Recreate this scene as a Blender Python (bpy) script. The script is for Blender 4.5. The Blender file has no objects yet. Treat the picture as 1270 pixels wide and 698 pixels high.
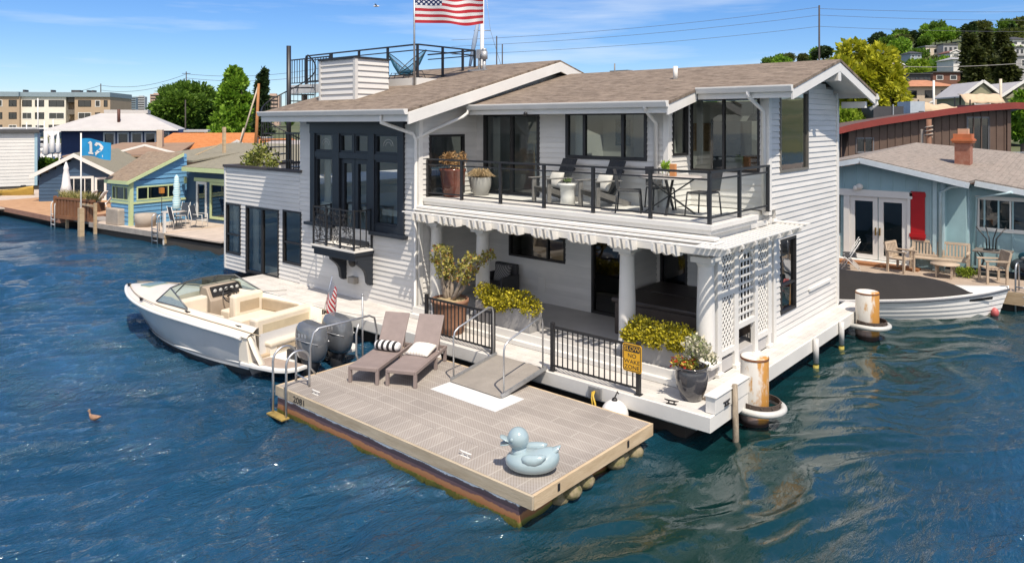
import bpy, bmesh, math, random
import numpy as np
from mathutils import Vector, Matrix, Euler
random.seed(7); RNG = np.random.default_rng(7)
S = bpy.context.scene
COL = S.collection
R = math.radians

# ------------------------------------------------------------------ camera
CAMX, CAMY, CAMZ = 5.12, -10.61, 5.2
FWD = Vector((-.656, .755, 0)).normalized()
cd = bpy.data.cameras.new('camera'); cam = bpy.data.objects.new('camera', cd); COL.objects.link(cam)
cam.location = (CAMX, CAMY, CAMZ)
cam.rotation_euler = FWD.to_track_quat('-Z', 'Y').to_euler()
cd.sensor_width = 36; cd.lens = 903.5 / 1270 * 36
cd.shift_y = -(349 - 153) / 1270
cd.clip_start = .1; cd.clip_end = 20000
S.camera = cam

# ------------------------------------------------------------------ world, sun, exposure
SUN = Vector((.53, -.27, 1)).normalized()
w = bpy.data.worlds.new('World'); S.world = w; w.use_nodes = True
nt = w.node_tree; nt.nodes.clear()
out = nt.nodes.new('ShaderNodeOutputWorld'); bg = nt.nodes.new('ShaderNodeBackground')
sky = nt.nodes.new('ShaderNodeTexSky'); sky.sky_type = 'NISHITA'; sky.sun_disc = False
sky.sun_elevation = math.asin(SUN.z); sky.sun_rotation = math.atan2(SUN.x, SUN.y)
sky.altitude = 0; sky.air_density = 1.0; sky.dust_density = .0; sky.ozone_density = 4.0
# thin high cirrus mixed into the sky
tc = nt.nodes.new('ShaderNodeTexCoord'); mp = nt.nodes.new('ShaderNodeMapping')
mp.inputs['Rotation'].default_value = (0, .10, R(20)); mp.inputs['Scale'].default_value = (1.6, 1.6, 17)
nz = nt.nodes.new('ShaderNodeTexNoise'); nz.inputs['Scale'].default_value = 1.7; nz.inputs['Detail'].default_value = 8
nz.inputs['Roughness'].default_value = .55
rp = nt.nodes.new('ShaderNodeValToRGB'); rp.color_ramp.elements[0].position = .50; rp.color_ramp.elements[1].position = .78
rp.color_ramp.elements[1].color = (.6, .6, .6, 1)
mx = nt.nodes.new('ShaderNodeMixRGB'); mx.inputs[2].default_value = (6.2, 6.8, 7.6, 1)
nt.links.new(tc.outputs['Generated'], mp.inputs['Vector']); nt.links.new(mp.outputs[0], nz.inputs['Vector'])
nt.links.new(nz.outputs['Fac'], rp.inputs[0]); nt.links.new(rp.outputs[0], mx.inputs[0])
hs = nt.nodes.new('ShaderNodeHueSaturation'); hs.inputs['Saturation'].default_value = 1.22
hs.inputs['Value'].default_value = 1.0
tn = nt.nodes.new('ShaderNodeMixRGB'); tn.blend_type = 'MULTIPLY'; tn.inputs[0].default_value = 1; tn.inputs[2].default_value = (.68, .77, .98, 1)
nt.links.new(sky.outputs[0], hs.inputs['Color']); nt.links.new(hs.outputs[0], tn.inputs[1]); nt.links.new(tn.outputs[0], mx.inputs[1])
# unseen bright cloud bank, added behind the viewpoint as soft fill light
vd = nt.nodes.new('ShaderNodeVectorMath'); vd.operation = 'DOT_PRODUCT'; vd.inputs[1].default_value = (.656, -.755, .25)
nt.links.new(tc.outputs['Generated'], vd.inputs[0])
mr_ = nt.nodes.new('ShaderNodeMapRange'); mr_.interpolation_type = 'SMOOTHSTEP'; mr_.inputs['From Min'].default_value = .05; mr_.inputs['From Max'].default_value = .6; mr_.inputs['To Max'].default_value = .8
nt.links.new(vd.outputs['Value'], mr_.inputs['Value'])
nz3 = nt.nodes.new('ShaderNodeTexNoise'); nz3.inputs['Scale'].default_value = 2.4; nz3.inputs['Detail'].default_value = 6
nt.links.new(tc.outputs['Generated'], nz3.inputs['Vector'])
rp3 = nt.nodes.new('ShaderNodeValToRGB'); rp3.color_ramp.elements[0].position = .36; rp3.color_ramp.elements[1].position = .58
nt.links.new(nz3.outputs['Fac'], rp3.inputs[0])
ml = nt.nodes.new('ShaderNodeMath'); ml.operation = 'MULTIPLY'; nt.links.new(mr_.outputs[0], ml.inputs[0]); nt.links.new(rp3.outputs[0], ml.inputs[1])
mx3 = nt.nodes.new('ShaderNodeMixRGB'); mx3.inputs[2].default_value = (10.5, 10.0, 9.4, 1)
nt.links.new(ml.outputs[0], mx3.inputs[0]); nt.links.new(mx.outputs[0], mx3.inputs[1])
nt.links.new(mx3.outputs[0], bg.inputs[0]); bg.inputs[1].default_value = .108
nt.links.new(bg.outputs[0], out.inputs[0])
sd = bpy.data.lights.new('sun', 'SUN'); so = bpy.data.objects.new('sun', sd); COL.objects.link(so)
sd.energy = 4.3; sd.angle = R(.53); sd.color = (1, .895, .76)
so.location = (20, -10, 40)
so.rotation_euler = (-SUN).to_track_quat('-Z', 'Y').to_euler()
S.view_settings.view_transform = 'Standard'; S.view_settings.look = 'None'
S.view_settings.exposure = .38; S.view_settings.gamma = 1
S.view_settings.use_curve_mapping = False
S.cycles.max_bounces = 8; S.cycles.transparent_max_bounces = 16; S.cycles.glossy_bounces = 4
S.cycles.diffuse_bounces = 4; S.cycles.caustics_reflective = False; S.cycles.caustics_refractive = False

# ------------------------------------------------------------------ mesh builder
OFF = {}
class MB:
    """collects shapes; build() links them as ONE mesh object"""
    def __init__(s): s.v = []; s.f = []; s.sm = []; s.mi = []; s.cur = 0; s.st = []
    def add(s, vs, fs, smooth=False):
        o = len(s.v); s.st.append(o); s.v += [tuple(v) for v in vs]
        for f in fs: s.f.append([i + o for i in f]); s.sm.append(smooth); s.mi.append(s.cur)
        return s
    def box(s, x0, x1, y0, y1, z0, z1):
        x0, x1 = min(x0, x1), max(x0, x1); y0, y1 = min(y0, y1), max(y0, y1); z0, z1 = min(z0, z1), max(z0, z1)
        return s.add([(x0,y0,z0),(x1,y0,z0),(x1,y1,z0),(x0,y1,z0),(x0,y0,z1),(x1,y0,z1),(x1,y1,z1),(x0,y1,z1)],
            [(0,3,2,1),(4,5,6,7),(0,1,5,4),(1,2,6,5),(2,3,7,6),(3,0,4,7)])
    def obox(s, c, d, M=None):
        h = [Vector((sx*d[0]/2, sy*d[1]/2, sz*d[2]/2)) for sz in (-1,1) for sx, sy in ((-1,-1),(1,-1),(1,1),(-1,1))]
        if M is not None: h = [M @ p for p in h]
        c = Vector(c)
        return s.add([p + c for p in h], [(0,3,2,1),(4,5,6,7),(0,1,5,4),(1,2,6,5),(2,3,7,6),(3,0,4,7)])
    def bar(s, a, b, w, h, up=(0,0,1)):
        """rectangular bar from a to b; w across, h along up"""
        a = Vector(a); b = Vector(b); d = (b - a); L = d.length; d.normalize(); u = Vector(up)
        r = d.cross(u)
        if r.length < 1e-4: r = d.cross(Vector((0,1,0)))
        r.normalize(); u = r.cross(d).normalized()
        vs = []
        for p in (a, b):
            for q, t in ((-1,-1),(1,-1),(1,1),(-1,1)): vs.append(p + r*q*w/2 + u*t*h/2)
        return s.add(vs, [(0,1,2,3),(7,6,5,4),(0,4,5,1),(1,5,6,2),(2,6,7,3),(3,7,4,0)])
    def hexa(s, vs): return s.add(vs, [(0,3,2,1),(4,5,6,7),(0,1,5,4),(1,2,6,5),(2,3,7,6),(3,0,4,7)])
    def tube(s, pts, r, n=8, cap=True, closed=False):
        pts = [Vector(p) for p in pts]; m = len(pts); rs = r if isinstance(r, (list, tuple)) else [r]*m
        vs = []; prev = None
        for i, p in enumerate(pts):
            if closed: t = pts[(i+1) % m] - pts[i-1]
            else: t = pts[min(i+1, m-1)] - pts[max(i-1, 0)]
            t.normalize()
            if prev is None:
                a = t.cross(Vector((0,0,1)))
                if a.length < 1e-3: a = t.cross(Vector((1,0,0)))
            else: a = prev - t * prev.dot(t)
            a.normalize(); prev = a; b = t.cross(a)
            for k in range(n):
                an = 2*math.pi*k/n; vs.append(p + (a*math.cos(an) + b*math.sin(an)) * rs[i])
        fs = []
        for i in range(m if closed else m-1):
            j = (i+1) % m
            for k in range(n): fs.append((i*n+k, i*n+(k+1)%n, j*n+(k+1)%n, j*n+k))
        s.add(vs, fs, True)
        if cap and not closed:
            o = len(s.v) - len(vs)
            s.f.append([o+k for k in range(n)][::-1]); s.sm.append(False); s.mi.append(s.cur)
            s.f.append([o+(m-1)*n+k for k in range(n)]); s.sm.append(False); s.mi.append(s.cur)
        return s
    def lathe(s, prof, c=(0,0,0), n=24, cap=True):
        vs = [(c[0]+r*math.cos(2*math.pi*k/n), c[1]+r*math.sin(2*math.pi*k/n), c[2]+z) for r, z in prof for k in range(n)]
        fs = [(i*n+k, i*n+(k+1)%n, (i+1)*n+(k+1)%n, (i+1)*n+k) for i in range(len(prof)-1) for k in range(n)]
        s.add(vs, fs, True); o = len(s.v) - len(vs)
        if cap:
            s.f.append([o+k for k in range(n)][::-1]); s.sm.append(False); s.mi.append(s.cur)
            m = len(prof)-1; s.f.append([o+m*n+k for k in range(n)]); s.sm.append(False); s.mi.append(s.cur)
        return s
    def ell(s, c, r, nu=20, nv=12, M=None):
        vs = []; 
        for j in range(nv+1):
            th = math.pi*j/nv
            for i in range(nu):
                ph = 2*math.pi*i/nu
                p = Vector((r[0]*math.sin(th)*math.cos(ph), r[1]*math.sin(th)*math.sin(ph), r[2]*math.cos(th)))
                if M is not None: p = M @ p
                vs.append(p + Vector(c))
        return s.add(vs, [(j*nu+i, (j+1)*nu+i, (j+1)*nu+(i+1)%nu, j*nu+(i+1)%nu) for j in range(nv) for i in range(nu)], True)
    def prism(s, poly, vec):
        """planar polygon extruded along vec"""
        n = len(poly); v = Vector(vec); a = [Vector(p) for p in poly]
        return s.add(a + [p + v for p in a], [list(range(n))[::-1], list(range(n, 2*n))] + [(i, (i+1)%n, n+(i+1)%n, n+i) for i in range(n)])
    def grid(s, rows, smooth=True, wrap=False):
        m = len(rows); n = len(rows[0]); vs = [p for r in rows for p in r]
        return s.add(vs, [(i*n+k, i*n+(k+1)%n, (i+1)*n+(k+1)%n, (i+1)*n+k) for i in range(m-1) for k in range(n if wrap else n-1)], smooth)
    def loft(s, secs, smooth=True, cap=True):
        s.grid(secs, smooth, True); n = len(secs[0]); o = len(s.v) - n*len(secs); m = len(secs)-1
        if cap:
            s.f.append([o+k for k in range(n)][::-1]); s.sm.append(False); s.mi.append(s.cur)
            s.f.append([o+m*n+k for k in range(n)]); s.sm.append(False); s.mi.append(s.cur)
        return s
    def build_each(s, name, mat, parent=None, k=1, **kw):
        """every k shapes become one part of their own"""
        st = s.st + [len(s.v)]; r = None
        for i in range(0, len(s.st), k):
            lo = st[i]; hi = st[min(i+k, len(s.st))]; m = MB(); m.v = s.v[lo:hi]
            for f, sm, mi in zip(s.f, s.sm, s.mi):
                if lo <= f[0] < hi: m.f.append([j-lo for j in f]); m.sm.append(sm); m.mi.append(mi)
            r = m.build(name, mat, parent, **kw)
        return r
    def build(s, name, mat, parent=None, bevel=0, subsurf=0, solid=0, recalc=False):
        off = OFF.get(parent.name, Vector((0,0,0))) if parent else Vector((0,0,0))
        me = bpy.data.meshes.new(name)
        me.from_pydata([tuple(Vector(v) - off) for v in s.v], [], s.f)
        me.polygons.foreach_set('use_smooth', s.sm)
        mats = mat if isinstance(mat, (list, tuple)) else [mat]
        for m in mats: me.materials.append(m)
        if len(mats) > 1: me.polygons.foreach_set('material_index', s.mi)
        me.validate()
        if recalc:
            b = bmesh.new(); b.from_mesh(me); bmesh.ops.remove_doubles(b, verts=b.verts, dist=1e-5)
            bmesh.ops.recalc_face_normals(b, faces=b.faces); b.to_mesh(me); b.free()
        o = bpy.data.objects.new(name, me); COL.objects.link(o)
        if parent: o.parent = parent; OFF[o.name] = off
        if solid:
            q = o.modifiers.new('solid', 'SOLIDIFY'); q.thickness = solid; q.offset = 0
        if bevel:
            q = o.modifiers.new('bevel', 'BEVEL'); q.width = bevel; q.segments = 2; q.limit_method = 'ANGLE'; q.angle_limit = R(40); q.harden_normals = False
        if subsurf:
            q = o.modifiers.new('sub', 'SUBSURF'); q.levels = subsurf; q.render_levels = subsurf
        return o

def tag(o, label=None, cat=None, group=None, kind=None):
    if label: o['label'] = label
    if cat: o['category'] = cat
    if group: o['group'] = group
    if kind: o['kind'] = kind
    return o
def thing(name, label, cat, loc=(0,0,0), rot=0, group=None, local=False):
    """Empty at the base of a thing; local=True: its parts are written in its own coordinates"""
    o = bpy.data.objects.new(name, None); COL.objects.link(o); o.empty_display_size = .2
    o.location = loc; o.rotation_euler = (0, 0, rot)
    OFF[o.name] = Vector((0,0,0)) if local else Vector(loc)
    return tag(o, label, cat, group)
KIDS = {}
def dup(root, loc, rotz, label, group=None):
    def rec(o, par):
        c = o.copy(); COL.objects.link(c); c.parent = par
        for ch in list(o.children): rec(ch, c)
        return c
    c = rec(root, None); c.location = loc; c.rotation_euler = (0, 0, rotz); c['label'] = label
    if group: c['group'] = group
    return c

# ------------------------------------------------------------------ materials
MATS = {}
def mat(name, col, rough=.6, var=.12, scale=3.0, bump=0., bscale=None, metal=0., spec=.5, col2=None, stretch=(1,1,1), fine=True, coat=0.):
    if name in MATS: return MATS[name]
    m = bpy.data.materials.new(name); m.use_nodes = True; n = m.node_tree; p = n.nodes['Principled BSDF']
    p.inputs['Roughness'].default_value = rough; p.inputs['Metallic'].default_value = metal
    p.inputs['Specular IOR Level'].default_value = spec; p.inputs['Coat Weight'].default_value = coat
    c = list(col) + [1]; lo = [x*(1-var) for x in col] + [1]; hi = list(col2)+[1] if col2 else [min(1, x*(1+var*.6)) for x in col] + [1]
    if col2: lo = c
    t = n.nodes.new('ShaderNodeTexCoord'); mpn = n.nodes.new('ShaderNodeMapping'); mpn.inputs['Scale'].default_value = stretch
    z = n.nodes.new('ShaderNodeTexNoise'); z.inputs['Scale'].default_value = scale; z.inputs['Detail'].default_value = 6; z.inputs['Roughness'].default_value = .65
    r = n.nodes.new('ShaderNodeValToRGB'); r.color_ramp.elements[0].position = .32; r.color_ramp.elements[1].position = .68
    r.color_ramp.elements[0].color = lo; r.color_ramp.elements[1].color = hi
    L = n.links.new
    L(t.outputs['Object'], mpn.inputs[0]); L(mpn.outputs[0], z.inputs['Vector']); L(z.outputs['Fac'], r.inputs[0]); L(r.outputs[0], p.inputs['Base Color'])
    if bump:
        z2 = n.nodes.new('ShaderNodeTexNoise'); z2.inputs['Scale'].default_value = bscale or scale*6; z2.inputs['Detail'].default_value = 4
        b = n.nodes.new('ShaderNodeBump'); b.inputs['Strength'].default_value = bump; b.inputs['Distance'].default_value = .02
        L(mpn.outputs[0], z2.inputs['Vector']); L(z2.outputs['Fac'], b.inputs['Height']); L(b.outputs[0], p.inputs['Normal'])
    MATS[name] = m
    return m
def nodes(m): return m.node_tree.nodes, m.node_tree.links.new, m.node_tree.nodes['Principled BSDF']
def glass(name, tint=(.75,.82,.82), refl=1.0, ior=1.5, see=.9):
    """window glass: see-through, with the reflection a pane has"""
    m = bpy.data.materials.new(name); m.use_nodes = True; n = m.node_tree; n.nodes.clear(); L = n.links.new
    o = n.nodes.new('ShaderNodeOutputMaterial'); a = n.nodes.new('ShaderNodeBsdfTransparent'); a.inputs[0].default_value = tuple(x*see for x in tint)+(1,)
    g = n.nodes.new('ShaderNodeBsdfGlossy'); g.inputs['Roughness'].default_value = .015
    f = n.nodes.new('ShaderNodeFresnel'); f.inputs[0].default_value = ior
    mu = n.nodes.new('ShaderNodeMath'); mu.operation = 'MULTIPLY'; mu.inputs[1].default_value = refl; mu.use_clamp = True
    t = n.nodes.new('ShaderNodeTexCoord'); z = n.nodes.new('ShaderNodeTexNoise'); z.inputs['Scale'].default_value = .8
    b = n.nodes.new('ShaderNodeBump'); b.inputs['Strength'].default_value = .05; b.inputs['Distance'].default_value = .1
    L(t.outputs['Object'], z.inputs['Vector']); L(z.outputs['Fac'], b.inputs['Height']); L(b.outputs[0], g.inputs['Normal'])
    x = n.nodes.new('ShaderNodeMixShader'); L(f.outputs[0], mu.inputs[0]); L(mu.outputs[0], x.inputs[0]); L(a.outputs[0], x.inputs[1]); L(g.outputs[0], x.inputs[2]); L(x.outputs[0], o.inputs[0])
    MATS[name] = m; return m

WHITE = mat('white_paint', (.67,.655,.62), .55, .07, 1.2, .06, 30)
SIDING = mat('siding_paint', (.66,.645,.615), .55, .10, .7, .08, 25, stretch=(1,1,6))
TRIM = mat('white_trim', (.71,.695,.66), .5, .05, 2, 0)
DECKW = mat('pale_deck_boards', (.60,.575,.54), .7, .16, 2.2, .12, 30, stretch=(1,1,1))
PORCH = mat('porch_floor', (.44,.43,.42), .65, .08, 2)
BLACK = mat('black_metal', (.022,.022,.024), .4, .2, 6)
NAVY = mat('blue_black_paint', (.016,.021,.030), .42, .15, 4)
FRAME = mat('dark_window_frame', (.02,.019,.02), .45, .2, 5)
DARK = mat('dark_void', (.015,.015,.015), .9, .1, 2)
ROOM = mat('room_wall', (.62,.61,.58), .9, .05, 1)
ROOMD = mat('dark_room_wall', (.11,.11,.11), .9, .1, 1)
GLASS = glass('window_glass', (.80,.87,.86), 2.3, 1.5, .95)
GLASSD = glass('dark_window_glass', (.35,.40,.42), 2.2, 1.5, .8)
RAILGLASS = glass('rail_glass', (.93,.97,.97), .55, 1.45, .97)
ALU = mat('brushed_aluminium', (.52,.53,.54), .38, .12, 8, metal=.9)
STEEL = mat('chrome', (.70,.71,.72), .16, .05, 4, metal=1)
GALV = mat('galvanised_steel', (.42,.43,.44), .45, .2, 10, metal=.7)

def board_tone(m, k=.07):
    n, L, p = nodes(m); src = p.inputs['Base Color'].links[0].from_socket; g = n.new('ShaderNodeNewGeometry'); r = n.new('ShaderNodeMapRange'); r.inputs['To Min'].default_value = 1-k; r.inputs['To Max'].default_value = 1+k*.4
    L(g.outputs['Random Per Island'], r.inputs[0]); x = n.new('ShaderNodeMixRGB'); x.blend_type = 'MULTIPLY'; x.inputs[0].default_value = 1; L(src, x.inputs[1]); L(r.outputs[0], x.inputs[2]); L(x.outputs[0], p.inputs['Base Color'])
board_tone(SIDING); board_tone(DECKW, .12)
def roof_mat(name, c1, c2, c3, sx=1.0, axis='x'):
    """asphalt shingles: courses along the eave, each tab of its own shade"""
    m = bpy.data.materials.new(name); m.use_nodes = True; n, L, p = nodes(m); p.inputs['Roughness'].default_value = .9; p.inputs['Specular IOR Level'].default_value = .2
    t = n.new('ShaderNodeTexCoord'); mpn = n.new('ShaderNodeMapping')
    if axis == 'y': mpn.inputs['Rotation'].default_value = (0,0,R(90))
    b = n.new('ShaderNodeTexBrick'); b.inputs['Scale'].default_value = 1.0; b.inputs['Brick Width'].default_value = .28*sx; b.inputs['Row Height'].default_value = .135*sx
    b.inputs['Mortar Size'].default_value = .006; b.inputs['Mortar Smooth'].default_value = .4; b.inputs['Bias'].default_value = .0
    b.inputs['Color1'].default_value = c1+(1,); b.inputs['Color2'].default_value = c2+(1,); b.inputs['Mortar'].default_value = tuple(x*.45 for x in c1)+(1,)
    z = n.new('ShaderNodeTexNoise'); z.inputs['Scale'].default_value = 1.1; z.inputs['Detail'].default_value = 8; z.inputs['Roughness'].default_value = .8
    mpz = n.new('ShaderNodeMapping'); mpz.inputs['Scale'].default_value = (3,7,3) if axis == 'x' else (7,3,3)
    x = n.new('ShaderNodeMixRGB'); x.inputs[2].default_value = c3+(1,)
    rr = n.new('ShaderNodeValToRGB'); rr.color_ramp.elements[0].position = .40; rr.color_ramp.elements[1].position = .62; rr.color_ramp.elements[1].color = (.85,.85,.85,1)
    L(t.outputs['Object'], mpn.inputs[0]); L(mpn.outputs[0], b.inputs['Vector']); L(t.outputs['Object'], mpz.inputs[0]); L(mpz.outputs[0], z.inputs['Vector'])
    L(z.outputs['Fac'], rr.inputs[0]); L(rr.outputs[0], x.inputs[0]); L(b.outputs['Color'], x.inputs[1]); L(x.outputs[0], p.inputs['Base Color'])
    bu = n.new('ShaderNodeBump'); bu.inputs['Strength'].default_value = .5; bu.inputs['Distance'].default_value = .02; bu.invert = True
    L(b.outputs['Fac'], bu.inputs['Height']); L(bu.outputs[0], p.inputs['Normal'])
    MATS[name] = m; return m
SHINGLE = roof_mat('brown_shingles', (.185,.145,.112), (.095,.074,.058), (.285,.23,.182))

# ------------------------------------------------------------------ water: one sheet to the horizon
def axis_spacing(lo, hi, c0, c1, fine, far_lo, far_hi):
    mid = np.arange(c0, c1 + fine/2, fine)
    def outw(a, end, sgn):
        r = []; d = fine; x = a
        while abs(x - a) < abs(end - a):
            d = min(d*1.035, 400); x += sgn*d; r.append(x)
        return r
    return np.concatenate([np.array(outw(c0, far_lo, -1)[::-1]), mid, np.array(outw(c1, far_hi, 1))])
WAVE = .0128
def water():
    xs = axis_spacing(0,0,-19,8,.048,-2600,2600); ys = axis_spacing(0,0,-11,8,.048,-300,3200)
    X, Y = np.meshgrid(xs, ys, indexing='xy')
    Z = np.zeros_like(X); rng = np.random.default_rng(3)
    step = np.maximum(np.gradient(xs)[None,:], np.gradient(ys)[:,None])
    wind = math.atan2(.30, -1.0)
    # calmer water in the lee of the house (just right of it)
    lee = 1/(1+np.exp(-(X + .6)*2.2)) * 1/(1+np.exp((X - 3.2 + .25*Y)*1.1)) * 1/(1+np.exp(-(Y+5)*.7))
    gust = .80 + .30*np.sin(.31*X+.17*Y+1)*np.sin(.13*X-.27*Y) + .16*np.sin(.71*X-.52*Y+2)*np.sin(.45*X+.83*Y)
    amp_all = (1 - .52*lee)*gust
    px = X + .35*np.sin(.9*Y + .4*X) + .2*np.sin(2.1*Y-1.3*X+1); py = Y + .35*np.sin(.8*X - .5*Y + 2) + .2*np.sin(1.9*X+.7*Y)
    DX = np.zeros_like(X); DY = np.zeros_like(X)
    for lam in np.geomspace(.19, 3.2, 72):
        ang = wind + rng.normal(0, .30); k = 2*math.pi/lam; ph = rng.uniform(0, 2*math.pi)
        a = WAVE * lam * rng.uniform(.6, 1.35)
        if lam > 1.0: a *= (1.0/lam)**.75
        if lam < .3: a *= .7
        if .45 < lam < 1.3: a *= 1.35
        th = k*(px*math.cos(ang) + py*math.sin(ang)) + ph
        sft = np.clip((lam/step - 2.4)/2.2, 0, 1)
        g = .55 + .55*np.sin((.23*X*math.cos(ang*3+ph) + .31*Y*math.sin(ang*2+ph))/max(.5,lam)**.5 + ph*3)
        A = a*sft*g*amp_all
        Z += A*np.cos(th); DX -= .9*A*math.cos(ang)*np.sin(th); DY -= .9*A*math.sin(ang)*np.sin(th)
    X = X + DX; Y = Y + DY
    n1, n0 = X.shape
    co = np.stack([X, Y, Z], -1).reshape(-1, 3)
    i = np.arange((n1-1)*n0).reshape(n1-1, n0)[:, :-1].ravel()
    fc = np.stack([i, i+1, i+n0+1, i+n0], -1)
    me = bpy.data.meshes.new('water'); me.vertices.add(len(co)); me.vertices.foreach_set('co', co.ravel())
    me.loops.add(fc.size); me.loops.foreach_set('vertex_index', fc.ravel()); me.polygons.add(len(fc))
    me.polygons.foreach_set('loop_start', np.arange(0, fc.size, 4)); me.polygons.foreach_set('use_smooth', np.ones(len(fc), bool)); me.update()
    o = bpy.data.objects.new('water', me); COL.objects.link(o); tag(o, kind='structure')
    m = bpy.data.materials.new('lake_water'); m.use_nodes = True; n, L, p = nodes(m)
    p.inputs['Roughness'].default_value = .045; p.inputs['IOR'].default_value = 1.85; p.inputs['Specular IOR Level'].default_value = .5
    t = n.new('ShaderNodeTexCoord'); z = n.new('ShaderNodeTexNoise'); z.inputs['Scale'].default_value = .16; z.inputs['Detail'].default_value = 5
    r = n.new('ShaderNodeValToRGB'); r.color_ramp.elements[0].position = .38; r.color_ramp.elements[1].position = .64
    r.color_ramp.elements[0].color = (.006,.040,.080,1); r.color_ramp.elements[1].color = (.010,.058,.108,1)
    L(t.outputs['Object'], z.inputs['Vector']); L(z.outputs['Fac'], r.inputs[0])
    # greener, darker water along the houseboat's right side
    sx = n.new('ShaderNodeSeparateXYZ'); L(t.outputs['Object'], sx.inputs[0])
    rx = n.new('ShaderNodeMapRange'); rx.inputs['From Min'].default_value = -2.5; rx.inputs['From Max'].default_value = .6; rx.interpolation_type = 'SMOOTHSTEP'
    rx2 = n.new('ShaderNodeMapRange'); rx2.inputs['From Min'].default_value = 4.6; rx2.inputs['From Max'].default_value = 1.2; rx2.interpolation_type = 'SMOOTHSTEP'
    mm = n.new('ShaderNodeMath'); mm.operation = 'MULTIPLY'; L(sx.outputs[0], rx.inputs[0]); L(sx.outputs[0], rx2.inputs[0]); L(rx.outputs[0], mm.inputs[0]); L(rx2.outputs[0], mm.inputs[1])
    x = n.new('ShaderNodeMixRGB'); x.inputs[2].default_value = (.004,.026,.024,1); L(mm.outputs[0], x.inputs[0]); L(r.outputs[0], x.inputs[1]); L(x.outputs[0], p.inputs['Base Color'])
    z1 = n.new('ShaderNodeTexNoise'); z1.inputs['Scale'].default_value = 6.5; z1.inputs['Detail'].default_value = 4; z1.inputs['Roughness'].default_value = .62; z1.inputs['Distortion'].default_value = .5
    mpn = n.new('ShaderNodeMapping'); mpn.inputs['Rotation'].default_value = (0,0,R(-17)); mpn.inputs['Scale'].default_value = (1.0,.42,1)
    b = n.new('ShaderNodeBump'); b.inputs['Strength'].default_value = .8; b.inputs['Distance'].default_value = .13
    L(t.outputs['Object'], mpn.inputs[0]); L(mpn.outputs[0], z1.inputs['Vector']); L(z1.outputs['Fac'], b.inputs['Height'])
    ms = n.new('ShaderNodeMapRange'); ms.inputs['To Min'].default_value = 1.0; ms.inputs['To Max'].default_value = .10; L(mm.outputs[0], ms.inputs[0]); L(ms.outputs[0], b.inputs['Strength'])
    # larger chop that carries on where the mesh gets coarse
    z2 = n.new('ShaderNodeTexNoise'); z2.inputs['Scale'].default_value = 1.1; z2.inputs['Detail'].default_value = 3
    b2 = n.new('ShaderNodeBump'); b2.inputs['Strength'].default_value = .15; b2.inputs['Distance'].default_value = .08
    L(mpn.outputs[0], z2.inputs['Vector']); L(z2.outputs['Fac'], b2.inputs['Height']); L(b.outputs[0], b2.inputs['Normal']); L(b2.outputs[0], p.inputs['Normal'])
    me.materials.append(m)
water()
# ================================================================== house-building helpers
def mapper(axis, plane, out):
    if axis == 'x': return lambda a, o, z: (a, plane + out*o, z)
    return lambda a, o, z: (plane + out*o, a, z)
def abox(mb, P, a0, a1, o0, o1, z0, z1):
    p = P(a0, o0, z0); q = P(a1, o1, z1)
    return mb.box(p[0], q[0], p[1], q[1], p[2], q[2])
def siding(mb, axis, plane, out, a0, a1, z0, z1, holes=(), top=None, ex=.125, proud=.022, thick=.12):
    """lapped boards, each a wedge proud at its foot; holes=(a0,a1,z0,z1)"""
    P = mapper(axis, plane, out); n = max(1, round((z1-z0)/ex)); h = (z1-z0)/n
    for i in range(n):
        s0 = z0 + i*h; s1 = s0 + h
        cuts = {s0, s1}
        for b in holes:
            for z in (b[2], b[3]):
                if s0 + .004 < z < s1 - .004: cuts.add(z)
        cuts = sorted(cuts)
        for lo, hi in zip(cuts, cuts[1:]):
            m = (lo + hi)/2; iv = [(a0, a1)]
            for b in holes:
                if b[2] < m < b[3]:
                    nv = []
                    for u, v in iv:
                        if b[1] <= u or b[0] >= v: nv.append((u, v)); continue
                        if b[0] > u: nv.append((u, b[0]))
                        if b[1] < v: nv.append((b[1], v))
                    iv = nv
            f = lambda z: proud*(1-(z-s0)/h) + .002
            for u, v in iv:
                if v - u < .005: continue
                if top:
                    # clip under a slope: find the part of the board below it
                    N = 60; aa = [u+(v-u)*k/N for k in range(N+1)]; ok = [a for a in aa if top(a) >= hi]
                    if len(ok) < 2: continue
                    u, v = ok[0], ok[-1]
                A = [P(u,-thick,lo),P(v,-thick,lo),P(v,f(lo),lo),P(u,f(lo),lo),P(u,-thick,hi),P(v,-thick,hi),P(v,f(hi),hi),P(u,f(hi),hi)]
                mb.hexa(A)
    return mb
def frame_bars(mb, P, a0, a1, z0, z1, w=.06, o0=-.06, o1=.035, vs=(), hs=(), mw=.045):
    abox(mb, P, a0, a0+w, o0, o1, z0, z1); abox(mb, P, a1-w, a1, o0, o1, z0, z1)
    abox(mb, P, a0+w, a1-w, o0, o1, z0, z0+w); abox(mb, P, a0+w, a1-w, o0, o1, z1-w, z1)
    for v in vs: abox(mb, P, v-mw/2, v+mw/2, o0, o1-.008, z0+w, z1-w)
    for h in hs:
        xs = [a0+w] + sorted(vs) + [a1-w]
        for q, (l, r) in enumerate(zip(xs, xs[1:])):
            abox(mb, P, l+(mw/2 if q else 0), r-(mw/2 if q < len(xs)-2 else 0), o0, o1-.012, h-mw/2, h+mw/2)
    return mb
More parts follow.
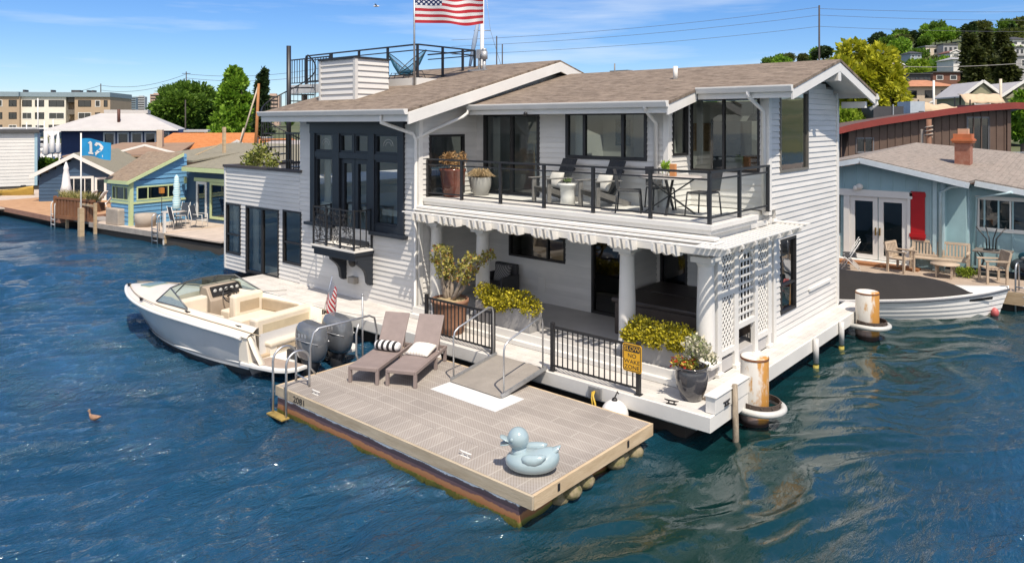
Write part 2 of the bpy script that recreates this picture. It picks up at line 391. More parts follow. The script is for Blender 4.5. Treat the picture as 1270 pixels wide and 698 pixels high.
def window(parent, axis, plane, out, a0, a1, z0, z1, w=.06, fm=None, gm=None, vs=(), hs=(), name='window', label=None, pane_o=-.02, o1=.035, mw=.045):
    P = mapper(axis, plane, out)
    f = frame_bars(MB(), P, a0, a1, z0, z1, w, vs=vs, hs=hs, o1=o1, mw=mw).build(name, fm or FRAME, parent)
    g = MB(); g.add([P(a0+w*.5,pane_o,z0+w*.5),P(a1-w*.5,pane_o,z0+w*.5),P(a1-w*.5,pane_o,z1-w*.5),P(a0+w*.5,pane_o,z1-w*.5)], [(0,1,2,3)])
    g.build('pane', gm or GLASS, f)
    if label: f['label'] = label
    return f
def railing(parent, pts, h=.95, posts=None, mat_=None, glassm=None, name='railing', mid=.80, bot=.12, pr=.03):
    """flat top rail, a second rail under it and a bottom rail on square posts"""
    r = MB(); pts = [Vector(p) for p in pts]
    for a, b in zip(pts, pts[1:]):
        up = Vector((0,0,1))
        r.bar(a+up*(h), b+up*(h), .065, .04); r.bar(a+up*(mid), b+up*(mid), .035, .03); r.bar(a+up*(bot), b+up*(bot), .035, .03)
    o = r.build(name, mat_ or BLACK, parent)
    for p in posts or []:
        q = MB(); p = Vector(p); q.box(p.x-pr, p.x+pr, p.y-pr, p.y+pr, p.z, p.z+h-.02); q.box(p.x-.05, p.x+.05, p.y-.05, p.y+.05, p.z, p.z+.012); q.build('post', mat_ or BLACK, o)
    if glassm:
        for a, b in zip(pts, pts[1:]):
            g = MB(); u = Vector((0,0,1)); g.add([a+u*(bot+.02), b+u*(bot+.02), b+u*(mid-.02), a+u*(mid-.02)], [(0,1,2,3)]); g.build('glass_panel', glassm, o)
    return o

# ================================================================== the big houseboat
H = thing('houseboat', 'big white two storey houseboat with brown shingle roofs and black railings, in the middle', 'houseboat', (-8, 4, .3))
XW = -.75; YL = 1.2; YF = 3.2; YG = 4.2; FZ = 3.40; DZ = .6; PZ = .84; XS = -8.1
# --- float under the house and its deck boards
b = MB(); b.box(-17.4, -.6, .35, 9.1, -.6, .30); b.build('float_base', mat('wet_logs', (.035,.03,.026), .8, .3, 2), H)
b = MB()
for k in range(8):                                       # front walk, boards along the front
    y0 = .055 + k*.146; b.box(-15.2, -.02 if k < 9 else -.27, y0, y0+.140, DZ-.04, DZ)
for k in range(3): 
    y0 = .055 + (8+k)*.146; b.box(-15.2, -.30, y0, y0+.140, DZ-.04, DZ)
for k in range(4):                                       # side walk, boards along the side
    x0 = -.74 + k*.118; b.box(x0, x0+.113, 1.665, 9.35, DZ-.04, DZ)
b.build('deck', DECKW, H, bevel=.004)
b = MB(); b.box(-15.2, 0, 0, .05, .36, DZ+.004); b.box(-.27, -.23, 1.4, 9.4, .33, DZ+.004); b.box(-.04, 0, .052, 1.4, .36, DZ+.003)
b.box(-.26, 0.0, 1.40, 1.44, .36, DZ+.002)
b.box(-15.2, -.28, .10, .2, .30, .5); b.box(-.5,-.3,.3,9.3,.30,.5)
b.build('deck_fascia', WHITE, H, bevel=.006)
b = MB(); b.box(-.16, 0.012, .16, 1.46, DZ+.005, .86); b.box(-.18, .03, .14, 1.48, .86, .885); b.build('parapet', WHITE, H, bevel=.008)
b = MB()
for k in range(6): b.box(-.46+k*.05, -.425+k*.05, .62, 1.35, DZ+.004, DZ+.02)
b.build('drain_grate', mat('grate_wood', (.16,.13,.10), .8), H)
# --- porch
b = MB(); b.box(-8.05, -.75, .985, 4.6, DZ+.002, PZ); b.build('porch_floor', PORCH, H, bevel=.01)
b = MB(); b.box(-8.06, -.78, .94, .984, DZ+.004, PZ+.004); b.box(-8.06,-.78,.84,.94,DZ+.004,DZ+.10); b.build('porch_step', WHITE, H, bevel=.008)
# --- walls of lapped siding
b = MB(); siding(b, 'x', YL, -1, -17.5, -13.2, DZ-.1, 3.78, [(-17.45,-16.52,1.0,2.62),(-16.2,-14.3,DZ-.1,2.62),(-14.08,-13.2,1.1,2.66)])
siding(b, 'x', YL, -1, -13.2, -8.2, DZ, 5.35, [(-13.2,-13.12,1.1,2.66),(-12.62,-8.62,2.42,5.30)])
b.build('siding_wall', SIDING, H)
b = MB(); siding(b, 'y', XS, 1, 1.28, YF, DZ, 5.6, [(1.5,2.72,FZ,4.92)]); b.build('siding_wall', SIDING, H)
b = MB(); siding(b, 'x', YF, -1, XS, -2.55, FZ, 5.60, [(-7.84,-5.98,FZ,5.45),(-5.19,-3.0,4.38,5.46)]); b.build('siding_wall', SIDING, H)
b = MB(); siding(b, 'x', 3.3, -1, XS, -3.42, PZ, 3.25, [(-7.05,-5.27,1.86,2.46),(-4.52,-3.5,PZ,2.92)]); b.build('siding_wall', SIDING, H)
b = MB(); siding(b, 'y', -3.42, 1, 3.3, 4.3, PZ, 3.25); siding(b, 'x', 4.3, -1, -3.4, XW, PZ, 3.25, [(-3.3,-2.62,1.5,2.7),(-2.2,-.95,1.5,2.7)]); b.build('siding_wall', SIDING, H)
b = MB(); siding(b, 'y', -2.5, 1, YF, YG, FZ, 5.75, [(3.36,4.05,4.5,5.62)]); siding(b, 'x', YG, -1, -2.5, -.85, FZ, 4.16); siding(b, 'x', YG, -1, -.92, -.85, 4.16, 5.9); b.build('siding_wall', SIDING, H)
gtop = lambda y: 6.44 - .242*abs(y-6.6)
b = MB(); siding(b, 'y', XW, 1, 4.58, 8.55, DZ, FZ, [(4.83,5.73,1.12,2.72)])
siding(b, 'y', XW, 1, 4.32, 8.55, FZ, 6.40, [(4.80,6.52,4.14,6.5)], top=gtop); siding(b,'y',XW,1,4.32,4.8,5.9,6.02,top=gtop)
b.build('siding_wall', SIDING, H)
b = MB(); b.box(-17.45, -.8, 8.9, 9.0, DZ, 3.3); b.box(-13.2,-7.9,8.9,9.0,3.3,5.4); b.box(-8,-.8,8.9,9,3.3,5.8); b.box(-17.5, -17.42, 1.25, 8.9, DZ, 3.78); b.box(-13.25, -13.15, 1.32, 8.9, 3.7, 5.4); b.box(-.87,-.78,8.55,8.9,DZ,5.5); b.build('back_wall', SIDING, H)
# corner boards
b = MB()
for x0,x1,y0,y1,z0,z1 in ((-8.2,-8.07,1.165,1.29,DZ,5.5),(-17.56,-17.46,1.165,1.28,DZ-.1,3.79),(-.86,-.715,4.18,4.32,FZ-.1,6.0),(-.86,-.715,4.44,4.58,DZ,3.2),(-.83,-.715,8.55,8.66,DZ,5.95),(-2.6,-2.47,3.16,3.3,FZ,5.65)):
    b.box(x0,x1,y0,y1,z0,z1)
b.build_each('corner_board', TRIM, H, bevel=.006)
# low terrace on the left block
b = MB(); b.box(-17.58, -13.1, 1.13, 1.30, 3.78, 3.86); b.box(-17.58,-17.4,1.30,8.9,3.78,3.86); b.build('parapet_cap', mat('dark_cap', (.06,.05,.048), .6), H)
b = MB(); b.box(-17.4,-13.25,1.3,8.9,3.3,3.4); b.build('terrace_floor', PORCH, H)
# rooms behind the glass
b = MB()
b.box(-8.0,-.9,3.3,8.8,FZ-.2,FZ-.02); b.box(-8.0,-.9,8.78,8.88,FZ,5.8); b.box(-5.4,-5.3,6.4,8.8,FZ,5.9); b.box(-17.4,-.9,1.4,8.8,PZ-.25,PZ-.02) ; b.box(-13.1,-8.2,1.35,8.8,2.85,3.0); b.box(-8.0,-7.9,3.4,8.8,FZ,5.6)
b.box(-13.1,-8.2,8.6,8.7,3.0,5.6)
b.box(-17.4,-8.2,4.6,4.7,.9,3.2)
b.build('inner_wall', ROOM, H)
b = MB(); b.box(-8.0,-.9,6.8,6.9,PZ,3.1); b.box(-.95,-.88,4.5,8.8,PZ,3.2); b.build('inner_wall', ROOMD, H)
b = MB(); b.box(-2.1,-1.15,7.3,7.42,3.6,5.4); b.build('inner_door', mat('teal_blue_panel', (.03,.09,.14), .5), H)
b = MB(); b.box(-3.4,-2.65,7.2,7.9,FZ,5.25); b.box(-3.43,-3.40,7.15,7.2,FZ,5.3); b.build('fridge', mat('grey_steel_panel', (.16,.17,.18), .3, metal=.5), H)
b = MB(); b.box(-2.4,-1.15,5.4,6.1,4.36,4.42); b.box(-2.3,-1.25,5.5,6.0,FZ,4.36); b.build('counter', mat('pale_stone', (.55,.53,.5), .3), H)
b = MB(); b.box(-6.2,-4.0,5.2,6.4,4.1,4.16); b.box(-5.9,-5.8,5.6,5.9,FZ,4.1); b.box(-4.4,-4.3,5.6,5.9,FZ,4.1); b.build('inner_table', mat('dark_wood', (.06,.04,.03), .5), H)
b = MB(); b.lathe([(.02,0),(.2,.0),(.22,.25),(.2,.5)],(-1.35,4.85,4.0),16); b.tube([(-1.35,4.85,FZ),(-1.35,4.85,4.0)],.03); b.build('bar_stool', mat('tan_leather', (.30,.15,.07), .5), H)
for x0,x1,z0,z1,c in ((-4.8,-4.1,4.4,5.2,(.25,.16,.08)),(-7.4,-6.6,4.5,5.3,(.10,.18,.24)),(-2.55,-2.2,4.6,5.2,(.5,.4,.2))):
    b = MB(); b.box(x0,x1,8.74,8.777,z0,z1); b.build('picture', mat('picture_%d' % int(-x0*10), c, .6, .5, 6), H)
b = MB(); b.box(-6.9,-4.6,4.9,5.5,3.55,3.85); b.box(-6.9,-4.6,5.5,5.75,3.55,4.3); b.build('sofa', mat('grey_sofa', (.20,.21,.23), .9), H)
b = MB(); b.box(-3.4,-1.2,8.2,8.75,FZ,4.3); b.box(-3.4,-2.7,8.4,8.75,4.75,5.4); b.build('kitchen_cabinet', mat('white_cabinet', (.62,.62,.60), .4), H)
b = MB(); b.tube([(-1.7,5.75,5.9),(-1.7,5.75,5.4)],.01); b.lathe([(.16,0),(.05,.18)],(-1.7,5.75,5.25),14); b.build('pendant_lamp', mat('dark_shade', (.04,.04,.04), .4), H)
b = MB(); b.tube([(-7.3,4.6,FZ),(-7.3,4.6,4.7)],.02); b.lathe([(.2,0),(.12,.3)],(-7.3,4.6,4.65),16); b.build('floor_lamp', mat('cream_shade', (.75,.6,.4), .7), H)
# ceiling/soffit slabs
b = MB(); b.box(-8.05,-.78,3.3,8.8,3.1,3.2); b.build('porch_ceiling', WHITE, H)

# --- windows and doors of the left block
window(H,'x',YL,-1,-17.45,-16.52,1.0,2.62,.055,hs=(1.62,))
window(H,'x',YL,-1,-16.2,-14.3,DZ-.05,2.62,.06,vs=(-15.25,),name='sliding_door',mw=.1)
window(H,'x',YL,-1,-14.08,-13.12,1.1,2.66,.055,hs=(1.72,))
window(H,'y',XS,1,1.5,2.72,FZ,4.92,.06,gm=GLASSD)
# --- tall dark timber window bay with its french doors
P = mapper('x', YL, -1); b = MB()
def ab(a0,a1,o0,o1,z0,z1): abox(b,P,a0,a1,o0,o1,z0,z1)
for a0,a1 in ((-12.62,-12.40),(-11.56,-11.26),(-10.02,-9.76),(-8.84,-8.62)): ab(a0,a1,-.1,.07,2.42,5.0)
ab(-12.62,-8.62,-.1,.085,4.92,5.30); ab(-12.70,-8.54,-.05,.13,5.18,5.30); ab(-12.40,-8.84,-.1,.06,4.26,4.42)
for a0,a1 in ((-12.40,-11.56),(-9.76,-8.84)): ab(a0,a1,-.1,.05,2.42,2.62)
for a0,a1 in ((-12.78,-11.5),(-9.86,-8.5)): ab(a0,a1,0,.17,2.36,2.44)
ab(-10.68,-10.60,-.1,.05,4.42,4.92); ab(-11.26,-10.02,-.1,.05,2.0,2.14)
for k in range(1,5): ab(-12.66-.02*k,-8.58+.02*k,0,.085+.02*k,5.28+.03*k,5.31+.03*k)
bay = b.build('window_bay', NAVY, H, bevel=.006)
for a0,a1,z0,z1 in ((-12.40,-11.56,2.62,4.26),(-9.76,-8.84,2.62,4.26),(-12.40,-11.56,4.42,4.92),(-9.76,-8.84,4.42,4.92),(-11.26,-10.68,4.42,4.92),(-10.60,-10.02,4.42,4.92)):
    g = frame_bars(MB(), P, a0+.002, a1-.002, z0+.002, z1-.002, .05, -.08, .03).build('window', NAVY, bay)
    q = MB(); q.add([P(a0+.03,-.03,z0+.03),P(a1-.03,-.03,z0+.03),P(a1-.03,-.03,z1-.03),P(a0+.03,-.03,z1-.03)],[(0,1,2,3)]); q.build('pane', GLASS, bay)
for a0,a1 in ((-11.24,-10.65),(-10.63,-10.04)):
    f = frame_bars(MB(), P, a0, a1, 2.15, 4.25, .12, -.09, .0).build('french_door', NAVY, bay)
    q = MB(); q.add([P(a0+.1,-.05,2.3),P(a1-.1,-.05,2.3),P(a1-.1,-.05,4.2),P(a0+.1,-.05,4.2)],[(0,1,2,3)]); q.build('pane', GLASS, bay)
q = MB()
for a0,a1,z0,z1 in ((-12.2,-11.76,4.52,4.86),(-9.6,-9.0,4.54,4.9)):
    cx = (a0+a1)/2
    for rr in (.10,.17): q.tube([P(cx+rr*math.cos(t)*1.1,-.028,z0+.08+rr*math.sin(t)) for t in np.linspace(.0,math.pi,14)],.007,4)
q.build('leaded_pattern', TRIM, bay)
# --- little balcony in front of the french doors
jb = MB(); jb.box(-11.72,-9.80,.55,1.19,1.94,1.99); jb = jb.build('juliet_balcony', WHITE, H, bevel=.006)
q = MB(); q.box(-11.66,-9.86,.62,1.19,1.72,1.938); q.box(-11.70,-9.82,.58,1.19,1.86,1.937); q.build('balcony_base', NAVY, jb, bevel=.006)
for x in (-11.1,-9.98):
    q = MB(); prof = [(1.19,1.72),(.70,1.72),(.72,1.62)] + [(1.02-.30*math.cos(t)+.0, 1.30+.32*math.sin(t)) for t in np.linspace(1.2,.0,8)][:0] + [(.80,1.56),(.90,1.48),(.97,1.38),(1.0,1.26),(1.02,1.12),(1.08,1.05),(1.19,1.05)]
    q.prism([(x,y,z) for y,z in prof],(.12,0,0)); q.build('bracket', NAVY, jb, bevel=.008)
q = MB(); q.ell((-10.45,.98,1.60),(.11,.11,.14)); q.build('lantern', BLACK, jb)
q = MB(); RB = .60
for pl in ([(-11.64,1.17),(-11.64,RB),(-10.46,RB),(-9.88,RB),(-9.88,1.17)],):
    for zz in (2.06, 2.98): 
        for a, c in zip(pl, pl[1:]): q.bar((a[0],a[1],zz),(c[0],c[1],zz),.03,.03)
for x,y in ((-11.64,RB),(-11.05,RB),(-10.46,RB),(-9.88,RB),(-11.64,1.15),(-9.88,1.15)): q.box(x-.02,x+.02,y-.02,y+.02,1.99,3.02)
for y in (.8,.98):
    for x in (-11.64,-9.88): q.box(x-.011,x+.011,y-.011,y+.011,2.06,2.98)
q.build('balcony_railing', BLACK, jb)
q = MB(); rg = random.Random(4)
for x0,x1 in ((-11.60,-10.50),(-10.42,-9.92)):
    for k in range(int((x1-x0)*130)):
        cx = rg.uniform(x0,x1); cz = rg.uniform(2.1,2.95); rr = rg.uniform(.03,.07); a0 = rg.uniform(0,6.3)
        q.tube([(min(x1,max(x0,cx+rr*math.cos(a0+t))),RB+rg.uniform(-.008,.008),min(2.97,max(2.07,cz+rr*math.sin(a0+t)))) for t in np.linspace(0,3.6,6)],.0085,3,cap=False)
q.build('scrollwork', BLACK, jb)
q = MB(); q.box(-10.72,-10.46,1.02,1.18,1.0,1.17); q.build('wall_lamp', mat('grey_lamp', (.30,.28,.25), .5), H, bevel=.01)
# --- upper front: sliding door, long window, glazed corner
window(H,'x',YF,-1,-7.84,-5.98,FZ,5.45,.08,vs=(-6.88,),name='sliding_door',mw=.09)
window(H,'x',YF,-1,-5.19,-3.0,4.38,5.46,.075,vs=(-4.66,-3.62),mw=.07)
window(H,'y',-2.5,1,3.36,4.05,4.5,5.62,.05)
window(H,'x',YG,-1,-2.5,-.93,4.16,5.74,.04,vs=(-1.72,),name='corner_window',mw=.05)
window(H,'y',XW,1,4.80,6.52,4.14,5.92,.05,mw=.05,name='gable_window',fm=mat('bronze_frame',(.16,.15,.13),.5))
q = MB(); q.add([(XW+.0,4.86,5.92),(XW+.0,6.46,5.92),(XW+.0,6.46,6.32),(XW+.0,4.86,5.96)],[(0,1,2,3)]); q.build('gable_pane', GLASS, H)
b = MB(); b.box(XW-.06,XW+.036,6.46,6.52,5.92,6.34); b.build('window_post', MATS['bronze_frame'], H)
# --- porch windows and door
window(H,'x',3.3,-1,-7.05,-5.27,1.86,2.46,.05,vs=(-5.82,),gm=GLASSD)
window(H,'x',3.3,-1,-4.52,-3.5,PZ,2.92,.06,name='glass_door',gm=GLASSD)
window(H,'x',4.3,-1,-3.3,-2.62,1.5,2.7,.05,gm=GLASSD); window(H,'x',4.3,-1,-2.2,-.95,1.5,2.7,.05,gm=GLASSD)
window(H,'y',XW,1,4.83,5.73,1.12,2.72,.055,hs=(1.72,))
b = MB(); b.box(XW+.02,XW+.06,6.55,8.05,1.33,1.39); b.build('wall_batten', TRIM, H)
b = MB(); b.box(-6.1,-5.88,3.262,3.30,1.08,1.42); b.build('hatch', WHITE, H, bevel=.005)
# --- columns, beam, cornice, hanging rafter ends
for x in (-7.92,-6.38,-2.51,-.86):
    c = MB(); c.lathe([(.20,0),(.20,.10),(.175,.11),(.165,.2),(.163,.9),(.142,1.78),(.142,1.80),(.165,1.82),(.165,1.86),(.15,1.87)],(x,1.6,PZ),28)
    c.box(x-.20,x+.20,1.40,1.80,PZ+1.87,PZ+1.97); c.box(x-.21,x+.21,1.39,1.81,PZ,PZ+.05); c.build('column', TRIM, H, bevel=.0)
b = MB(); b.box(-8.05,-.68,1.48,1.72,2.85,3.10); b.build('porch_beam', TRIM, H, bevel=.01)
b = MB(); b.box(-8.09,-.62,1.31,3.35,3.24,FZ); b.box(-8.09,-.58,1.27,3.3,3.32,FZ+.012); b.box(-8.09,-.70,1.38,3.2,3.06,3.24)
b.build('balcony_floor', WHITE, H, bevel=.006)
b = MB(); b.box(-8.12,-.45,1.10,1.30,3.17,3.22); b.box(-8.12,-.38,1.00,1.31,3.12,3.155); b.box(-8.12,-.30,.66,.72,3.105,3.13); b.box(-8.0,-.60,1.2,1.38,2.98,3.11); b.build('cornice', TRIM, H, bevel=.006)
b = MB()
xs = -7.75
while xs < -.7:
    for k in range(3): 
        x = xs + k*.19
        b.prism([(x,.985,3.098),(x,.985,2.90),(x,.74,2.90),(x,.62,2.97),(x,.62,3.098)],(.05,0,0))
    xs += .905
b.build_each('rafter_tail', TRIM, H)
b = MB(); b.box(-8.05,-.5,.95,.982,2.93,3.10); b.build('rafter_fascia', TRIM, H)
# side pergola over the lattice
b = MB()
for k in range(7):
    y = .86 + k*.56; b.prism([(-1.0,y,3.10),(-1.0,y,2.96),(-.22,y,2.97),(-.08,y,3.05),(-.08,y,3.10)],(0,.055,0))
for k in range(6): b.box(-.64+k*.095,-.585+k*.095,.74,4.62,3.105,3.13)
b.box(-.75,-.04,4.42,4.62,3.132,3.165)
b.build('side_pergola', TRIM, H)
# --- lattice screen on the side
def lattice(mb, y0, y1, z0, z1, diag, x=XW, st=.085, w=.034):
    if diag:
        for sgn in (1,-1):
            c = -3.0
            while c < 6:
                # line z - z0 = sgn*(y-y0) + c
                pts = []
                for (ya, za) in ((y0, z0+c if sgn > 0 else z0+c),):
                    pass
                ys = np.linspace(y0, y1, 2); 
                A = max(y0, y0+(-c)/1 if sgn > 0 else y0+(c-(z1-z0))); B = min(y1, y0+(z1-z0-c) if sgn > 0 else y0+c)
                if B - A > .03:
                    f = lambda y: z0 + c + sgn*(y-y0)
                    mb.bar((x+.006*sgn,A,f(A)),(x+.006*sgn,B,f(B)),w,.010,up=(1,0,0))
                c += st*1.5
    else:
        n = max(2,round((y1-y0)/.15)); m = round((z1-z0)/.15)
        for i in range(1,n): mb.box(x-.012,x,y0+(y1-y0)*i/n-.024,y0+(y1-y0)*i/n+.024,z0,z1)
        for j in range(1,m): mb.box(x,x+.012,y0,y1,z0+(z1-z0)*j/m-.024,z0+(z1-z0)*j/m+.024)
b = MB()
for y0,y1 in ((1.78,1.95),(2.50,2.68),(3.44,3.60),(4.13,4.27)): b.box(XW-.05,XW+.04,y0,y1,DZ+.003,2.84)
b.box(XW-.05,XW+.04,1.78,4.27,2.84,2.95); b.box(XW-.045,XW+.036,1.95,2.50,2.0,2.12); b.box(XW-.045,XW+.036,3.60,4.13,2.16,2.26)
for y0,y1,z in ((1.95,2.50,.98),(2.68,3.44,1.34),(3.60,4.13,.93)): b.box(XW-.045,XW+.036,y0,y1,z-.06,z+.05)
for y in (1.86,2.59,3.52,4.2): b.box(XW-.08,XW+.08,y-.11,y+.11,DZ+.003,DZ+.06)
sc = b.build('lattice_screen', TRIM, H, bevel=.005)
b = MB(); lattice(b,1.95,2.50,1.03,2.0,True); lattice(b,1.95,2.50,2.12,2.84,True); lattice(b,3.6,4.13,.98,2.16,True); lattice(b,3.6,4.13,2.26,2.84,True); lattice(b,2.68,3.44,1.39,2.84,False)
b.tube([(XW+.02,3.06+.34*math.cos(t),2.42+.34*math.sin(t)) for t in np.linspace(0,math.pi,16)],.03,6)
b.build('lattice', TRIM, sc)
# --- balcony railing
railing(H,[(-8.06,1.42,FZ),(-.70,1.42,FZ),(-.70,4.1,FZ)],.93,[(x,1.42,FZ) for x in (-8.04,-6.88,-5.67,-4.44,-3.19,-1.89,-.70)]+[(-.70,2.68,FZ),(-.70,4.06,FZ)],glassm=RAILGLASS,name='balcony_railing')
# --- roofs
def slope_roof(mb, prof, x0, x1, th=.06):
    """prof: (y,z) points from eave over ridge to eave; skin between x0 and x1"""
    for (ya,za),(yb,zb) in zip(prof,prof[1:]):
        mb.hexa([(x0,ya,za-th),(x1,ya,za-th),(x1,yb,zb-th),(x0,yb,zb-th),(x0,ya,za),(x1,ya,za),(x1,yb,zb),(x0,yb,zb)])
RZ = lambda y: 6.64 - .242*abs(y-6.6)
b = MB(); slope_roof(b,[(2.5,RZ(2.5)),(3.72,RZ(3.72))],-7.72,-2.08); slope_roof(b,[(3.72,RZ(3.72)),(6.6,RZ(6.6)),(6.9,RZ(6.9))],-7.72,-.04); slope_roof(b,[(8.3,RZ(8.3)),(9.45,RZ(9.45))],-7.72,-.04)
for xa,xb in ((-7.72,-7.2),(-5.9,-5.0),(-3.4,-2.7),(-1.2,-.04)): slope_roof(b,[(6.9,RZ(6.9)),(8.3,RZ(8.3))],xa,xb)
b.build('shingle_roof', SHINGLE, H)
b = MB()
def under(y0,y1,x0,x1,o=.07,t=.05): b.hexa([(x0,y0,RZ(y0)-o-t),(x1,y0,RZ(y0)-o-t),(x1,y1,RZ(y1)-o-t),(x0,y1,RZ(y1)-o-t),(x0,y0,RZ(y0)-o),(x1,y0,RZ(y0)-o),(x1,y1,RZ(y1)-o),(x0,y1,RZ(y1)-o)])
under(2.56,3.76,-7.7,-2.14); under(3.78,6.58,-7.7,-.10); under(8.5,9.4,-7.7,-.10); under(6.58,8.5,-.78,-.10)
b.build('soffit', WHITE, H)
b = MB()
def rake(y0,y1,x,o=.065,d=.21,t=.045): b.hexa([(x,y0,RZ(y0)-o-d),(x+t,y0,RZ(y0)-o-d),(x+t,y1,RZ(y1)-o-d),(x,y1,RZ(y1)-o-d),(x,y0,RZ(y0)-o),(x+t,y0,RZ(y0)-o),(x+t,y1,RZ(y1)-o),(x,y1,RZ(y1)-o)])
rake(3.7,6.6,-.10); rake(6.6,9.45,-.10); rake(2.48,3.72,-2.14)
b.box(-.60,-.06,6.5,6.7,6.15,6.36); b.box(-.72,-.15,8.9,9.05,5.58,5.74)
b.build_each('rake_board', TRIM, H, bevel=.006)
def gutter(mb, x0, x1, y, z):
    mb.prism([(x0,y,z),(x0,y-.13,z),(x0,y-.13,z-.03),(x0,y-.09,z-.13),(x0,y,z-.13)],(x1-x0,0,0))
b = MB(); gutter(b,-7.7,-2.1,2.50,RZ(2.5)+.01); gutter(b,-2.08,-.06,3.72,RZ(3.72)+.01)
b.box(-7.7,-2.1,2.5,2.54,RZ(2.5)-.24,RZ(2.5)-.07); b.box(-2.08,-.06,3.72,3.76,RZ(3.72)-.24,RZ(3.72)-.07)
b.prism([(-.16,9.45,5.80),(-.16,9.58,5.80),(-.16,9.58,5.86),(-.16,9.45,5.95)],(.16,0,0))
b.tube([(-.08,9.52,5.86),(-.05,9.55,5.68),(-.2,9.5,5.55)],.045,8)
b.build_each('gutter', TRIM, H, bevel=.004)
for xa,xb in ((-7.2,-5.9),(-5.0,-3.4),(-2.7,-1.2)):  # openings added in the unseen rear slope to let daylight into the rooms
    b = MB(); b.add([(xa,6.9,RZ(6.9)-.02),(xb,6.9,RZ(6.9)-.02),(xb,8.3,RZ(8.3)-.02),(xa,8.3,RZ(8.3)-.02)],[(0,1,2,3)]); sk = b.build('added_skylight', GLASS, H)
    b = MB(); q_ = [(xa,6.9,RZ(6.9)+.02),(xb,6.9,RZ(6.9)+.02),(xb,8.3,RZ(8.3)+.02),(xa,8.3,RZ(8.3)+.02)]
    for i in range(4): b.bar(q_[i],q_[(i+1)%4],.06,.10)
    b.build('added_skylight_frame', FRAME, sk)
# left roof
LS = .262; RL = lambda y: 7.02 - LS*abs(y-6.15); XR = -7.6
b = MB(); slope_roof(b,[(.42,RL(.42)),(6.15,RL(6.15)),(6.6,RL(6.6))],-13.95,XR); slope_roof(b,[(8.2,RL(8.2)),(9.6,RL(9.6))],-13.95,XR); slope_roof(b,[(6.6,RL(6.6)),(8.2,RL(8.2))],-13.95,-12.4); slope_roof(b,[(6.6,RL(6.6)),(8.2,RL(8.2))],-9.4,XR); b.build('shingle_roof', SHINGLE, H)
b = MB()
for x in (XR-.02,):
    for y0,y1 in ((.40,6.15),(6.15,9.6)): b.hexa([(x,y0,RL(y0)-.34),(x+.05,y0,RL(y0)-.34),(x+.05,y1,RL(y1)-.34),(x,y1,RL(y1)-.34),(x,y0,RL(y0)-.062),(x+.05,y0,RL(y0)-.062),(x+.05,y1,RL(y1)-.062),(x,y1,RL(y1)-.062)])
b.build_each('rake_board', TRIM, H, bevel=.006)
b = MB()
for y0,y1 in ((.46,1.3),(8.7,9.5)): b.hexa([(-13.9,y0,RL(y0)-.14),(XR-.03,y0,RL(y0)-.14),(XR-.03,y1,RL(y1)-.14),(-13.9,y1,RL(y1)-.14),(-13.9,y0,RL(y0)-.065),(XR-.03,y0,RL(y0)-.065),(XR-.03,y1,RL(y1)-.065),(-13.9,y1,RL(y1)-.065)])
siding(b,'y',XS,1,YF,8.8,5.5,6.9,top=lambda y: RL(y)-.15); siding(b,'y',XS,1,1.28,YF,5.45,6.2,top=lambda y: RL(y)-.15)
b.box(-13.2,-8.15,1.25,1.34,5.35,5.66)
b.build('soffit', SIDING, H)
b = MB(); gutter(b,-13.97,XR+.0,.40,RL(.42)+.01); b.box(-13.95,XR-.03,.41,.46,RL(.42)-.28,RL(.42)-.066); b.build_each('gutter', TRIM, H, bevel=.004)
b = MB(); b.add([(-12.4,6.6,RL(6.6)-.02),(-9.4,6.6,RL(6.6)-.02),(-9.4,8.2,RL(8.2)-.02),(-12.4,8.2,RL(8.2)-.02)],[(0,1,2,3)]); b.build('added_skylight', GLASS, H)  # added on the unseen rear slope to brighten the left rooms
CURT = mat('pale_curtain', (.60,.58,.54), .9, .1, 2)
def curtain(x0,x1,y,z0,z1):
    b = MB(); n_ = max(8,int((x1-x0)*40)); b.grid([[(x0+(x1-x0)*i/n_, y+.025*math.sin(i*1.9), z) for z in (z0,z1)] for i in range(n_+1)]); b.build('curtain', CURT, H)
for x0,x1,y,z0,z1 in ((-12.38,-12.1,1.45,2.6,4.9),(-9.2,-8.86,1.45,2.6,4.9),(-17.4,-17.1,1.4,.9,2.6),(-16.15,-15.85,1.4,.65,2.55),(-13.45,-13.15,1.4,1.1,2.6),(-7.75,-7.5,3.45,FZ+.02,5.4),(-5.1,-4.9,3.45,4.3,5.45),(-2.45,-2.3,4.4,4.3,5.7)): curtain(x0,x1,y,z0,z1)
# downspouts
b = MB()
for pts in ([(-8.55,.38,5.42),(-8.55,.38,5.22),(-8.2,1.08,4.95),(-8.15,1.12,4.8),(-8.15,1.12,.75),(-8.15,1.0,.66)],
            [(-7.66,2.44,5.58),(-7.68,2.42,5.45),(-7.72,2.3,5.36),(-8.04,1.5,5.0),(-8.12,1.13,4.83)],
            [(-2.62,2.44,5.6),(-2.62,2.44,5.5),(-2.75,3.12,5.2),(-2.75,3.12,FZ)],
            [(-.95,3.66,5.85),(-.95,3.66,5.75),(-.82,4.12,5.45),(-.80,4.12,FZ-.05)]):
    b.tube(pts,.045,8)
b.build_each('downspout', TRIM, H)
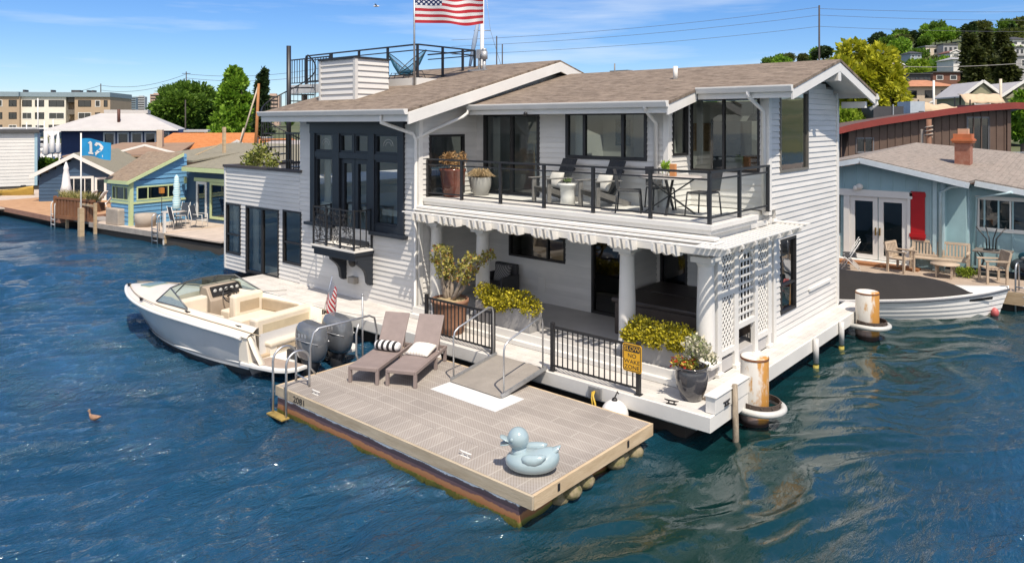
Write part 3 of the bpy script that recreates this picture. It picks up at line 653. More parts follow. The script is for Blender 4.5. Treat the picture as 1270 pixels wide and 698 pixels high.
# --- sided chimney box on the left roof
b = MB(); cx0,cx1,cy0,cy1,cz1 = -13.0,-11.35,1.75,2.9,7.0
cb = lambda y: RL(y)
siding(b,'x',cy0,-1,cx0,cx1,5.7,cz1,ex=.165,proud=.035); siding(b,'y',cx1,1,cy0,cy1,5.7,cz1,ex=.165,proud=.035); b.box(cx0,cx1-.1,cy0+.1,cy1,5.6,cz1-.01)
b.box(cx1-.05,cx1+.045,cy0-.045,cy0+.05,5.7,cz1); b.box(cx0-.04,cx0+.05,cy0-.04,cy0+.05,5.6,cz1)
ch = b.build('chimney', SIDING, H); b = MB(); b.box(cx0-.06,cx1+.06,cy0-.06,cy1+.05,cz1,cz1+.05); b.build('chimney_cap', FRAME, ch)
# --- roof deck
RD = 6.5; rx0,rx1,ry0,ry1 = -17.3,-10.73,3.45,6.0
b = MB(); b.box(rx0,rx1,ry0,ry1,RD-.05,RD); b.build('roof_deck', mat('grey_boards', (.36,.34,.32), .8, .2, 3), H)
b = MB(); b.box(rx0-.05,rx1+.05,ry0-.05,ry0,RD-.29,RD+.01); b.box(rx1,rx1+.05,ry0,ry1,RD-.29,RD+.01); b.build('roof_deck_fascia', WHITE, H, bevel=.006)
b = MB(); b.box(rx1-.5,rx1-.38,ry0+.1,ry0+.22,5.9,RD-.29); b.box(-15.6,-15.45,ry0+.2,ry0+.34,3.4,RD-.29); b.box(-16.9,-16.78,ry0+.2,ry0+.34,3.4,RD-.29); b.build('deck_post', mat('timber', (.36,.25,.16), .8), H)
railing(H,[(rx0+.9,ry0+.05,RD),(rx1-.03,ry0+.05,RD),(rx1-.03,ry1-.1,RD),(rx1-2.2,ry1-.1,RD)],.98,[(x,ry0+.05,RD) for x in (-16.4,-14.95,-13.5,-12.1,-10.76)]+[(rx1-.03,y,RD) for y in (4.5,5.35,5.88)],glassm=None,name='roof_deck_railing',mid=.82)
b = MB()
for k in range(15): b.box(-17.28+k*.155,-17.262+k*.155,3.49,3.51,RD+.08,RD+.9)
b.box(-17.3,-15.0,3.48,3.52,RD+.07,RD+.1); b.box(-17.3,-15.0,3.48,3.52,RD+.87,RD+.91); b.box(-15.05,-14.99,3.47,3.53,RD,RD+.95)
b.build('stair_gate', BLACK, H)
# --- spiral stair from the terrace to the roof deck
sx, sy = -16.2, 2.7
b = MB(); b.tube([(sx,sy,3.4),(sx,sy,7.75)],.075,12); st = b.build('spiral_stair', BLACK, H)
n = 14
for k in range(n):
    a = R(20 - 27*k); z = 3.55 + k*.215; q = MB()
    d = lambda r, an: (sx + r*math.cos(an), sy + r*math.sin(an))
    p = [d(.08,a),d(.85,a-R(13)),d(.85,a+R(13))]
    q.prism([(p[0][0],p[0][1],z),(p[1][0],p[1][1],z),(p[2][0],p[2][1],z)],(0,0,.035)); q.build('tread', BLACK, st)
q = MB(); hr = []
for k in range(n*3):
    a = R(20 - 9*k); z = 3.55 + k*.0717; x, y = sx+.86*math.cos(a), sy+.86*math.sin(a)
    hr.append((x,y,z+.92)); q.tube([(x,y,z),(x,y,z+.92)],.010,4,cap=False)
q.tube(hr,.022,6); q.build('spiral_railing', BLACK, st)
b = MB(); 
for k in range(8): b.box(-14.2+k*.13,-14.18+k*.13,1.35,1.37,3.4,4.9)
b.box(-14.25,-13.2,1.34,1.38,4.88,4.93); b.box(-14.25,-13.2,1.34,1.38,3.5,3.53); b.build('terrace_gate', BLACK, H)
# roof vents and pipes
b = MB(); b.tube([(-3.3,5.0,6.2),(-3.3,5.0,6.55)],.055,12); b.build('roof_vent', TRIM, H)
b = MB(); b.tube([(-9.85,5.35,6.7),(-9.85,5.35,7.12)],.055,12); b.tube([(-9.85,5.35,7.12),(-9.85,5.35,7.36)],.10,14); b.tube([(-9.85,5.35,7.36),(-9.85,5.35,7.44)],.07,14); b.box(-10.4,-9.7,5.2,5.6,6.72,6.82); b.tube([(-10.05,5.35,6.7),(-10.05,5.35,7.3)],.045,8); b.box(-10.12,-9.98,5.28,5.42,7.15,7.42); b.build('flue', mat('flue_metal',(.42,.43,.44),.45,metal=.4), H)
b = MB(); b.ell((-5.75,2.38,5.42),(.05,.05,.05)); b.build('porch_camera', BLACK, H)
b = MB(); b.lathe([(.06,0),(.02,.1),(.02,.3)],(-6.3,7.0,6.6),10); b.box(-6.6,-6.0,7.2,7.5,6.5,6.72); b.build_each('roof_vent', mat('vent_grey',(.2,.2,.2),.6), H)
# ================================================================== swim float
FX0,FX1,FY0,FY1,FT = -6.79,-.76,-3.45,-.43,.45
def grid_deck(name, swap):
    m = bpy.data.materials.new(name); m.use_nodes = True; n, L, p = nodes(m); p.inputs['Roughness'].default_value = .75
    t = n.new('ShaderNodeTexCoord'); mp = n.new('ShaderNodeMapping'); mp.inputs['Rotation'].default_value = (0,0,R(90) if swap else 0); L(t.outputs['Object'], mp.inputs[0])
    b = n.new('ShaderNodeTexBrick'); b.inputs['Scale'].default_value = 1; b.inputs['Brick Width'].default_value = 1.16 if not swap else 3; b.inputs['Row Height'].default_value = .245
    b.inputs['Mortar Size'].default_value = .012; b.inputs['Color1'].default_value = (.375,.345,.315,1); b.inputs['Color2'].default_value = (.34,.312,.285,1); b.inputs['Mortar'].default_value = (.41,.38,.345,1)
    L(mp.outputs[0], b.inputs['Vector'])
    sp = n.new('ShaderNodeSeparateXYZ'); L(mp.outputs[0], sp.inputs[0])
    def math_(op, a, bb=None):
        q = n.new('ShaderNodeMath'); q.operation = op
        for i, v in enumerate((a, bb)):
            if v is None: continue
            if isinstance(v, (int, float)): q.inputs[i].default_value = v
            else: L(v, q.inputs[i])
        return q.outputs[0]
    sx = math_('SINE', math_('MULTIPLY', sp.outputs[0], 2*math.pi/.058)); sy = math_('SINE', math_('MULTIPLY', sp.outputs[1], 2*math.pi/.049))
    hole = math_('GREATER_THAN', math_('MULTIPLY', sx, sy), .12)
    nz = n.new('ShaderNodeTexNoise'); nz.inputs['Scale'].default_value = 1.3; nz.inputs['Detail'].default_value = 6; L(t.outputs['Object'], nz.inputs['Vector'])
    rr = n.new('ShaderNodeValToRGB'); rr.color_ramp.elements[0].color = (.80,.79,.78,1); rr.color_ramp.elements[0].position = .3; rr.color_ramp.elements[1].color = (1.08,1.07,1.05,1); rr.color_ramp.elements[1].position = .7; L(nz.outputs['Fac'], rr.inputs[0])
    x = n.new('ShaderNodeMixRGB'); x.inputs[2].default_value = (.20,.165,.14,1); f = math_('MULTIPLY', math_('MULTIPLY', hole, math_('SUBTRACT', 1, b.outputs['Fac'])), .55); L(f, x.inputs[0]); L(b.outputs['Color'], x.inputs[1])
    y = n.new('ShaderNodeMixRGB'); y.blend_type = 'MULTIPLY'; y.inputs[0].default_value = 1; L(x.outputs[0], y.inputs[1]); L(rr.outputs[0], y.inputs[2]); L(y.outputs[0], p.inputs['Base Color'])
    return m
fl = thing('swim_float', 'wide tan swim float with gridded deck panels and timber edges, in front of the houseboat', 'dock', ((FX0+FX1)/2, (FY0+FY1)/2, 0))
b = MB(); b.box(FX0+.05,FX1-.05,FY0+.62,FY1-.04,FT-.04,FT); b.build('deck_panel', grid_deck('float_grid', False), fl)
b = MB(); b.box(FX0+.05,FX1-.05,FY0+.05,FY0+.615,FT-.04,FT+.001); b.build('edge_panel', grid_deck('float_grid_edge', True), fl)
WOODE = mat('weathered_timber', (.36,.29,.20), .75, .3, 1.5, .25, 14, col2=(.50,.43,.32), stretch=(1,6,6))
b = MB(); b.box(FX0,FX1,FY0,FY0+.045,FT-.175,FT+.004); b.build('front_board', WOODE, fl, bevel=.006)
WOODS = mat('fresh_timber', (.42,.31,.19), .75, .3, 1.5, .25, 14, col2=(.58,.46,.31), stretch=(6,1,6))
b = MB(); b.box(FX1-.045,FX1,FY0+.046,FY1,FT-.19,FT+.003); b.box(FX0,FX0+.045,FY0+.046,FY1,FT-.19,FT+.003); b.box(FX0+.046,FX1-.046,FY1-.04,FY1,FT-.19,FT+.003); b.build('side_board', WOODS, fl, bevel=.006)
m = bpy.data.materials.new('stained_float_side'); m.use_nodes = True; n, L, p = nodes(m); p.inputs['Roughness'].default_value = .8
t = n.new('ShaderNodeTexCoord'); sp = n.new('ShaderNodeSeparateXYZ'); L(t.outputs['Object'], sp.inputs[0])
nz = n.new('ShaderNodeTexNoise'); nz.inputs['Scale'].default_value = 3.2; nz.inputs['Detail'].default_value = 10; nz.inputs['Roughness'].default_value = .75; L(t.outputs['Object'], nz.inputs['Vector'])
a1 = n.new('ShaderNodeMath'); a1.operation = 'MULTIPLY_ADD'; a1.inputs[1].default_value = .16; L(nz.outputs['Fac'], a1.inputs[0]); L(sp.outputs[2], a1.inputs[2])
rp_ = n.new('ShaderNodeValToRGB'); mr = n.new('ShaderNodeMapRange'); mr.inputs['From Min'].default_value = 0; mr.inputs['From Max'].default_value = .32; L(a1.outputs[0], mr.inputs[0]); L(mr.outputs[0], rp_.inputs[0])
cr = rp_.color_ramp; cr.interpolation = 'LINEAR'
for pos, c in ((0,(.03,.045,.015,1)),(.22,(.12,.13,.02,1)),(.31,(.20,.18,.04,1)),(.37,(.30,.125,.05,1)),(.60,(.36,.175,.08,1)),(.66,(.10,.06,.075,1)),(.98,(.16,.11,.11,1))):
    e = cr.elements.new(pos); e.color = c
cr.elements.remove(cr.elements[0])
L(rp_.outputs[0], p.inputs['Base Color'])
b = MB(); b.box(FX0+.03,FX1-.25,FY0+.03,FY1-.2,-.5,FT-.05)
b.build('float_body', m, fl)
ROCKY = mat('mussel_crust', (.10,.10,.03), .9, .5, 9, .8, 22, col2=(.30,.24,.16))
for y in (-2.35,-1.05):
    b = MB(); rg = random.Random(int(y*10))
    for k in range(9): b.ell((FX1-.30+rg.uniform(-.1,.16), y+rg.uniform(-.28,.28), .05+rg.uniform(-.05,.08)), (.16,.17,.11), 10, 7)
    b.build('mussel_log', ROCKY, fl)
b = MB(); g = random.Random(2)
for k in range(2600):                                   # algae fringe along the waterline
    x = g.uniform(FX0+.02, FX1-.3); y = FY0+.028-abs(g.gauss(0,.012)); z = g.uniform(-.05,.05)
    b.add([(x,y,z),(x+.025,y-.004,z),(x+.012,y-.012,z-.05)],[(0,1,2)])
b.build('algae', mat('algae', (.045,.065,.010), .8, .4, 3, col2=(.17,.15,.025)), fl)
b = MB()
for y in (-2.92,-1.2): b.box(FX1-.01,FX1+.006,y,y+.05,FT-.13,FT-.03)
b.build('bolt_plate', FRAME, fl)
def letters(name, text, size, loc, rot, m, parent=None, align='CENTER', ext=.003, sx=1.0):
    c = bpy.data.curves.new(name, 'FONT'); c.body = text; c.size = size; c.align_x = align; c.align_y = 'CENTER'; c.extrude = ext; c.space_line = .95
    tmp = bpy.data.objects.new(name, c); dg = None
    COL.objects.link(tmp); bpy.context.view_layer.update()
    me = bpy.data.meshes.new_from_object(tmp.evaluated_get(bpy.context.evaluated_depsgraph_get())); bpy.data.objects.remove(tmp)
    o = bpy.data.objects.new(name, me); COL.objects.link(o); me.materials.clear(); me.materials.append(m)
    o.location = Vector(loc) - (OFF.get(parent.name, Vector((0,0,0))) if parent else Vector((0,0,0))); o.rotation_euler = rot; o.scale = (sx,1,1)
    if parent: o.parent = parent
    return o
letters('number', '2081', .15, (-6.02,FY0-.003,FT-.10), (R(90),0,0), BLACK, fl, sx=1.25)
def cleat(name_parent, x, y, z, rot=0, m=None):
    q = MB(); c, s = math.cos(rot), math.sin(rot)
    f = lambda u, v, w: (x+u*c-v*s, y+u*s+v*c, z+w)
    q.tube([f(-.12,0,.065),f(-.07,0,.055),f(.07,0,.055),f(.12,0,.065)],[.008,.014,.014,.008],6)
    for u in (-.045,.045): q.tube([f(u,0,0),f(u,0,.055)],.012,6)
    q.obox(f(0,0,.004),(.17,.05,.008),Matrix.Rotation(rot,3,'Z')); return q.build('cleat', m or GALV, name_parent)
cleat(fl,-5.86,-3.22,FT+.001,0,WHITE); cleat(fl,-2.2,-3.2,FT+.001,0,WHITE)
# ladder: two bent tubes with a wooden step
ld = MB()
lad = thing('swim_ladder', 'bent aluminium swim ladder with two hoops at the left corner of the swim float', 'ladder', (-6.45,-3.5,0))
for x in (-6.70,-6.27):
    q = MB(); arc = [(x,-3.315+.235*math.cos(t),.93+.22*math.sin(t)) for t in np.linspace(math.pi,0,12)]
    q.tube([(x,-3.55,-.35),(x,-3.55,.6)] + arc + [(x,-3.08,.6),(x,-3.08,FT)],.021,10); q.build('rail', ALU, lad)
q = MB()
for z in (-.3,): q.tube([(-6.70,-3.55,z),(-6.27,-3.55,z)],.02,8)
q.tube([(-6.70,-3.08,FT+.12),(-6.27,-3.08,FT+.12)],.015,8); q.build('rung', ALU, lad)
q = MB(); q.box(-6.74,-6.24,-3.66,-3.5,.0,.03); q.build('step', mat('mossy_step', (.30,.21,.06), .8, .4, 7), lad, bevel=.005)
# grab rail by the stern of the motorboat
q = MB(); X_ = FX0+.03
q.tube([(X_,-2.62,FT),(X_-.05,-2.70,FT+.12),(X_-.03,-2.72,FT+.5),(X_,-2.66,FT+.78),(X_,-2.56,FT+.85),(X_,-1.35,FT+.85),(X_,-1.22,FT+.78),(X_,-1.16,FT+.5),(X_,-1.2,FT+.1),(X_,-1.25,FT)],.020,10)
tag(q.build('grab_rail', ALU), 'bent aluminium grab rail on the left edge of the swim float behind the outboard engines', 'handrail')
q = MB(); q.tube([(X_,-1.62,FT),(X_-.02,-1.66,FT+.12),(X_-.02,-1.66,FT+.55),(X_,-1.62,FT+.74)],.02,8); q.tube([(X_,-1.52,FT),(X_,-1.52,FT+1.28)],.018,8); q.ell((X_,-1.52,FT+1.3),(.028,.028,.028),10,8)
tag(q.build('mooring_pole', GALV), 'thin grey upright mooring pole beside the grab rail, left of the sun loungers', 'pole')
# ramp
rampm = mat('grey_grip_ramp', (.27,.245,.215), .8, .15, 2.5, .3, 60)
rmp = thing('boarding_ramp', 'grey gangway ramp with bent handrails bridging the houseboat deck and the swim float', 'ramp', (-3.88,-.7,FT))
b = MB(); b.hexa([(-4.5,-1.25,FT+.008),(-3.26,-1.25,FT+.008),(-3.26,-.02,.60+.006),(-4.5,-.02,.60+.006),(-4.5,-1.27,FT+.03),(-3.26,-1.27,FT+.03),(-3.26,.0,.66),(-4.5,.0,.66)]); b.build('ramp_plate', rampm, rmp)
b = MB()
for x in (-4.5,-3.26): b.bar((x,-1.25,FT+.045),(x,0,.66+.015),.035,.07)
b.build_each('edge_bar', GALV, rmp)
for x in (-4.5,-3.26):
    q = MB(); z0 = FT+.04; q.tube([(x,-1.18,z0),(x,-1.18,z0+.76),(x,-1.15,z0+.86),(x,-1.06,z0+.92),(x,-.24,z0+1.14),(x,-.13,z0+1.12),(x,-.10,z0+1.02),(x,-.10,z0+.14)],.017,10); q.build('handrail', ALU, rmp)
b = MB(); b.box(-4.52,-2.95,-1.74,-1.0,FT+.002,FT+.008); tag(b.build('slide_plate', mat('white_plastic', (.70,.70,.69), .4, .1, 2)), 'flat white plastic slide plate lying on the float beneath the ramp foot', 'plate')
# ---- sun loungers
WICK = mat('taupe_resin_weave', (.25,.20,.185), .6, .12, 4, .3, 90)
def lounger(label):
    t = thing('sun_lounger', label, 'sun lounger', (0,0,0), 0, 'taupe sun loungers on the swim float', local=True)
    b = MB(); b.box(-.27,.27,0,1.15,.25,.31); b.build('seat', WICK, t, bevel=.015)
    # local y runs from foot to head, the back tilted up
    b = MB(); a = R(58); M = Matrix.Rotation(a,3,'X'); b.obox(Vector((0,1.16,.30)) + M @ Vector((0,.36,0)), (.53,.74,.045), M); b.build('backrest', WICK, t, bevel=.015)
    b = MB(); b.box(-.30,-.26,0,1.62,.235,.30); b.box(.26,.30,0,1.62,.235,.30); b.box(-.26,.26,1.58,1.62,.24,.30); b.box(-.26,.26,-.01,.03,.235,.30); b.build('frame', WICK, t, bevel=.008)
    for x in (-.27,.27):
        for y in (.03,1.05,1.56): b = MB(); b.box(x-.03,x+.03,y-.03,y+.03,0,.236); b.build('leg', WICK, t, bevel=.006)
    b = MB(); b.bar((-.2,1.42,.25),(-.2,1.42,.62),.03,.03); b.bar((.2,1.42,.25),(.2,1.42,.62),.03,.03); b.build_each('strut', WICK, t)
    return t
LA = math.atan2(.40,.916)
L1 = lounger('left taupe sun lounger with a black and white striped bolster on it'); L1.location = (-5.65,-2.36,FT+.002); L1.rotation_euler = (0,0,R(26))
L2 = dup(L1, (-5.00,-2.02,FT+.002), R(26), 'right taupe sun lounger with a cream pillow on it', 'taupe sun loungers on the swim float')
def stripes(name, c1, c2, n_, axis='X', w=.5):
    m = bpy.data.materials.new(name); m.use_nodes = True; n, L, p = nodes(m); p.inputs['Roughness'].default_value = .9
    t = n.new('ShaderNodeTexCoord'); wv = n.new('ShaderNodeTexWave'); wv.bands_direction = axis; wv.inputs['Scale'].default_value = n_; wv.inputs['Distortion'].default_value = .25; wv.inputs['Detail'].default_value = 1
    r = n.new('ShaderNodeValToRGB'); r.color_ramp.interpolation = 'CONSTANT'; r.color_ramp.elements[0].color = c1+(1,); r.color_ramp.elements[1].color = c2+(1,); r.color_ramp.elements[1].position = w
    L(t.outputs['Object'], wv.inputs['Vector']); L(wv.outputs['Color'], r.inputs[0]); L(r.outputs[0], p.inputs['Base Color']); return m
def pillow(name, m, label, loc, rot, dims, cat='pillow', group=None, k=.9, seed=0, rim=.45):
    b = MB(); N = 13; rg = random.Random(seed)
    def pt(i, j, s):
        u = -1 + 2*i/(N-1); v = -1 + 2*j/(N-1)
        e = (max(0,1-abs(u)**2.6)*max(0,1-abs(v)**2.6))**.5
        pin = 1 - .06*(1-abs(u))*(abs(v)>.99) - .06*(1-abs(v))*(abs(u)>.99)
        return (u*dims[0]/2*pin, v*dims[1]/2*pin, s*e*dims[2]/2 + rg.uniform(-.004,.004)*e)
    b.grid([[pt(i,j,1) for j in range(N)] for i in range(N)]); b.grid([[pt(i,j,-1) for j in range(N)][::-1] for i in range(N)])
    o = b.build(name, m, None, recalc=True); o.location = loc; o.rotation_euler = rot
    if label: tag(o, label, cat, group)
    return o
hd = Matrix.Rotation(R(26),3,'Z')
def on_lounger(L, v): return Vector(L.location) + hd @ Vector(v)
b = MB(); b.loft([[(x, (r*math.cos(t)), r*math.sin(t)*.8) for t in np.linspace(0,2*math.pi,17)[:-1]] for x, r in ((-.26,.03),(-.255,.085),(-.2,.11),(0,.115),(.2,.11),(.255,.085),(.26,.03))])
o = b.build('bolster_pillow', stripes('black_white_stripes', (.75,.74,.72), (.02,.02,.022), 2.6, 'X', .5)); o.location = on_lounger(L1,(.03,1.0,.41)); o.rotation_euler = (0,0,R(20)); tag(o, 'black and white striped bolster pillow on the left lounger', 'pillow')
pillow('cushion', stripes('cream_ribs', (.62,.57,.51), (.74,.70,.64), 5, 'X', .35), 'cream ribbed pillow on the right lounger', on_lounger(L2,(.0,.98,.385)), (R(14),0,R(18)), (.50,.42,.17), 'pillow')
# ---- duck
DUCK = mat('pale_blue_gloss', (.31,.40,.43), .16, .05, 2.5, coat=.6)
dk = thing('rubber_duck', 'large glossy pale blue duck figure sitting on the front corner of the swim float', 'duck figure', (-1.21,-2.90,FT+.002), R(216), local=True); dk.scale = (.91,.91,.91)
# local +x is where the duck looks
b = MB(); secs = []
for th in np.linspace(0, math.pi, 19):
    r = math.sin(th)**.62; z = .155 - .155*math.cos(th) if th < math.pi/2 else .155 - .15*math.cos(th)
    secs.append([(.02+ .39*r*math.cos(a)*(1.0 if math.cos(a)>0 else 1.04) - .05*max(0,-math.cos(a))*(z/.3), .285*r*math.sin(a), max(0,z) + .13*max(0,-math.cos(a))**3*r*(z/.3)**2) for a in np.linspace(0,2*math.pi,33)[:-1]])
b.loft(secs)
# tail tip and the wings moulded on the sides
b.loft([[(x+.0, w*math.cos(t), z+h*math.sin(t)) for t in np.linspace(0,2*math.pi,15)[:-1]] for x,z,w,h in ((-.22,.24,.14,.09),(-.32,.29,.10,.075),(-.39,.345,.06,.045),(-.425,.385,.02,.018))])
b.build('body', DUCK, dk)
for sgn in (1,-1):
    b = MB(); b.loft([[(x, sgn*(.205+.062*math.sin(t)*wd + .02*(1-abs(x+.05)/.25)), z+h*math.cos(t)) for t in np.linspace(0,2*math.pi,17)[:-1]] for x,z,h,wd in ((.15,.265,.01,.2),(.13,.26,.05,.9),(.05,.245,.085,1.2),(-.06,.25,.085,1.2),(-.15,.275,.06,1.0),(-.22,.31,.012,.3))]); b.build('wing', DUCK, dk)
hx = .215
b = MB(); b.loft([[(hx-.015+r*math.cos(t), r*math.sin(t), z) for t in np.linspace(0,2*math.pi,21)[:-1]] for z,r in ((.24,.15),(.30,.115),(.36,.11))]); b.ell((hx,0,.475),(.165,.165,.168),28,18); b.build('head', DUCK, dk)
b = MB()
for s0,up in ((1,.05),(-1,-.028)):
    rows = []
    for i,x in enumerate(np.linspace(0,1,7)):
        wv = .085*(1-.35*x**3); rows.append([(hx+.135+.135*x, wv*math.sin(a)*(1 if x<1 else .8), .43 + up*x*1.1 + s0*.022*math.cos(a)*(1-x*.6) + .012*s0) for a in np.linspace(-math.pi/2,math.pi/2,9)])
    b.grid(rows)
b.build('beak', DUCK, dk, solid=.016)
for sgn in (1,-1): b = MB(); b.ell((hx+.085,sgn*.135,.50),(.028,.022,.032),14,10); b.build('eye', DUCK, dk)
b = MB(); b.loft([[(hx+.1+.05*x, y*.06, .425) for y,x in ((-1,0),(1,0),(1,1),(-1,1))],[(hx+.1+.05*x, y*.06, .45) for y,x in ((-1,0),(1,0),(1,1),(-1,1))]]); b.build('mouth', DARK, dk)
# ---- mooring piles
RUST = bpy.data.materials.new('rusty_white_steel'); RUST.use_nodes = True; n, L, p = nodes(RUST); p.inputs['Roughness'].default_value = .65
t = n.new('ShaderNodeTexCoord'); mp = n.new('ShaderNodeMapping'); mp.inputs['Scale'].default_value = (3,3,.9); nz = n.new('ShaderNodeTexNoise'); nz.inputs['Scale'].default_value = 2.2; nz.inputs['Detail'].default_value = 10; nz.inputs['Roughness'].default_value = .7
L(t.outputs['Object'], mp.inputs[0]); L(mp.outputs[0], nz.inputs['Vector'])
r = n.new('ShaderNodeValToRGB'); r.color_ramp.elements[0].position = .56; r.color_ramp.elements[0].color = (.66,.63,.58,1); r.color_ramp.elements[1].position = .72; r.color_ramp.elements[1].color = (.20,.085,.035,1)
e = r.color_ramp.elements.new(.61); e.color = (.55,.40,.26,1)
e = r.color_ramp.elements.new(.65); e.color = (.46,.24,.08,1); L(nz.outputs['Fac'], r.inputs[0])
sp = n.new('ShaderNodeSeparateXYZ'); L(t.outputs['Object'], sp.inputs[0])
mr = n.new('ShaderNodeMapRange'); mr.inputs['From Min'].default_value = .20; mr.inputs['From Max'].default_value = .42; mr.inputs['To Min'].default_value = .75; mr.inputs['To Max'].default_value = 0; L(sp.outputs[2], mr.inputs[0])
x = n.new('ShaderNodeMixRGB'); x.inputs[2].default_value = (.36,.22,.20,1); L(mr.outputs[0], x.inputs[0]); L(r.outputs[0], x.inputs[1])
# rust sheet down the side away from the house
mr2 = n.new('ShaderNodeMath'); mr2.operation = 'MULTIPLY_ADD'; mr2.inputs[1].default_value = .55; L(nz.outputs['Fac'], mr2.inputs[0]); L(sp.outputs[0], mr2.inputs[2])
mr3 = n.new('ShaderNodeMapRange'); mr3.inputs['From Min'].default_value = .39; mr3.inputs['From Max'].default_value = .47; L(mr2.outputs[0], mr3.inputs[0])
x2 = n.new('ShaderNodeMixRGB'); x2.inputs[2].default_value = (.50,.24,.05,1); L(mr3.outputs[0], x2.inputs[0]); L(x.outputs[0], x2.inputs[1])
mr4 = n.new('ShaderNodeMapRange'); mr4.inputs['From Min'].default_value = .07; mr4.inputs['From Max'].default_value = .14; mr4.inputs['To Min'].default_value = 1; mr4.inputs['To Max'].default_value = 0; L(sp.outputs[2], mr4.inputs[0])
x3 = n.new('ShaderNodeMixRGB'); x3.inputs[2].default_value = (.035,.022,.02,1); L(mr4.outputs[0], x3.inputs[0]); L(x2.outputs[0], x3.inputs[1]); L(x3.outputs[0], p.inputs['Base Color'])
def piling(label, x, y, ztop, r):
    t = thing('mooring_pile', label, 'piling', (x,y,0), 0, 'steel mooring piles beside the houseboat', local=True)
    b = MB(); b.lathe([(r,-1.5),(r,ztop-.03),(r-.008,ztop-.008),(r-.03,ztop)],(0,0,0),32); b.build('pile', RUST, t)
    b = MB(); b.lathe([(r+.004,ztop-.055),(r+.006,ztop-.05),(r+.006,ztop-.02),(r+.004,ztop-.015)],(0,0,0),32,False); b.build('rust_band', mat('rust_edge', (.22,.09,.04), .8, .4, 8), t)
    b = MB(); cx = .10; b.tube([(cx-.42,-.40,.33),(cx,-.40,.33)] + [(cx+.38*math.cos(a),.40*math.sin(a),.33) for a in np.linspace(-math.pi/2+.15,math.pi/2-.15,16)] + [(cx,.40,.33),(cx-.42,.40,.33)],.058,10); b.build('collar', mat('galvanised_pipe', (.50,.50,.48), .5, .15, 5), t)
    b = MB(); pts = [(cx+.325*math.cos(a),.345*math.sin(a)) for a in np.linspace(0,2*math.pi,33)]
    for (a1_,b1_),(a2_,b2_) in zip(pts,pts[1:]): b.bar((a1_-.0,b1_,.405),(a2_,b2_,.405),.02,.09)
    for a in np.linspace(-2.2,2.2,9): b.ell((cx+.34*math.cos(a),.36*math.sin(a),.415),(.018,.018,.018),8,6)
    b.build('rubber_band', mat('brown_rubber', (.07,.05,.04), .8), t)
    return t
piling('rusty white steel mooring pile near the front right corner of the houseboat', .02, 1.66, 1.19, .235)
piling('smaller looking rusty white mooring pile at the far end of the side walk', .03, 8.4, 1.13, .265)
q = MB(); q.tube([(.075,.78,-.8),(.07,.78,.2),(.055,.78,.93)],[.055,.05,.045],9); tag(q.build('wooden_post', mat('grey_driftwood', (.30,.25,.19), .9, .35, 5, .4, 20, stretch=(6,6,1))), 'thin weathered grey wooden post outside the corner parapet', 'post')
for y in (5.35,7.08):
    q = MB(); q.tube([(-.17,y,.16),(-.17,y,.60)],.055,10); q.build('post_top',WHITE) if False else None
    t = thing('support_post', 'white pipe post under the side walk, nearer the front pile' if y < 6 else 'white pipe post under the side walk, nearer the far pile', 'post', (-.17,y,0), 0, 'pipe posts under the side walk', local=True)
    q = MB(); q.tube([(0,0,.10),(0,0,.62)],.06,12); q.build('pipe', mat('dull_white_pipe', (.55,.54,.53), .5), t)
    q = MB(); q.tube([(0,0,-.8),(0,0,.06)],.061,12); q.build('algae_sleeve', mat('yellow_algae', (.30,.25,.05), .8, .4, 9), t)
# ---- buoys, cable box
def buoy(label, c, r):
    t = thing('fender_buoy', label, 'buoy', c, 0, 'white round fenders on the houseboat deck edge', local=True)
    b = MB(); b.ell((0,0,0),(r,r,r*1.05),24,16); b.build('ball', mat('white_vinyl', (.74,.72,.70), .35, .06, 3), t)
    b = MB(); b.tube([(0,0,r*.95),(0,0,r*1.2)],[.06,.035],10); b.tube([(0,0,r*1.2),(.02,.06,r*1.6),(0,.12,.62-c[2])],.012,6); b.build('eye_neck', FRAME, t)
buoy('white round fender squeezed between the float edge and the houseboat, below the yellow sign', (-1.62,-.22,.30), .235)
buoy('white round fender behind the right lounger', (-6.12,-.22,.28), .20)
q = MB(); q.box(-2.28,-2.02,-.045,-.004,.40,.58); bx_ = tag(q.build('cable_box', GALV), 'small metal cable box with yellow cord on the houseboat deck edge', 'box')
q = MB(); q.tube([(-2.15,-.05,.52),(-2.13,-.12,.46),(-2.06,-.16,.36),(-2.02,-.18,.2)],.018,6); q.tube([(-2.19,-.05,.50),(-2.15,-.13,.42),(-2.10,-.17,.3)],.016,6); q.build('cord', mat('yellow_cord', (.55,.36,.04), .6), bx_)
cleat(H,-.74,.12,DZ+.003,R(10),FRAME); cleat(H,-8.1,.45,DZ+.002,R(30),FRAME)
q = cleat(H,.02,.55,.66,R(90),FRAME); 
# ---- fences on the deck edge and the sign
def fence(x0, x1, label):
    t = thing('metal_railing', label, 'railing', (x0,.12,DZ), 0, 'black bar railings along the front deck edge')
    b = MB(); b.box(x0,x1,.10,.14,DZ+.80,DZ+.84); b.box(x0,x1,.105,.135,DZ+.09,DZ+.12)
    n_ = round((x1-x0)/.112)
    b.build('rail', BLACK, t)
    b = MB()
    for k in range(1,n_): x = x0+(x1-x0)*k/n_; b.box(x-.009,x+.009,.111,.129,DZ+.12,DZ+.80)
    o = b.build('baluster', BLACK, t)
    for x in (x0,x1):
        q = MB(); q.box(x-.035,x+.035,.085,.155,DZ+.003,DZ+.90); q.box(x-.06,x+.06,.06,.18,DZ+.003,DZ+.016); q.build('post', BLACK, t, bevel=.005)
fence(-6.66,-4.70,'black bar railing on the deck edge beside the right lounger, left of the ramp')
fence(-3.20,-1.36,'black bar railing on the deck edge right of the ramp, carrying the yellow sign')
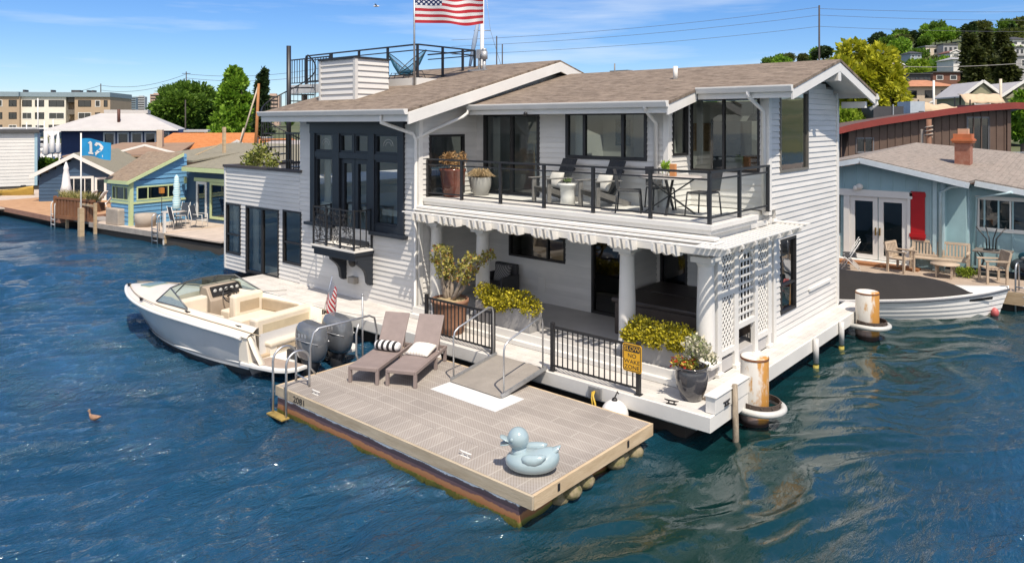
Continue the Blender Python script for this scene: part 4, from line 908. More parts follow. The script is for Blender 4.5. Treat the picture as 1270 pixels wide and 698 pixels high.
sg = thing('warning_sign', 'yellow SLOW NO WAKE ZONE sign on the black railing', 'sign', (-1.44,.06,1.22))
def rrect(x0,x1,z0,z1,r,y,n_=5):
    pts = []
    for cx,cz,a0 in ((x1-r,z1-r,0),(x0+r,z1-r,90),(x0+r,z0+r,180),(x1-r,z0+r,270)):
        for k in range(n_+1): a = R(a0+90*k/n_); pts.append((cx+r*math.cos(a),y,cz+r*math.sin(a)))
    return pts
YEL = mat('sign_yellow', (.75,.40,.02), .45, .04, 3)
b = MB(); b.prism(rrect(-1.635,-1.265,.985,1.455,.04,.055),(0,.012,0)); b.build('plate', YEL, sg)
b = MB()
outr = rrect(-1.622,-1.278,.998,1.442,.035,.0535); inr = rrect(-1.610,-1.290,1.010,1.430,.028,.0535); N = len(outr)
b.add(outr+inr,[(i,(i+1)%N,N+(i+1)%N,N+i) for i in range(N)]); b.prism(rrect(-1.600,-1.300,1.325,1.420,.012,.052),(0,.002,0)); b.build('border', BLACK, sg)
letters('lettering','SLOW',.098,(-1.45,.051,1.372),(R(90),0,0),YEL,sg,ext=.001,sx=1.12)
for i,(tx,z) in enumerate((('NO',1.255),('WAKE',1.155),('ZONE',1.06))): letters('lettering',tx,.098,(-1.45,.0535,z),(R(90),0,0),BLACK,sg,ext=.001,sx=1.1)
# ================================================================== plants and pots
def leafmesh(mb, pts, size, rg, aspect=.55, up=.3, droop=0.0, jit=.5, mats=None):
    """pts: (n,3) array; each becomes a bent leaf of two triangles-pairs"""
    for p in pts:
        d = Vector((rg.gauss(0,1), rg.gauss(0,1), rg.gauss(up,1))); d.normalize()
        s = d.cross(Vector((rg.gauss(0,1),rg.gauss(0,1),rg.gauss(0,1)))); s.normalize()
        L = size*rg.uniform(1-jit,1+jit); c = Vector(p); w_ = s*L*aspect*.5; nrm = d.cross(s)
        if mats: mb.cur = rg.choices(range(len(mats)), mats)[0]
        mb.add([c-w_*.2, c+d*L*.5-w_+nrm*L*.06, c+d*L, c+d*L*.5+w_+nrm*L*.06],[(0,1,2,3)])
    mb.cur = 0
def leafmat(name, c1, c2, rough=.5, trans=.25, scale=7):
    m = bpy.data.materials.new(name); m.use_nodes = True; n, L, p = nodes(m); p.inputs['Roughness'].default_value = rough; p.inputs['Specular IOR Level'].default_value = .3
    g = n.new('ShaderNodeNewGeometry'); r = n.new('ShaderNodeValToRGB'); r.color_ramp.elements[0].color = c1+(1,); r.color_ramp.elements[1].color = c2+(1,)
    L(g.outputs['Random Per Island'], r.inputs[0]); L(r.outputs[0], p.inputs['Base Color'])
    t = n.new('ShaderNodeBsdfTranslucent'); L(r.outputs[0], t.inputs[0]); x = n.new('ShaderNodeMixShader'); x.inputs[0].default_value = trans
    o = n['Material Output']; L(p.outputs[0], x.inputs[1]); L(t.outputs[0], x.inputs[2]); L(x.outputs[0], o.inputs[0]); return m
def blob_pts(c, r, n_, rg, shell=.55, flat=0):
    out = []
    while len(out) < n_:
        v = Vector((rg.gauss(0,1),rg.gauss(0,1),rg.gauss(0,1))); v.normalize(); k = shell + (1-shell)*rg.random()**.6
        out.append((c[0]+v.x*r[0]*k, c[1]+v.y*r[1]*k, c[2]+v.z*r[2]*k))
    return out
CONC = mat('grey_planter_fibre', (.25,.245,.245), .7, .25, 2.0, .1, 20, col2=(.33,.325,.32))
YG1 = leafmat('golden_leaf', (.36,.32,.012), (.70,.60,.05)); YG2 = leafmat('olive_leaf', (.07,.085,.012), (.28,.24,.025))
def trough(label, x0, x1, y0, y1, h, seed):
    t = thing('planter', label, 'planter', ((x0+x1)/2,(y0+y1)/2,PZ), 0, 'grey trough planters of golden shrubs on the porch')
    b = MB(); i = .03
    b.hexa([(x0+i,y0+i,PZ+.002),(x1-i,y0+i,PZ+.002),(x1-i,y1-i,PZ+.002),(x0+i,y1-i,PZ+.002),(x0,y0,PZ+h),(x1,y0,PZ+h),(x1,y1,PZ+h),(x0,y1,PZ+h)]); b.build('trough', CONC, t, bevel=.008)
    rg = random.Random(seed); b = MB()
    lumps = [((x0+(x1-x0)*(k+.5)/7+rg.uniform(-.06,.06),(y0+y1)/2+rg.uniform(-.1,.06),PZ+h+rg.uniform(.06,.20)),(.22,.27,.20)) for k in range(7)] + [((rg.uniform(x0+.1,x1-.1),y0+.03,PZ+h+rg.uniform(-.02,.06)),(.17,.13,.13)) for k in range(7)]
    for c, r in lumps: leafmesh(b, blob_pts(c, r, 620, rg, .35), .052, rg, .6, .35, mats=(.62,.38))
    b.build('shrub', [YG1, YG2], t)
trough('grey trough planter of golden shrub between the ramp and the second column', -6.05,-4.48,1.0,1.42,.46,1)
trough('grey trough planter of golden shrub behind the yellow sign', -2.22,-.98,1.0,1.42,.42,2)
# bonsai-like shrub in a terracotta tub
TERRA = mat('terracotta', (.20,.095,.055), .8, .25, 3, .2, 20, col2=(.30,.16,.10))
bx0 = (-6.45,.62)
t = thing('potted_shrub', 'gnarled jade like shrub in a round terracotta tub behind the left railing', 'potted plant', (bx0[0],bx0[1],DZ))
b = MB(); b.lathe([(.30,0),(.34,.2),(.38,.55),(.40,.66),(.42,.67),(.42,.74),(.38,.74),(.37,.68),(.0,.68)],(bx0[0],bx0[1],DZ+.002),28); b.build('tub', TERRA, t)
b = MB(); b.ell((bx0[0],bx0[1],DZ+.70),(.36,.36,.05),16,8); b.build('soil', mat('dry_soil', (.35,.27,.15), .95, .3, 9), t)
rg = random.Random(5); b = MB(); tips = []
for k in range(9):
    a = rg.uniform(0,6.28); p = Vector((bx0[0]+.08*math.cos(a),bx0[1]+.08*math.sin(a),DZ+.70)); pts = [p.copy()]; d = Vector((math.cos(a)*.8,math.sin(a)*.5,1)); ln = rg.uniform(.75,1.35)
    for s in range(5):
        d += Vector((rg.uniform(-.4,.4),rg.uniform(-.4,.4),rg.uniform(-.25,.35))); d.normalize(); p = p + d*ln/5; pts.append(p.copy())
        if s > 1: tips.append(p.copy())
    b.tube(pts,[.05,.045,.036,.028,.02,.012],7)
b.build('branch', mat('pale_bark', (.30,.25,.20), .9, .3, 8), t)
b = MB()
for p in tips: leafmesh(b, blob_pts(p,(.17,.15,.11),95,rg,.3), .065, rg, .7, .4, mats=(.55,.35,.10))
b.build('foliage', [leafmat('jade_leaf',(.16,.17,.05),(.36,.34,.12)), leafmat('yellow_green_leaf',(.34,.30,.06),(.52,.44,.10)), leafmat('red_leaf',(.30,.12,.05),(.42,.2,.08))], t)
# glazed dark pot with white and red flowers
gx, gy = -.60, .55
t = thing('flower_pot', 'dark glazed round pot of cream foliage and small red flowers at the deck corner', 'potted plant', (gx,gy,DZ))
b = MB(); b.lathe([(.14,0),(.17,.01),(.245,.20),(.275,.37),(.265,.49),(.25,.53),(.27,.545),(.27,.56),(.235,.56),(.22,.50),(.0,.50)],(gx,gy,DZ+.003),32); b.build('pot', mat('dark_glaze', (.055,.055,.062), .12, .2, 3, coat=.5), t)
rg = random.Random(9); b = MB()
for k in range(22):
    c = (gx+.04+rg.uniform(-.17,.26), gy+rg.uniform(-.12,.3), DZ+.66+rg.uniform(-.02,.30)); leafmesh(b, blob_pts(c,(.09,.09,.08),42,rg,.2), .06, rg, .55, .5, mats=(.6,.4))
b.build('foliage', [leafmat('cream_leaf',(.46,.43,.30),(.66,.62,.47)), leafmat('grey_green_leaf',(.14,.17,.07),(.28,.30,.14))], t)
b = MB()
for k in range(14):
    c = (gx-.08+rg.uniform(-.2,.16), gy-.12+rg.uniform(-.1,.14), DZ+.56+rg.uniform(-.02,.1)); leafmesh(b, blob_pts(c,(.08,.08,.06),36,rg,.2), .055, rg, .55, .3, mats=(.55,.25,.20))
b.build('bedding_flowers', [leafmat('fresh_leaf',(.14,.16,.02),(.34,.33,.05)), leafmat('yellow_petal',(.6,.42,.05),(.7,.5,.12)), leafmat('red_petal',(.42,.012,.012),(.55,.04,.03))], t)
# pots on the balcony
t = thing('flower_pot', 'tall red glazed pot of dried tan hydrangea at the left end of the balcony', 'potted plant', (-7.62,1.85,FZ))
b = MB(); b.lathe([(.20,0),(.23,.02),(.29,.35),(.31,.60),(.33,.64),(.33,.68),(.29,.68),(.27,.62),(0,.62)],(-7.62,1.85,FZ+.015),28); b.build('pot', mat('red_glaze', (.13,.035,.02), .15, .35, 3, col2=(.22,.07,.04), coat=.4), t)
rg = random.Random(11); b = MB(); 
for k in range(20): c = (-7.62+rg.uniform(-.34,.36),1.85+rg.uniform(-.25,.25),FZ+.80+rg.uniform(-.08,.28)); leafmesh(b, blob_pts(c,(.10,.10,.08),60,rg,.5), .04, rg, .8, .2)
b.build('dried_flowers', leafmat('dried_bloom',(.26,.15,.06),(.50,.33,.16)), t)
t = thing('flower_pot', 'squat grey pot of drooping dry grass beside the balcony sliding door', 'potted plant', (-7.35,2.55,FZ))
b = MB(); b.lathe([(.15,0),(.18,.02),(.26,.25),(.27,.42),(.25,.46),(.22,.46),(0,.40)],(-7.35,2.55,FZ+.003),28); b.build('pot', mat('stone_grey_pot', (.33,.32,.30), .7), t)
b = MB()
for k in range(240):
    a = rg.uniform(0,6.28); r = rg.uniform(.15,.40); h = rg.uniform(.05,.22); x,y = -7.35,2.55
    pts = [(x+.08*math.cos(a),y+.08*math.sin(a),FZ+.42),(x+.6*r*math.cos(a),y+.6*r*math.sin(a),FZ+.46+h),(x+r*math.cos(a),y+r*math.sin(a),FZ+.46+h*.3)]; b.tube(pts,[.012,.010,.003],3,cap=False)
b.build('grass', leafmat('dry_grass',(.40,.28,.14),(.62,.46,.27)), t)
# ================================================================== furniture on the balcony
ADI = mat('grey_adirondack', (.11,.105,.10), .6, .2, 5, col2=(.20,.19,.18))
def adirondack(label):
    t = thing('adirondack_chair', label, 'chair', (0,0,0), 0, 'grey adirondack chairs on the balcony', local=True)
    # local -y is the front
    b = MB(); M = Matrix.Rotation(R(-14),3,'X')
    for k in range(6): b.obox((0,-.25+.095*k,.36-.024*k),(.52,.085,.02),M)
    b.build('seat', ADI, t)
    b = MB(); M = Matrix.Rotation(R(-24),3,'X')
    for k in range(5): b.obox(Vector((-.21+.105*k,.22,.25)) + M @ Vector((0,0,.40)),(.098,.02,.80),M)
    b.obox(Vector((0,.24,.25)) + M @ Vector((0,.02,.55)),(.5,.03,.07),M); b.build('backrest', mat('dark_back_slats', (.03,.032,.035), .6), t)
    for s in (-1,1):
        b = MB(); b.box(s*.29-.02,s*.29+.02,-.32,-.22,0,.55); b.build('leg', ADI, t)
        b = MB(); b.bar((s*.265,-.27,.33),(s*.265,.66,.03),.03,.11); b.build('leg', ADI, t)
        b = MB(); b.obox((s*.31,-.02,.565),(.13,.72,.025)); b.build('armrest', ADI, t, bevel=.01)
        b = MB(); b.bar((s*.29,.30,.30),(s*.29,.30,.55),.035,.05); b.build('brace', ADI, t)
    return t
A1 = adirondack('grey adirondack chair with cream pillow on the balcony, left of the pair'); A1.location = (-5.05,2.45,FZ+.003); A1.rotation_euler = (0,0,R(-16))
A2 = dup(A1,(-3.75,2.45,FZ+.003),R(-16),'grey adirondack chair with cream pillow on the balcony, nearer the dining table','grey adirondack chairs on the balcony')
for A_,lb in ((A1,'cream pillow in the left adirondack chair'),(A2,'cream pillow in the right adirondack chair')):
    Rz = Matrix.Rotation(A_.rotation_euler.z,3,'Z')
    pillow('cushion', mat('cream_linen', (.66,.62,.56), .9, .08, 4), lb, Vector(A_.location)+Rz@Vector((0,.14,.52)), (Matrix.Rotation(A_.rotation_euler.z,3,'Z')@Matrix.Rotation(R(68),3,'X')).to_euler(), (.46,.42,.16), 'pillow', 'cream pillows in the adirondack chairs')
# small white side table between them
t = thing('side_table', 'small white round side table between the adirondack chairs', 'side table', (-4.4,2.2,FZ))
b = MB(); b.lathe([(.17,0),(.15,.2),(.17,.42),(.22,.45),(.22,.48),(0,.48)],(-4.4,2.2,FZ+.003),20); b.build('pedestal', WHITE, t)
b = MB(); leafmesh(b, blob_pts((-4.4,2.2,FZ+.55),(.07,.07,.06),60,rg,.3), .05, rg); o = b.build('small_plant', leafmat('succulent',(.10,.14,.06),(.2,.26,.1)), None); tag(o,'little green succulent on the white side table','plant')
t = thing('tub_chair', 'white rounded indoor lounge chair behind the balcony sliding door', 'chair', (-6.3,3.95,FZ))
b = MB(); b.loft([[(-6.3+r*math.cos(a),3.95+r*math.sin(a),FZ+z) for a in np.linspace(0,6.28,19)[:-1]] for z,r in ((.25,.2),(.3,.32),(.5,.36),(.85,.34))]); b.build('shell', WHITE, t)
b = MB(); b.tube([(-6.3,3.95,FZ),(-6.3,3.95,FZ+.26)],.03); b.lathe([(.22,0),(.2,.02)],(-6.3,3.95,FZ),16); b.build('base', STEEL, t)
# dining table with crossed legs and three chairs
TX, TY = -2.05, 2.45
tb = thing('dining_table', 'round balcony table with crossed black legs and pale top', 'table', (TX,TY,FZ))
b = MB(); b.lathe([(.0,.715),(.62,.715),(.63,.73),(.62,.745),(0,.745)],(TX,TY,FZ),36,False); b.build('tabletop', mat('pale_table_top', (.50,.46,.43), .4), tb)
b = MB()
for a in (R(20),R(110)):
    c,s = math.cos(a)*.5, math.sin(a)*.5
    b.bar((TX-c,TY-s,FZ+.01),(TX+c,TY+s,FZ+.71),.05,.03); b.bar((TX+c,TY+s,FZ+.01),(TX-c,TY-s,FZ+.71),.05,.03)
b.build('crossed_leg', BLACK, tb)
t = thing('table_plant', 'bright green plant in a small white pot on the balcony table', 'potted plant', (TX-.1,TY,FZ+.745))
b = MB(); b.lathe([(.05,0),(.065,.10)],(TX-.1,TY,FZ+.747),14); b.build('pot', WHITE, t)
b = MB(); leafmesh(b, blob_pts((TX-.1,TY,FZ+.91),(.08,.08,.07),110,rg,.2), .10, rg, .35, .8); b.build('leaves', leafmat('lime_leaf',(.14,.26,.02),(.30,.44,.05)), t)
b = MB(); b.box(TX+.02,TX+.14,TY-.05,TY+.03,FZ+.747,FZ+.99); tag(b.build('menu_board', mat('orange_wood', (.50,.22,.08), .6), None, bevel=.005), 'small orange wooden board standing on the balcony table', 'board')
CHM = mat('charcoal_sling', (.045,.045,.048), .65, .2, 9)
def bchair(label):
    t = thing('dining_chair', label, 'chair', (0,0,0), 0, 'charcoal dining chairs on the balcony', local=True)
    b = MB(); b.box(-.23,.23,-.23,.22,.43,.465); b.build('seat', CHM, t, bevel=.012)
    b = MB(); M = Matrix.Rotation(R(-10),3,'X'); b.obox(Vector((0,.22,.46))+M@Vector((0,0,.22)),(.46,.025,.40),M); b.build('backrest', CHM, t, bevel=.01)
    for x in (-.22,.22):
        for y in (-.22,.22): b = MB(); b.tube([(x,y,.44),(x*1.12,y*1.15,0)],.016,7); b.build('leg', BLACK, t)
    return t
c1 = bchair('charcoal dining chair left of the balcony table'); c1.location = (-2.75,2.05,FZ+.003); c1.rotation_euler = (0,0,R(118))
dup(c1,(-2.55,2.95,FZ+.003),R(50),'charcoal dining chair behind the balcony table against the siding','charcoal dining chairs on the balcony')
dup(c1,(-1.38,2.55,FZ+.003),R(-95),'charcoal dining chair right of the balcony table by the glass rail','charcoal dining chairs on the balcony')
# ================================================================== porch: hot tub, chair
t = thing('hot_tub', 'square hot tub with dark brown cover on the right side of the porch', 'hot tub', (-2.2,3.1,PZ))
b = MB(); b.box(-3.2,-1.1,2.2,4.15,PZ+.002,1.5); b.build('tub', mat('brown_panel', (.06,.045,.038), .6, .2, 4), t, bevel=.03)
b = MB(); b.box(-3.25,-1.05,2.15,3.15,1.502,1.60); b.box(-3.25,-1.05,3.17,4.2,1.502,1.60); b.build('cover', mat('dark_brown_vinyl', (.045,.035,.032), .45, .2, 3), t, bevel=.03)
t = thing('armchair', 'shaded grey armchair on the porch against the siding', 'chair', (-7.0,2.85,PZ))
b = MB(); b.box(-7.35,-6.65,2.5,3.1,PZ+.30,PZ+.42); b.build('seat', CHM, t, bevel=.02)
b = MB(); b.box(-7.35,-6.65,3.08,3.2,PZ+.40,PZ+.85); b.build('backrest', CHM, t, bevel=.02)
for x in (-7.38,-6.62): b = MB(); b.box(x-.03,x+.03,2.5,3.15,PZ+.002,PZ+.62); b.build('armrest', CHM, t, bevel=.01)
pillow('cushion', stripes('floral_grey', (.10,.10,.10), (.26,.25,.24), 9, 'DIAGONAL'), 'patterned grey pillow on the shaded porch armchair', (-7.0,2.98,PZ+.62), (R(75),0,R(8)), (.5,.45,.16))
# ================================================================== roof deck chairs, flagpole, flag
def acap(label):
    t = thing('string_chair', label, 'chair', (0,0,0), 0, 'blue string chairs on the roof deck', local=True)
    BL = mat('teal_cord', (.03,.16,.25), .5)
    b = MB(); rim = [(.34*math.cos(a),-.05+.42*math.sin(a),.60+.36*math.sin(a)) for a in np.linspace(0,6.283,33)[:-1]]
    b.tube(rim,.014,6,closed=True); b.build('hoop', BLACK, t)
    b = MB(); o = Vector((0,.02,.28))
    for p in rim + [tuple((Vector(rim[i])+Vector(rim[(i+1)%32]))/2) for i in range(32)]:
        p = Vector(p); m_ = p.lerp(o,.55)+Vector((0,0,-.05)); b.tube([p,m_,o],.007,4,cap=False)
    b.build('cord_seat', BL, t)
    b = MB()
    for x,y in ((-.28,-.32),(.28,-.32),(-.25,.30),(.25,.30)): b.tube([(x,y,0),(x*.7,y*.6,.30)],.012,6)
    b.tube([(-.2,-.2,.3),(.2,-.2,.3),(.18,.18,.3),(-.18,.18,.3)],.012,6,closed=True); b.build('base', BLACK, t)
    return t
S1 = acap('blue string lounge chair on the roof deck near the flagpole'); S1.location = (-11.8,4.3,RD+.003); S1.rotation_euler = (0,0,R(-20))
dup(S1,(-13.0,4.7,RD+.003),R(120),'blue string lounge chair on the roof deck behind the sided chimney','blue string chairs on the roof deck')
b = MB(); b.tube([(-10.74,3.36,RD-.2),(-10.74,3.36,RD+2.9)],.028,10); fp = tag(b.build('flagpole', GALV), 'tall grey flagpole at the corner of the roof deck', 'flagpole')
def usflag():
    m = bpy.data.materials.new('stars_and_stripes'); m.use_nodes = True; n, L, p = nodes(m); p.inputs['Roughness'].default_value = .8
    t = n.new('ShaderNodeUVMap'); sp = n.new('ShaderNodeSeparateXYZ'); L(t.outputs[0], sp.inputs[0])
    def M_(op, a, b=None, c=None):
        q = n.new('ShaderNodeMath'); q.operation = op
        for i, v in enumerate((a,b,c)):
            if v is None: continue
            if isinstance(v,(int,float)): q.inputs[i].default_value = v
            else: L(v, q.inputs[i])
        return q.outputs[0]
    U, V = sp.outputs[0], sp.outputs[1]
    red = M_('LESS_THAN', M_('MODULO', M_('MULTIPLY', V, 13), 2), 1)      # stripe 0 at the bottom is red
    can = M_('MULTIPLY', M_('LESS_THAN', U, .4), M_('GREATER_THAN', V, 6/13))
    x = n.new('ShaderNodeMixRGB'); x.inputs[1].default_value = (.78,.76,.74,1); x.inputs[2].default_value = (.50,.025,.04,1); L(red, x.inputs[0])
    y = n.new('ShaderNodeMixRGB'); y.inputs[2].default_value = (.02,.035,.12,1); L(can, y.inputs[0]); L(x.outputs[0], y.inputs[1])
    # stars: offset rows of dots
    cu = M_('MULTIPLY', U, 11/.4); cv = M_('MULTIPLY', M_('SUBTRACT', V, 6/13), 9/(7/13))
    fu = M_('SUBTRACT', M_('FRACT', cu), .5); fv = M_('SUBTRACT', M_('FRACT', cv), .5)
    par = M_('LESS_THAN', M_('MODULO', M_('ADD', M_('FLOOR', cu), M_('FLOOR', cv)), 2), .5)
    d = M_('LESS_THAN', M_('SQRT', M_('ADD', M_('POWER', fu, 2), M_('POWER', fv, 2))), .46)
    st = M_('MULTIPLY', M_('MULTIPLY', d, par), can)
    z = n.new('ShaderNodeMixRGB'); z.inputs[2].default_value = (.8,.8,.8,1); L(st, z.inputs[0]); L(y.outputs[0], z.inputs[1]); L(z.outputs[0], p.inputs['Base Color'])
    tl = n.new('ShaderNodeBsdfTranslucent'); L(z.outputs[0], tl.inputs[0]); xs = n.new('ShaderNodeMixShader'); xs.inputs[0].default_value = .3
    o = n['Material Output']; L(p.outputs[0], xs.inputs[1]); L(tl.outputs[0], xs.inputs[2]); L(xs.outputs[0], o.inputs[0]); return m
USF = usflag()
def flag(name, fn, nu, nv, m):
    """fn(u,v) -> point; carries a UV map"""
    b = MB(); b.grid([[fn(i/nu,j/nv) for j in range(nv+1)] for i in range(nu+1)]); o = b.build(name, m)
    uv = o.data.uv_layers.new(name='UVMap'); k = 0
    for pl in o.data.polygons:
        for li in pl.loop_indices:
            vi = o.data.loops[li].vertex_index; uv.data[li].uv = (vi//(nv+1)/nu, vi%(nv+1)/nv)
    return o
def bigflag(u, v):
    rip = .15*math.sin(8.5*u+1.6*v)*u**.5 + .07*math.sin(17*u-3*v)*u
    x = u*2.02; drop = -.05*u + .06*math.sin(7*u+v*2.5)*u + .02*math.sin(16*u+3*v)*u
    d = Vector((.755,.656,0)); nrm = Vector((-.656,.755,0))
    return Vector((-10.71,3.36,8.08)) + d*x*.97 + nrm*rip + Vector((0,0,v*1.12*(1-.06*u)+drop))
tag(flag('us_flag', bigflag, 48, 20, USF), 'large stars and stripes flag flying from the roof deck flagpole', 'flag')
# ================================================================== motorboat
CREAM = mat('cream_gelcoat', (.72,.66,.56), .3, .05, 2, coat=.3); HULLC = mat('pale_grey_hull', (.58,.58,.58), .22, .04, 1.5, coat=.5)
VINYL = mat('cream_vinyl', (.70,.62,.50), .5, .06, 4); TAUPE = mat('taupe_vinyl', (.40,.32,.22), .55, .1, 4); TEAK = mat('grey_teak_mat', (.36,.29,.24), .6, .12, 4)
WSG = glass('green_windshield', (.70,.84,.80), 1.2, 1.45, .9)
bt = thing('motorboat', 'open pale hulled motorboat with cream cockpit and twin outboards moored beside the houseboat', 'motorboat', (-8.45,-1.75,0), R(188.5), local=True)
LV = [(-.45,.10,5.0,1.6),(-.02,.98,5.75,2.1),(.10,1.04,5.85,2.2),(.50,1.13,6.35,2.5),(.86,1.20,6.72,2.7),(.95,1.22,6.8,2.7)]
def zs(u, l):                                          # sheer rises to the bow
    z = LV[l][0]; return z + (max(0,z+.1))*(.03*u*u - .13*max(0,1-u/.42)**1.6)
def hb(l, u): return LV[l][1]*(1-max(0,(u-.25)/.75)**LV[l][3]) * (1-.06*max(0,(.25-u)/.25))
US = np.linspace(.085,1,40)
def hullpt(l, u, sgn): return (u*LV[l][2], sgn*hb(l,u), zs(u,l))
b = MB()
for sgn in (1,-1): b.grid([[hullpt(l,u,sgn) for u in (US if sgn > 0 else US[::-1])] for l in range(5)])
b.add([hullpt(l,.085,1) for l in range(5)] + [hullpt(l,.085,-1) for l in range(5)], [(l,l+1,5+l+1,5+l) for l in range(4)])
b.build('hull', HULLC, bt, recalc=False)
def hull_z(u, z, sgn, o=.006):
    for l in range(5):
        z0, z1 = zs(u,l), zs(u,l+1)
        if z <= z1 or l == 4:
            k = (z-z0)/(z1-z0); p, q = hullpt(l,u,sgn), hullpt(l+1,u,sgn); return (p[0]+(q[0]-p[0])*k+o*u, p[1]+(q[1]-p[1])*k+sgn*o, z)
b = MB()
for sgn in (1,-1): b.grid([[hull_z(u,z,sgn,.016) for u in (US if sgn > 0 else US[::-1])] for z in (.13,.185)])
b.build('boot_stripe', mat('boat_white', (.74,.73,.70), .3, .04, 3), bt)
b = MB()
for sgn in (1,-1): b.grid([[hull_z(u,z,sgn,.010) for u in (US if sgn > 0 else US[::-1])] for z in (-.02,.13)])
b.build('waterline_band', mat('boat_black', (.02,.02,.025), .4), bt)
b = MB()
for sgn in (1,-1): b.tube([(u*6.8*1.0, sgn*(hb(5,u)+.012), zs(u,4)+.03) for u in US],.04,8)
for sgn in (1,-1): b.tube([(u*3.1-.02, sgn*(1.02+.02), .24-.02*u) for u in np.linspace(.2,1,8)],[.012]+[.022]*6+[.008],6)
b.build('rub_rail', MATS['boat_white'], bt)
# deck: side decks, coaming and foredeck
SC = 3.95; uc = SC/6.8
b = MB(); sh = lambda u: zs(u,5)
us1 = np.linspace(.06,uc,22); us2 = np.linspace(uc,1,22)
for sgn in (1,-1):
    rows = []
    for k in range(6):
        o,dz = ((0,-.02),(.05,.03),(.16,.06),(.25,.13),(.30,.13),(.32,-.62))[k]
        rows.append([(u*6.8, sgn*max(.02,(hb(5,u)-o)), sh(u)+dz - (.0 if k<5 else sh(u)-.95)) for u in us1])
    b.grid(rows)
rows = []
for k in range(17):
    f = -1 + 2*k/16; rows.append([(u*6.8, f*hb(5,u), sh(u)-.02+.16*(1-abs(f)**2.2)*min(1,hb(5,u)/.6)) for u in us2])
b.grid(rows)
rows = [[(SC, f*hb(5,uc), sh(uc)-.02+.16*(1-abs(f)**2.2)) for f in np.linspace(-1,1,17)], [(SC, f*.68, .36) for f in np.linspace(-1,1,17)]]
b.grid(rows)
b.build('deck', CREAM, bt, recalc=False)
b = MB()
for sgn in (1,-1): b.tube([(u*6.8, sgn*(hb(5,u)*.985-.09), sh(u)+.062) for u in np.linspace(.02,.955,30)],.010,5)
b.build('deck_trim', TAUPE, bt)
b = MB(); b.prism([(.4,-1.0,.30),(2.4,-1.0,.30),(SC,-.68,.30),(SC,.68,.30),(2.4,1.0,.30),(.4,1.0,.30)],(0,0,.06)); b.build('cockpit_floor', mat('cockpit_carpet', (.44,.34,.23), .9, .1, 4), bt)
b = MB(); b.box(5.35,5.75,-.25,.25,sh(.82)+.115,sh(.82)+.15); b.build('deck_hatch', WSG, bt, bevel=.01)
# windshield
pl = [(2.65,1.0),(4.0,.90),(4.1,.44),(4.12,0),(4.1,-.44),(4.0,-.90),(2.6,-1.0)]
zb = [sh(.45)+.12]+[sh(x/6.8)+.10 for x,_ in pl[1:-1]]+[sh(.45)+.12]
tops = [(2.68,.99,zb[0]+.02),(3.5,.86,zb[1]+.36),(3.54,.42,zb[2]+.42),(3.55,0,zb[3]+.43),(3.54,-.42,zb[4]+.42),(3.5,-.86,zb[5]+.36),(2.63,-.99,zb[6]+.02)]
bots = [(x,y,z) for (x,y),z in zip(pl,zb)]
b = MB()
for i in range(6): b.add([bots[i],bots[i+1],tops[i+1],tops[i]],[(0,1,2,3)])
ws = b.build('windshield', WSG, bt)
b = MB(); b.tube(tops,.018,6); b.tube(bots,.016,6)
for i in (1,2,4,5): b.tube([bots[i],tops[i]],.016,6)
b.build('windshield_frame', mat('grey_frame', (.13,.14,.15), .35, metal=.5), ws)
# seats and helm (local +y is the water side)
b = MB(); b.box(2.45,3.1,.18,.88,.362,.78); b.build('seat_base', VINYL, bt, bevel=.04)
b = MB(); b.box(3.1,3.34,.16,.90,.40,1.16); b.build('seat_back', VINYL, bt, bevel=.05)
b = MB(); b.box(2.75,3.1,-.88,-.15,.362,.76); b.build('seat_base', VINYL, bt, bevel=.04)
sb = MB(); sb.box(2.5,2.74,-.94,-.12,.55,1.16); sb = sb.build('helm_seat_back', VINYL, bt, bevel=.06); b = MB(); b.box(2.492,2.52,-.80,-.26,.76,1.0); b.build('inset_panel', TAUPE, sb)
b = MB(); b.box(1.2,2.49,-.96,-.42,.362,.70); b.box(2.0,2.49,-.42,.10,.362,.70); b.build('lounge_seat', VINYL, bt, bevel=.03)
b = MB(); b.box(1.2,2.49,-1.0,-.86,.70,.98); b.build('lounge_back', TAUPE, bt, bevel=.03)
sb = MB(); sb.box(.80,1.05,-1.0,.62,.362,1.02); sb = sb.build('aft_bench_back', VINYL, bt, bevel=.05); b = MB(); b.box(.792,.82,-.82,.45,.70,.88); b.build('inset_panel', mat('sand_vinyl', (.52,.45,.32), .5), sb)
b = MB(); b.box(.36,.79,-.92,.60,.50,.59); b.build('aft_pad', VINYL, bt, bevel=.03)
b = MB(); b.box(.40,.78,-.90,.58,.31,.50); b.build('aft_box', CREAM, bt); b = MB(); b.box(.392,.41,-.7,.4,.37,.47); b.build('vent_slot', TAUPE, bt)
b = MB(); b.box(1.05,1.25,-1.0,.55,.362,.68); b.build('aft_bench_seat', VINYL, bt, bevel=.03)
b = MB(); b.prism([(3.5,-1.0,.36),(3.95,-1.0,.36),(3.95,-1.0,1.2),(3.67,-1.0,1.16),(3.5,-1.0,.86)],(0,.96,0)); b.v = [(x-.2,y,z+(.08 if z > .5 else 0)) for x,y,z in b.v]; dsh = b.build('helm_console', mat('console_tan', (.40,.33,.26), .6), bt, bevel=.02)
b = MB(); M = Matrix.Rotation(R(60),3,'Y'); b.prism([(3.54,-.92,.95),(3.66,-.92,1.16),(3.645,-.92,1.175),(3.52,-.92,.965)],(0,.80,0)); b.v = [(x-.2,y,z+.08) for x,y,z in b.v]; b.build('instrument_panel', FRAME, dsh)
b = MB()
for k in range(5): b.lathe([(.0,0),(.05,0),(.05,.012),(0,.012)],(0,0,0),12,False) if False else b.ell((3.585,-.84+.155*k,1.07),(.02,.05,.05),12,8)
b.v = [(x-.2,y,z+.08) for x,y,z in b.v]; b.build_each('gauge', mat('gauge_white', (.5,.5,.48), .3), dsh)
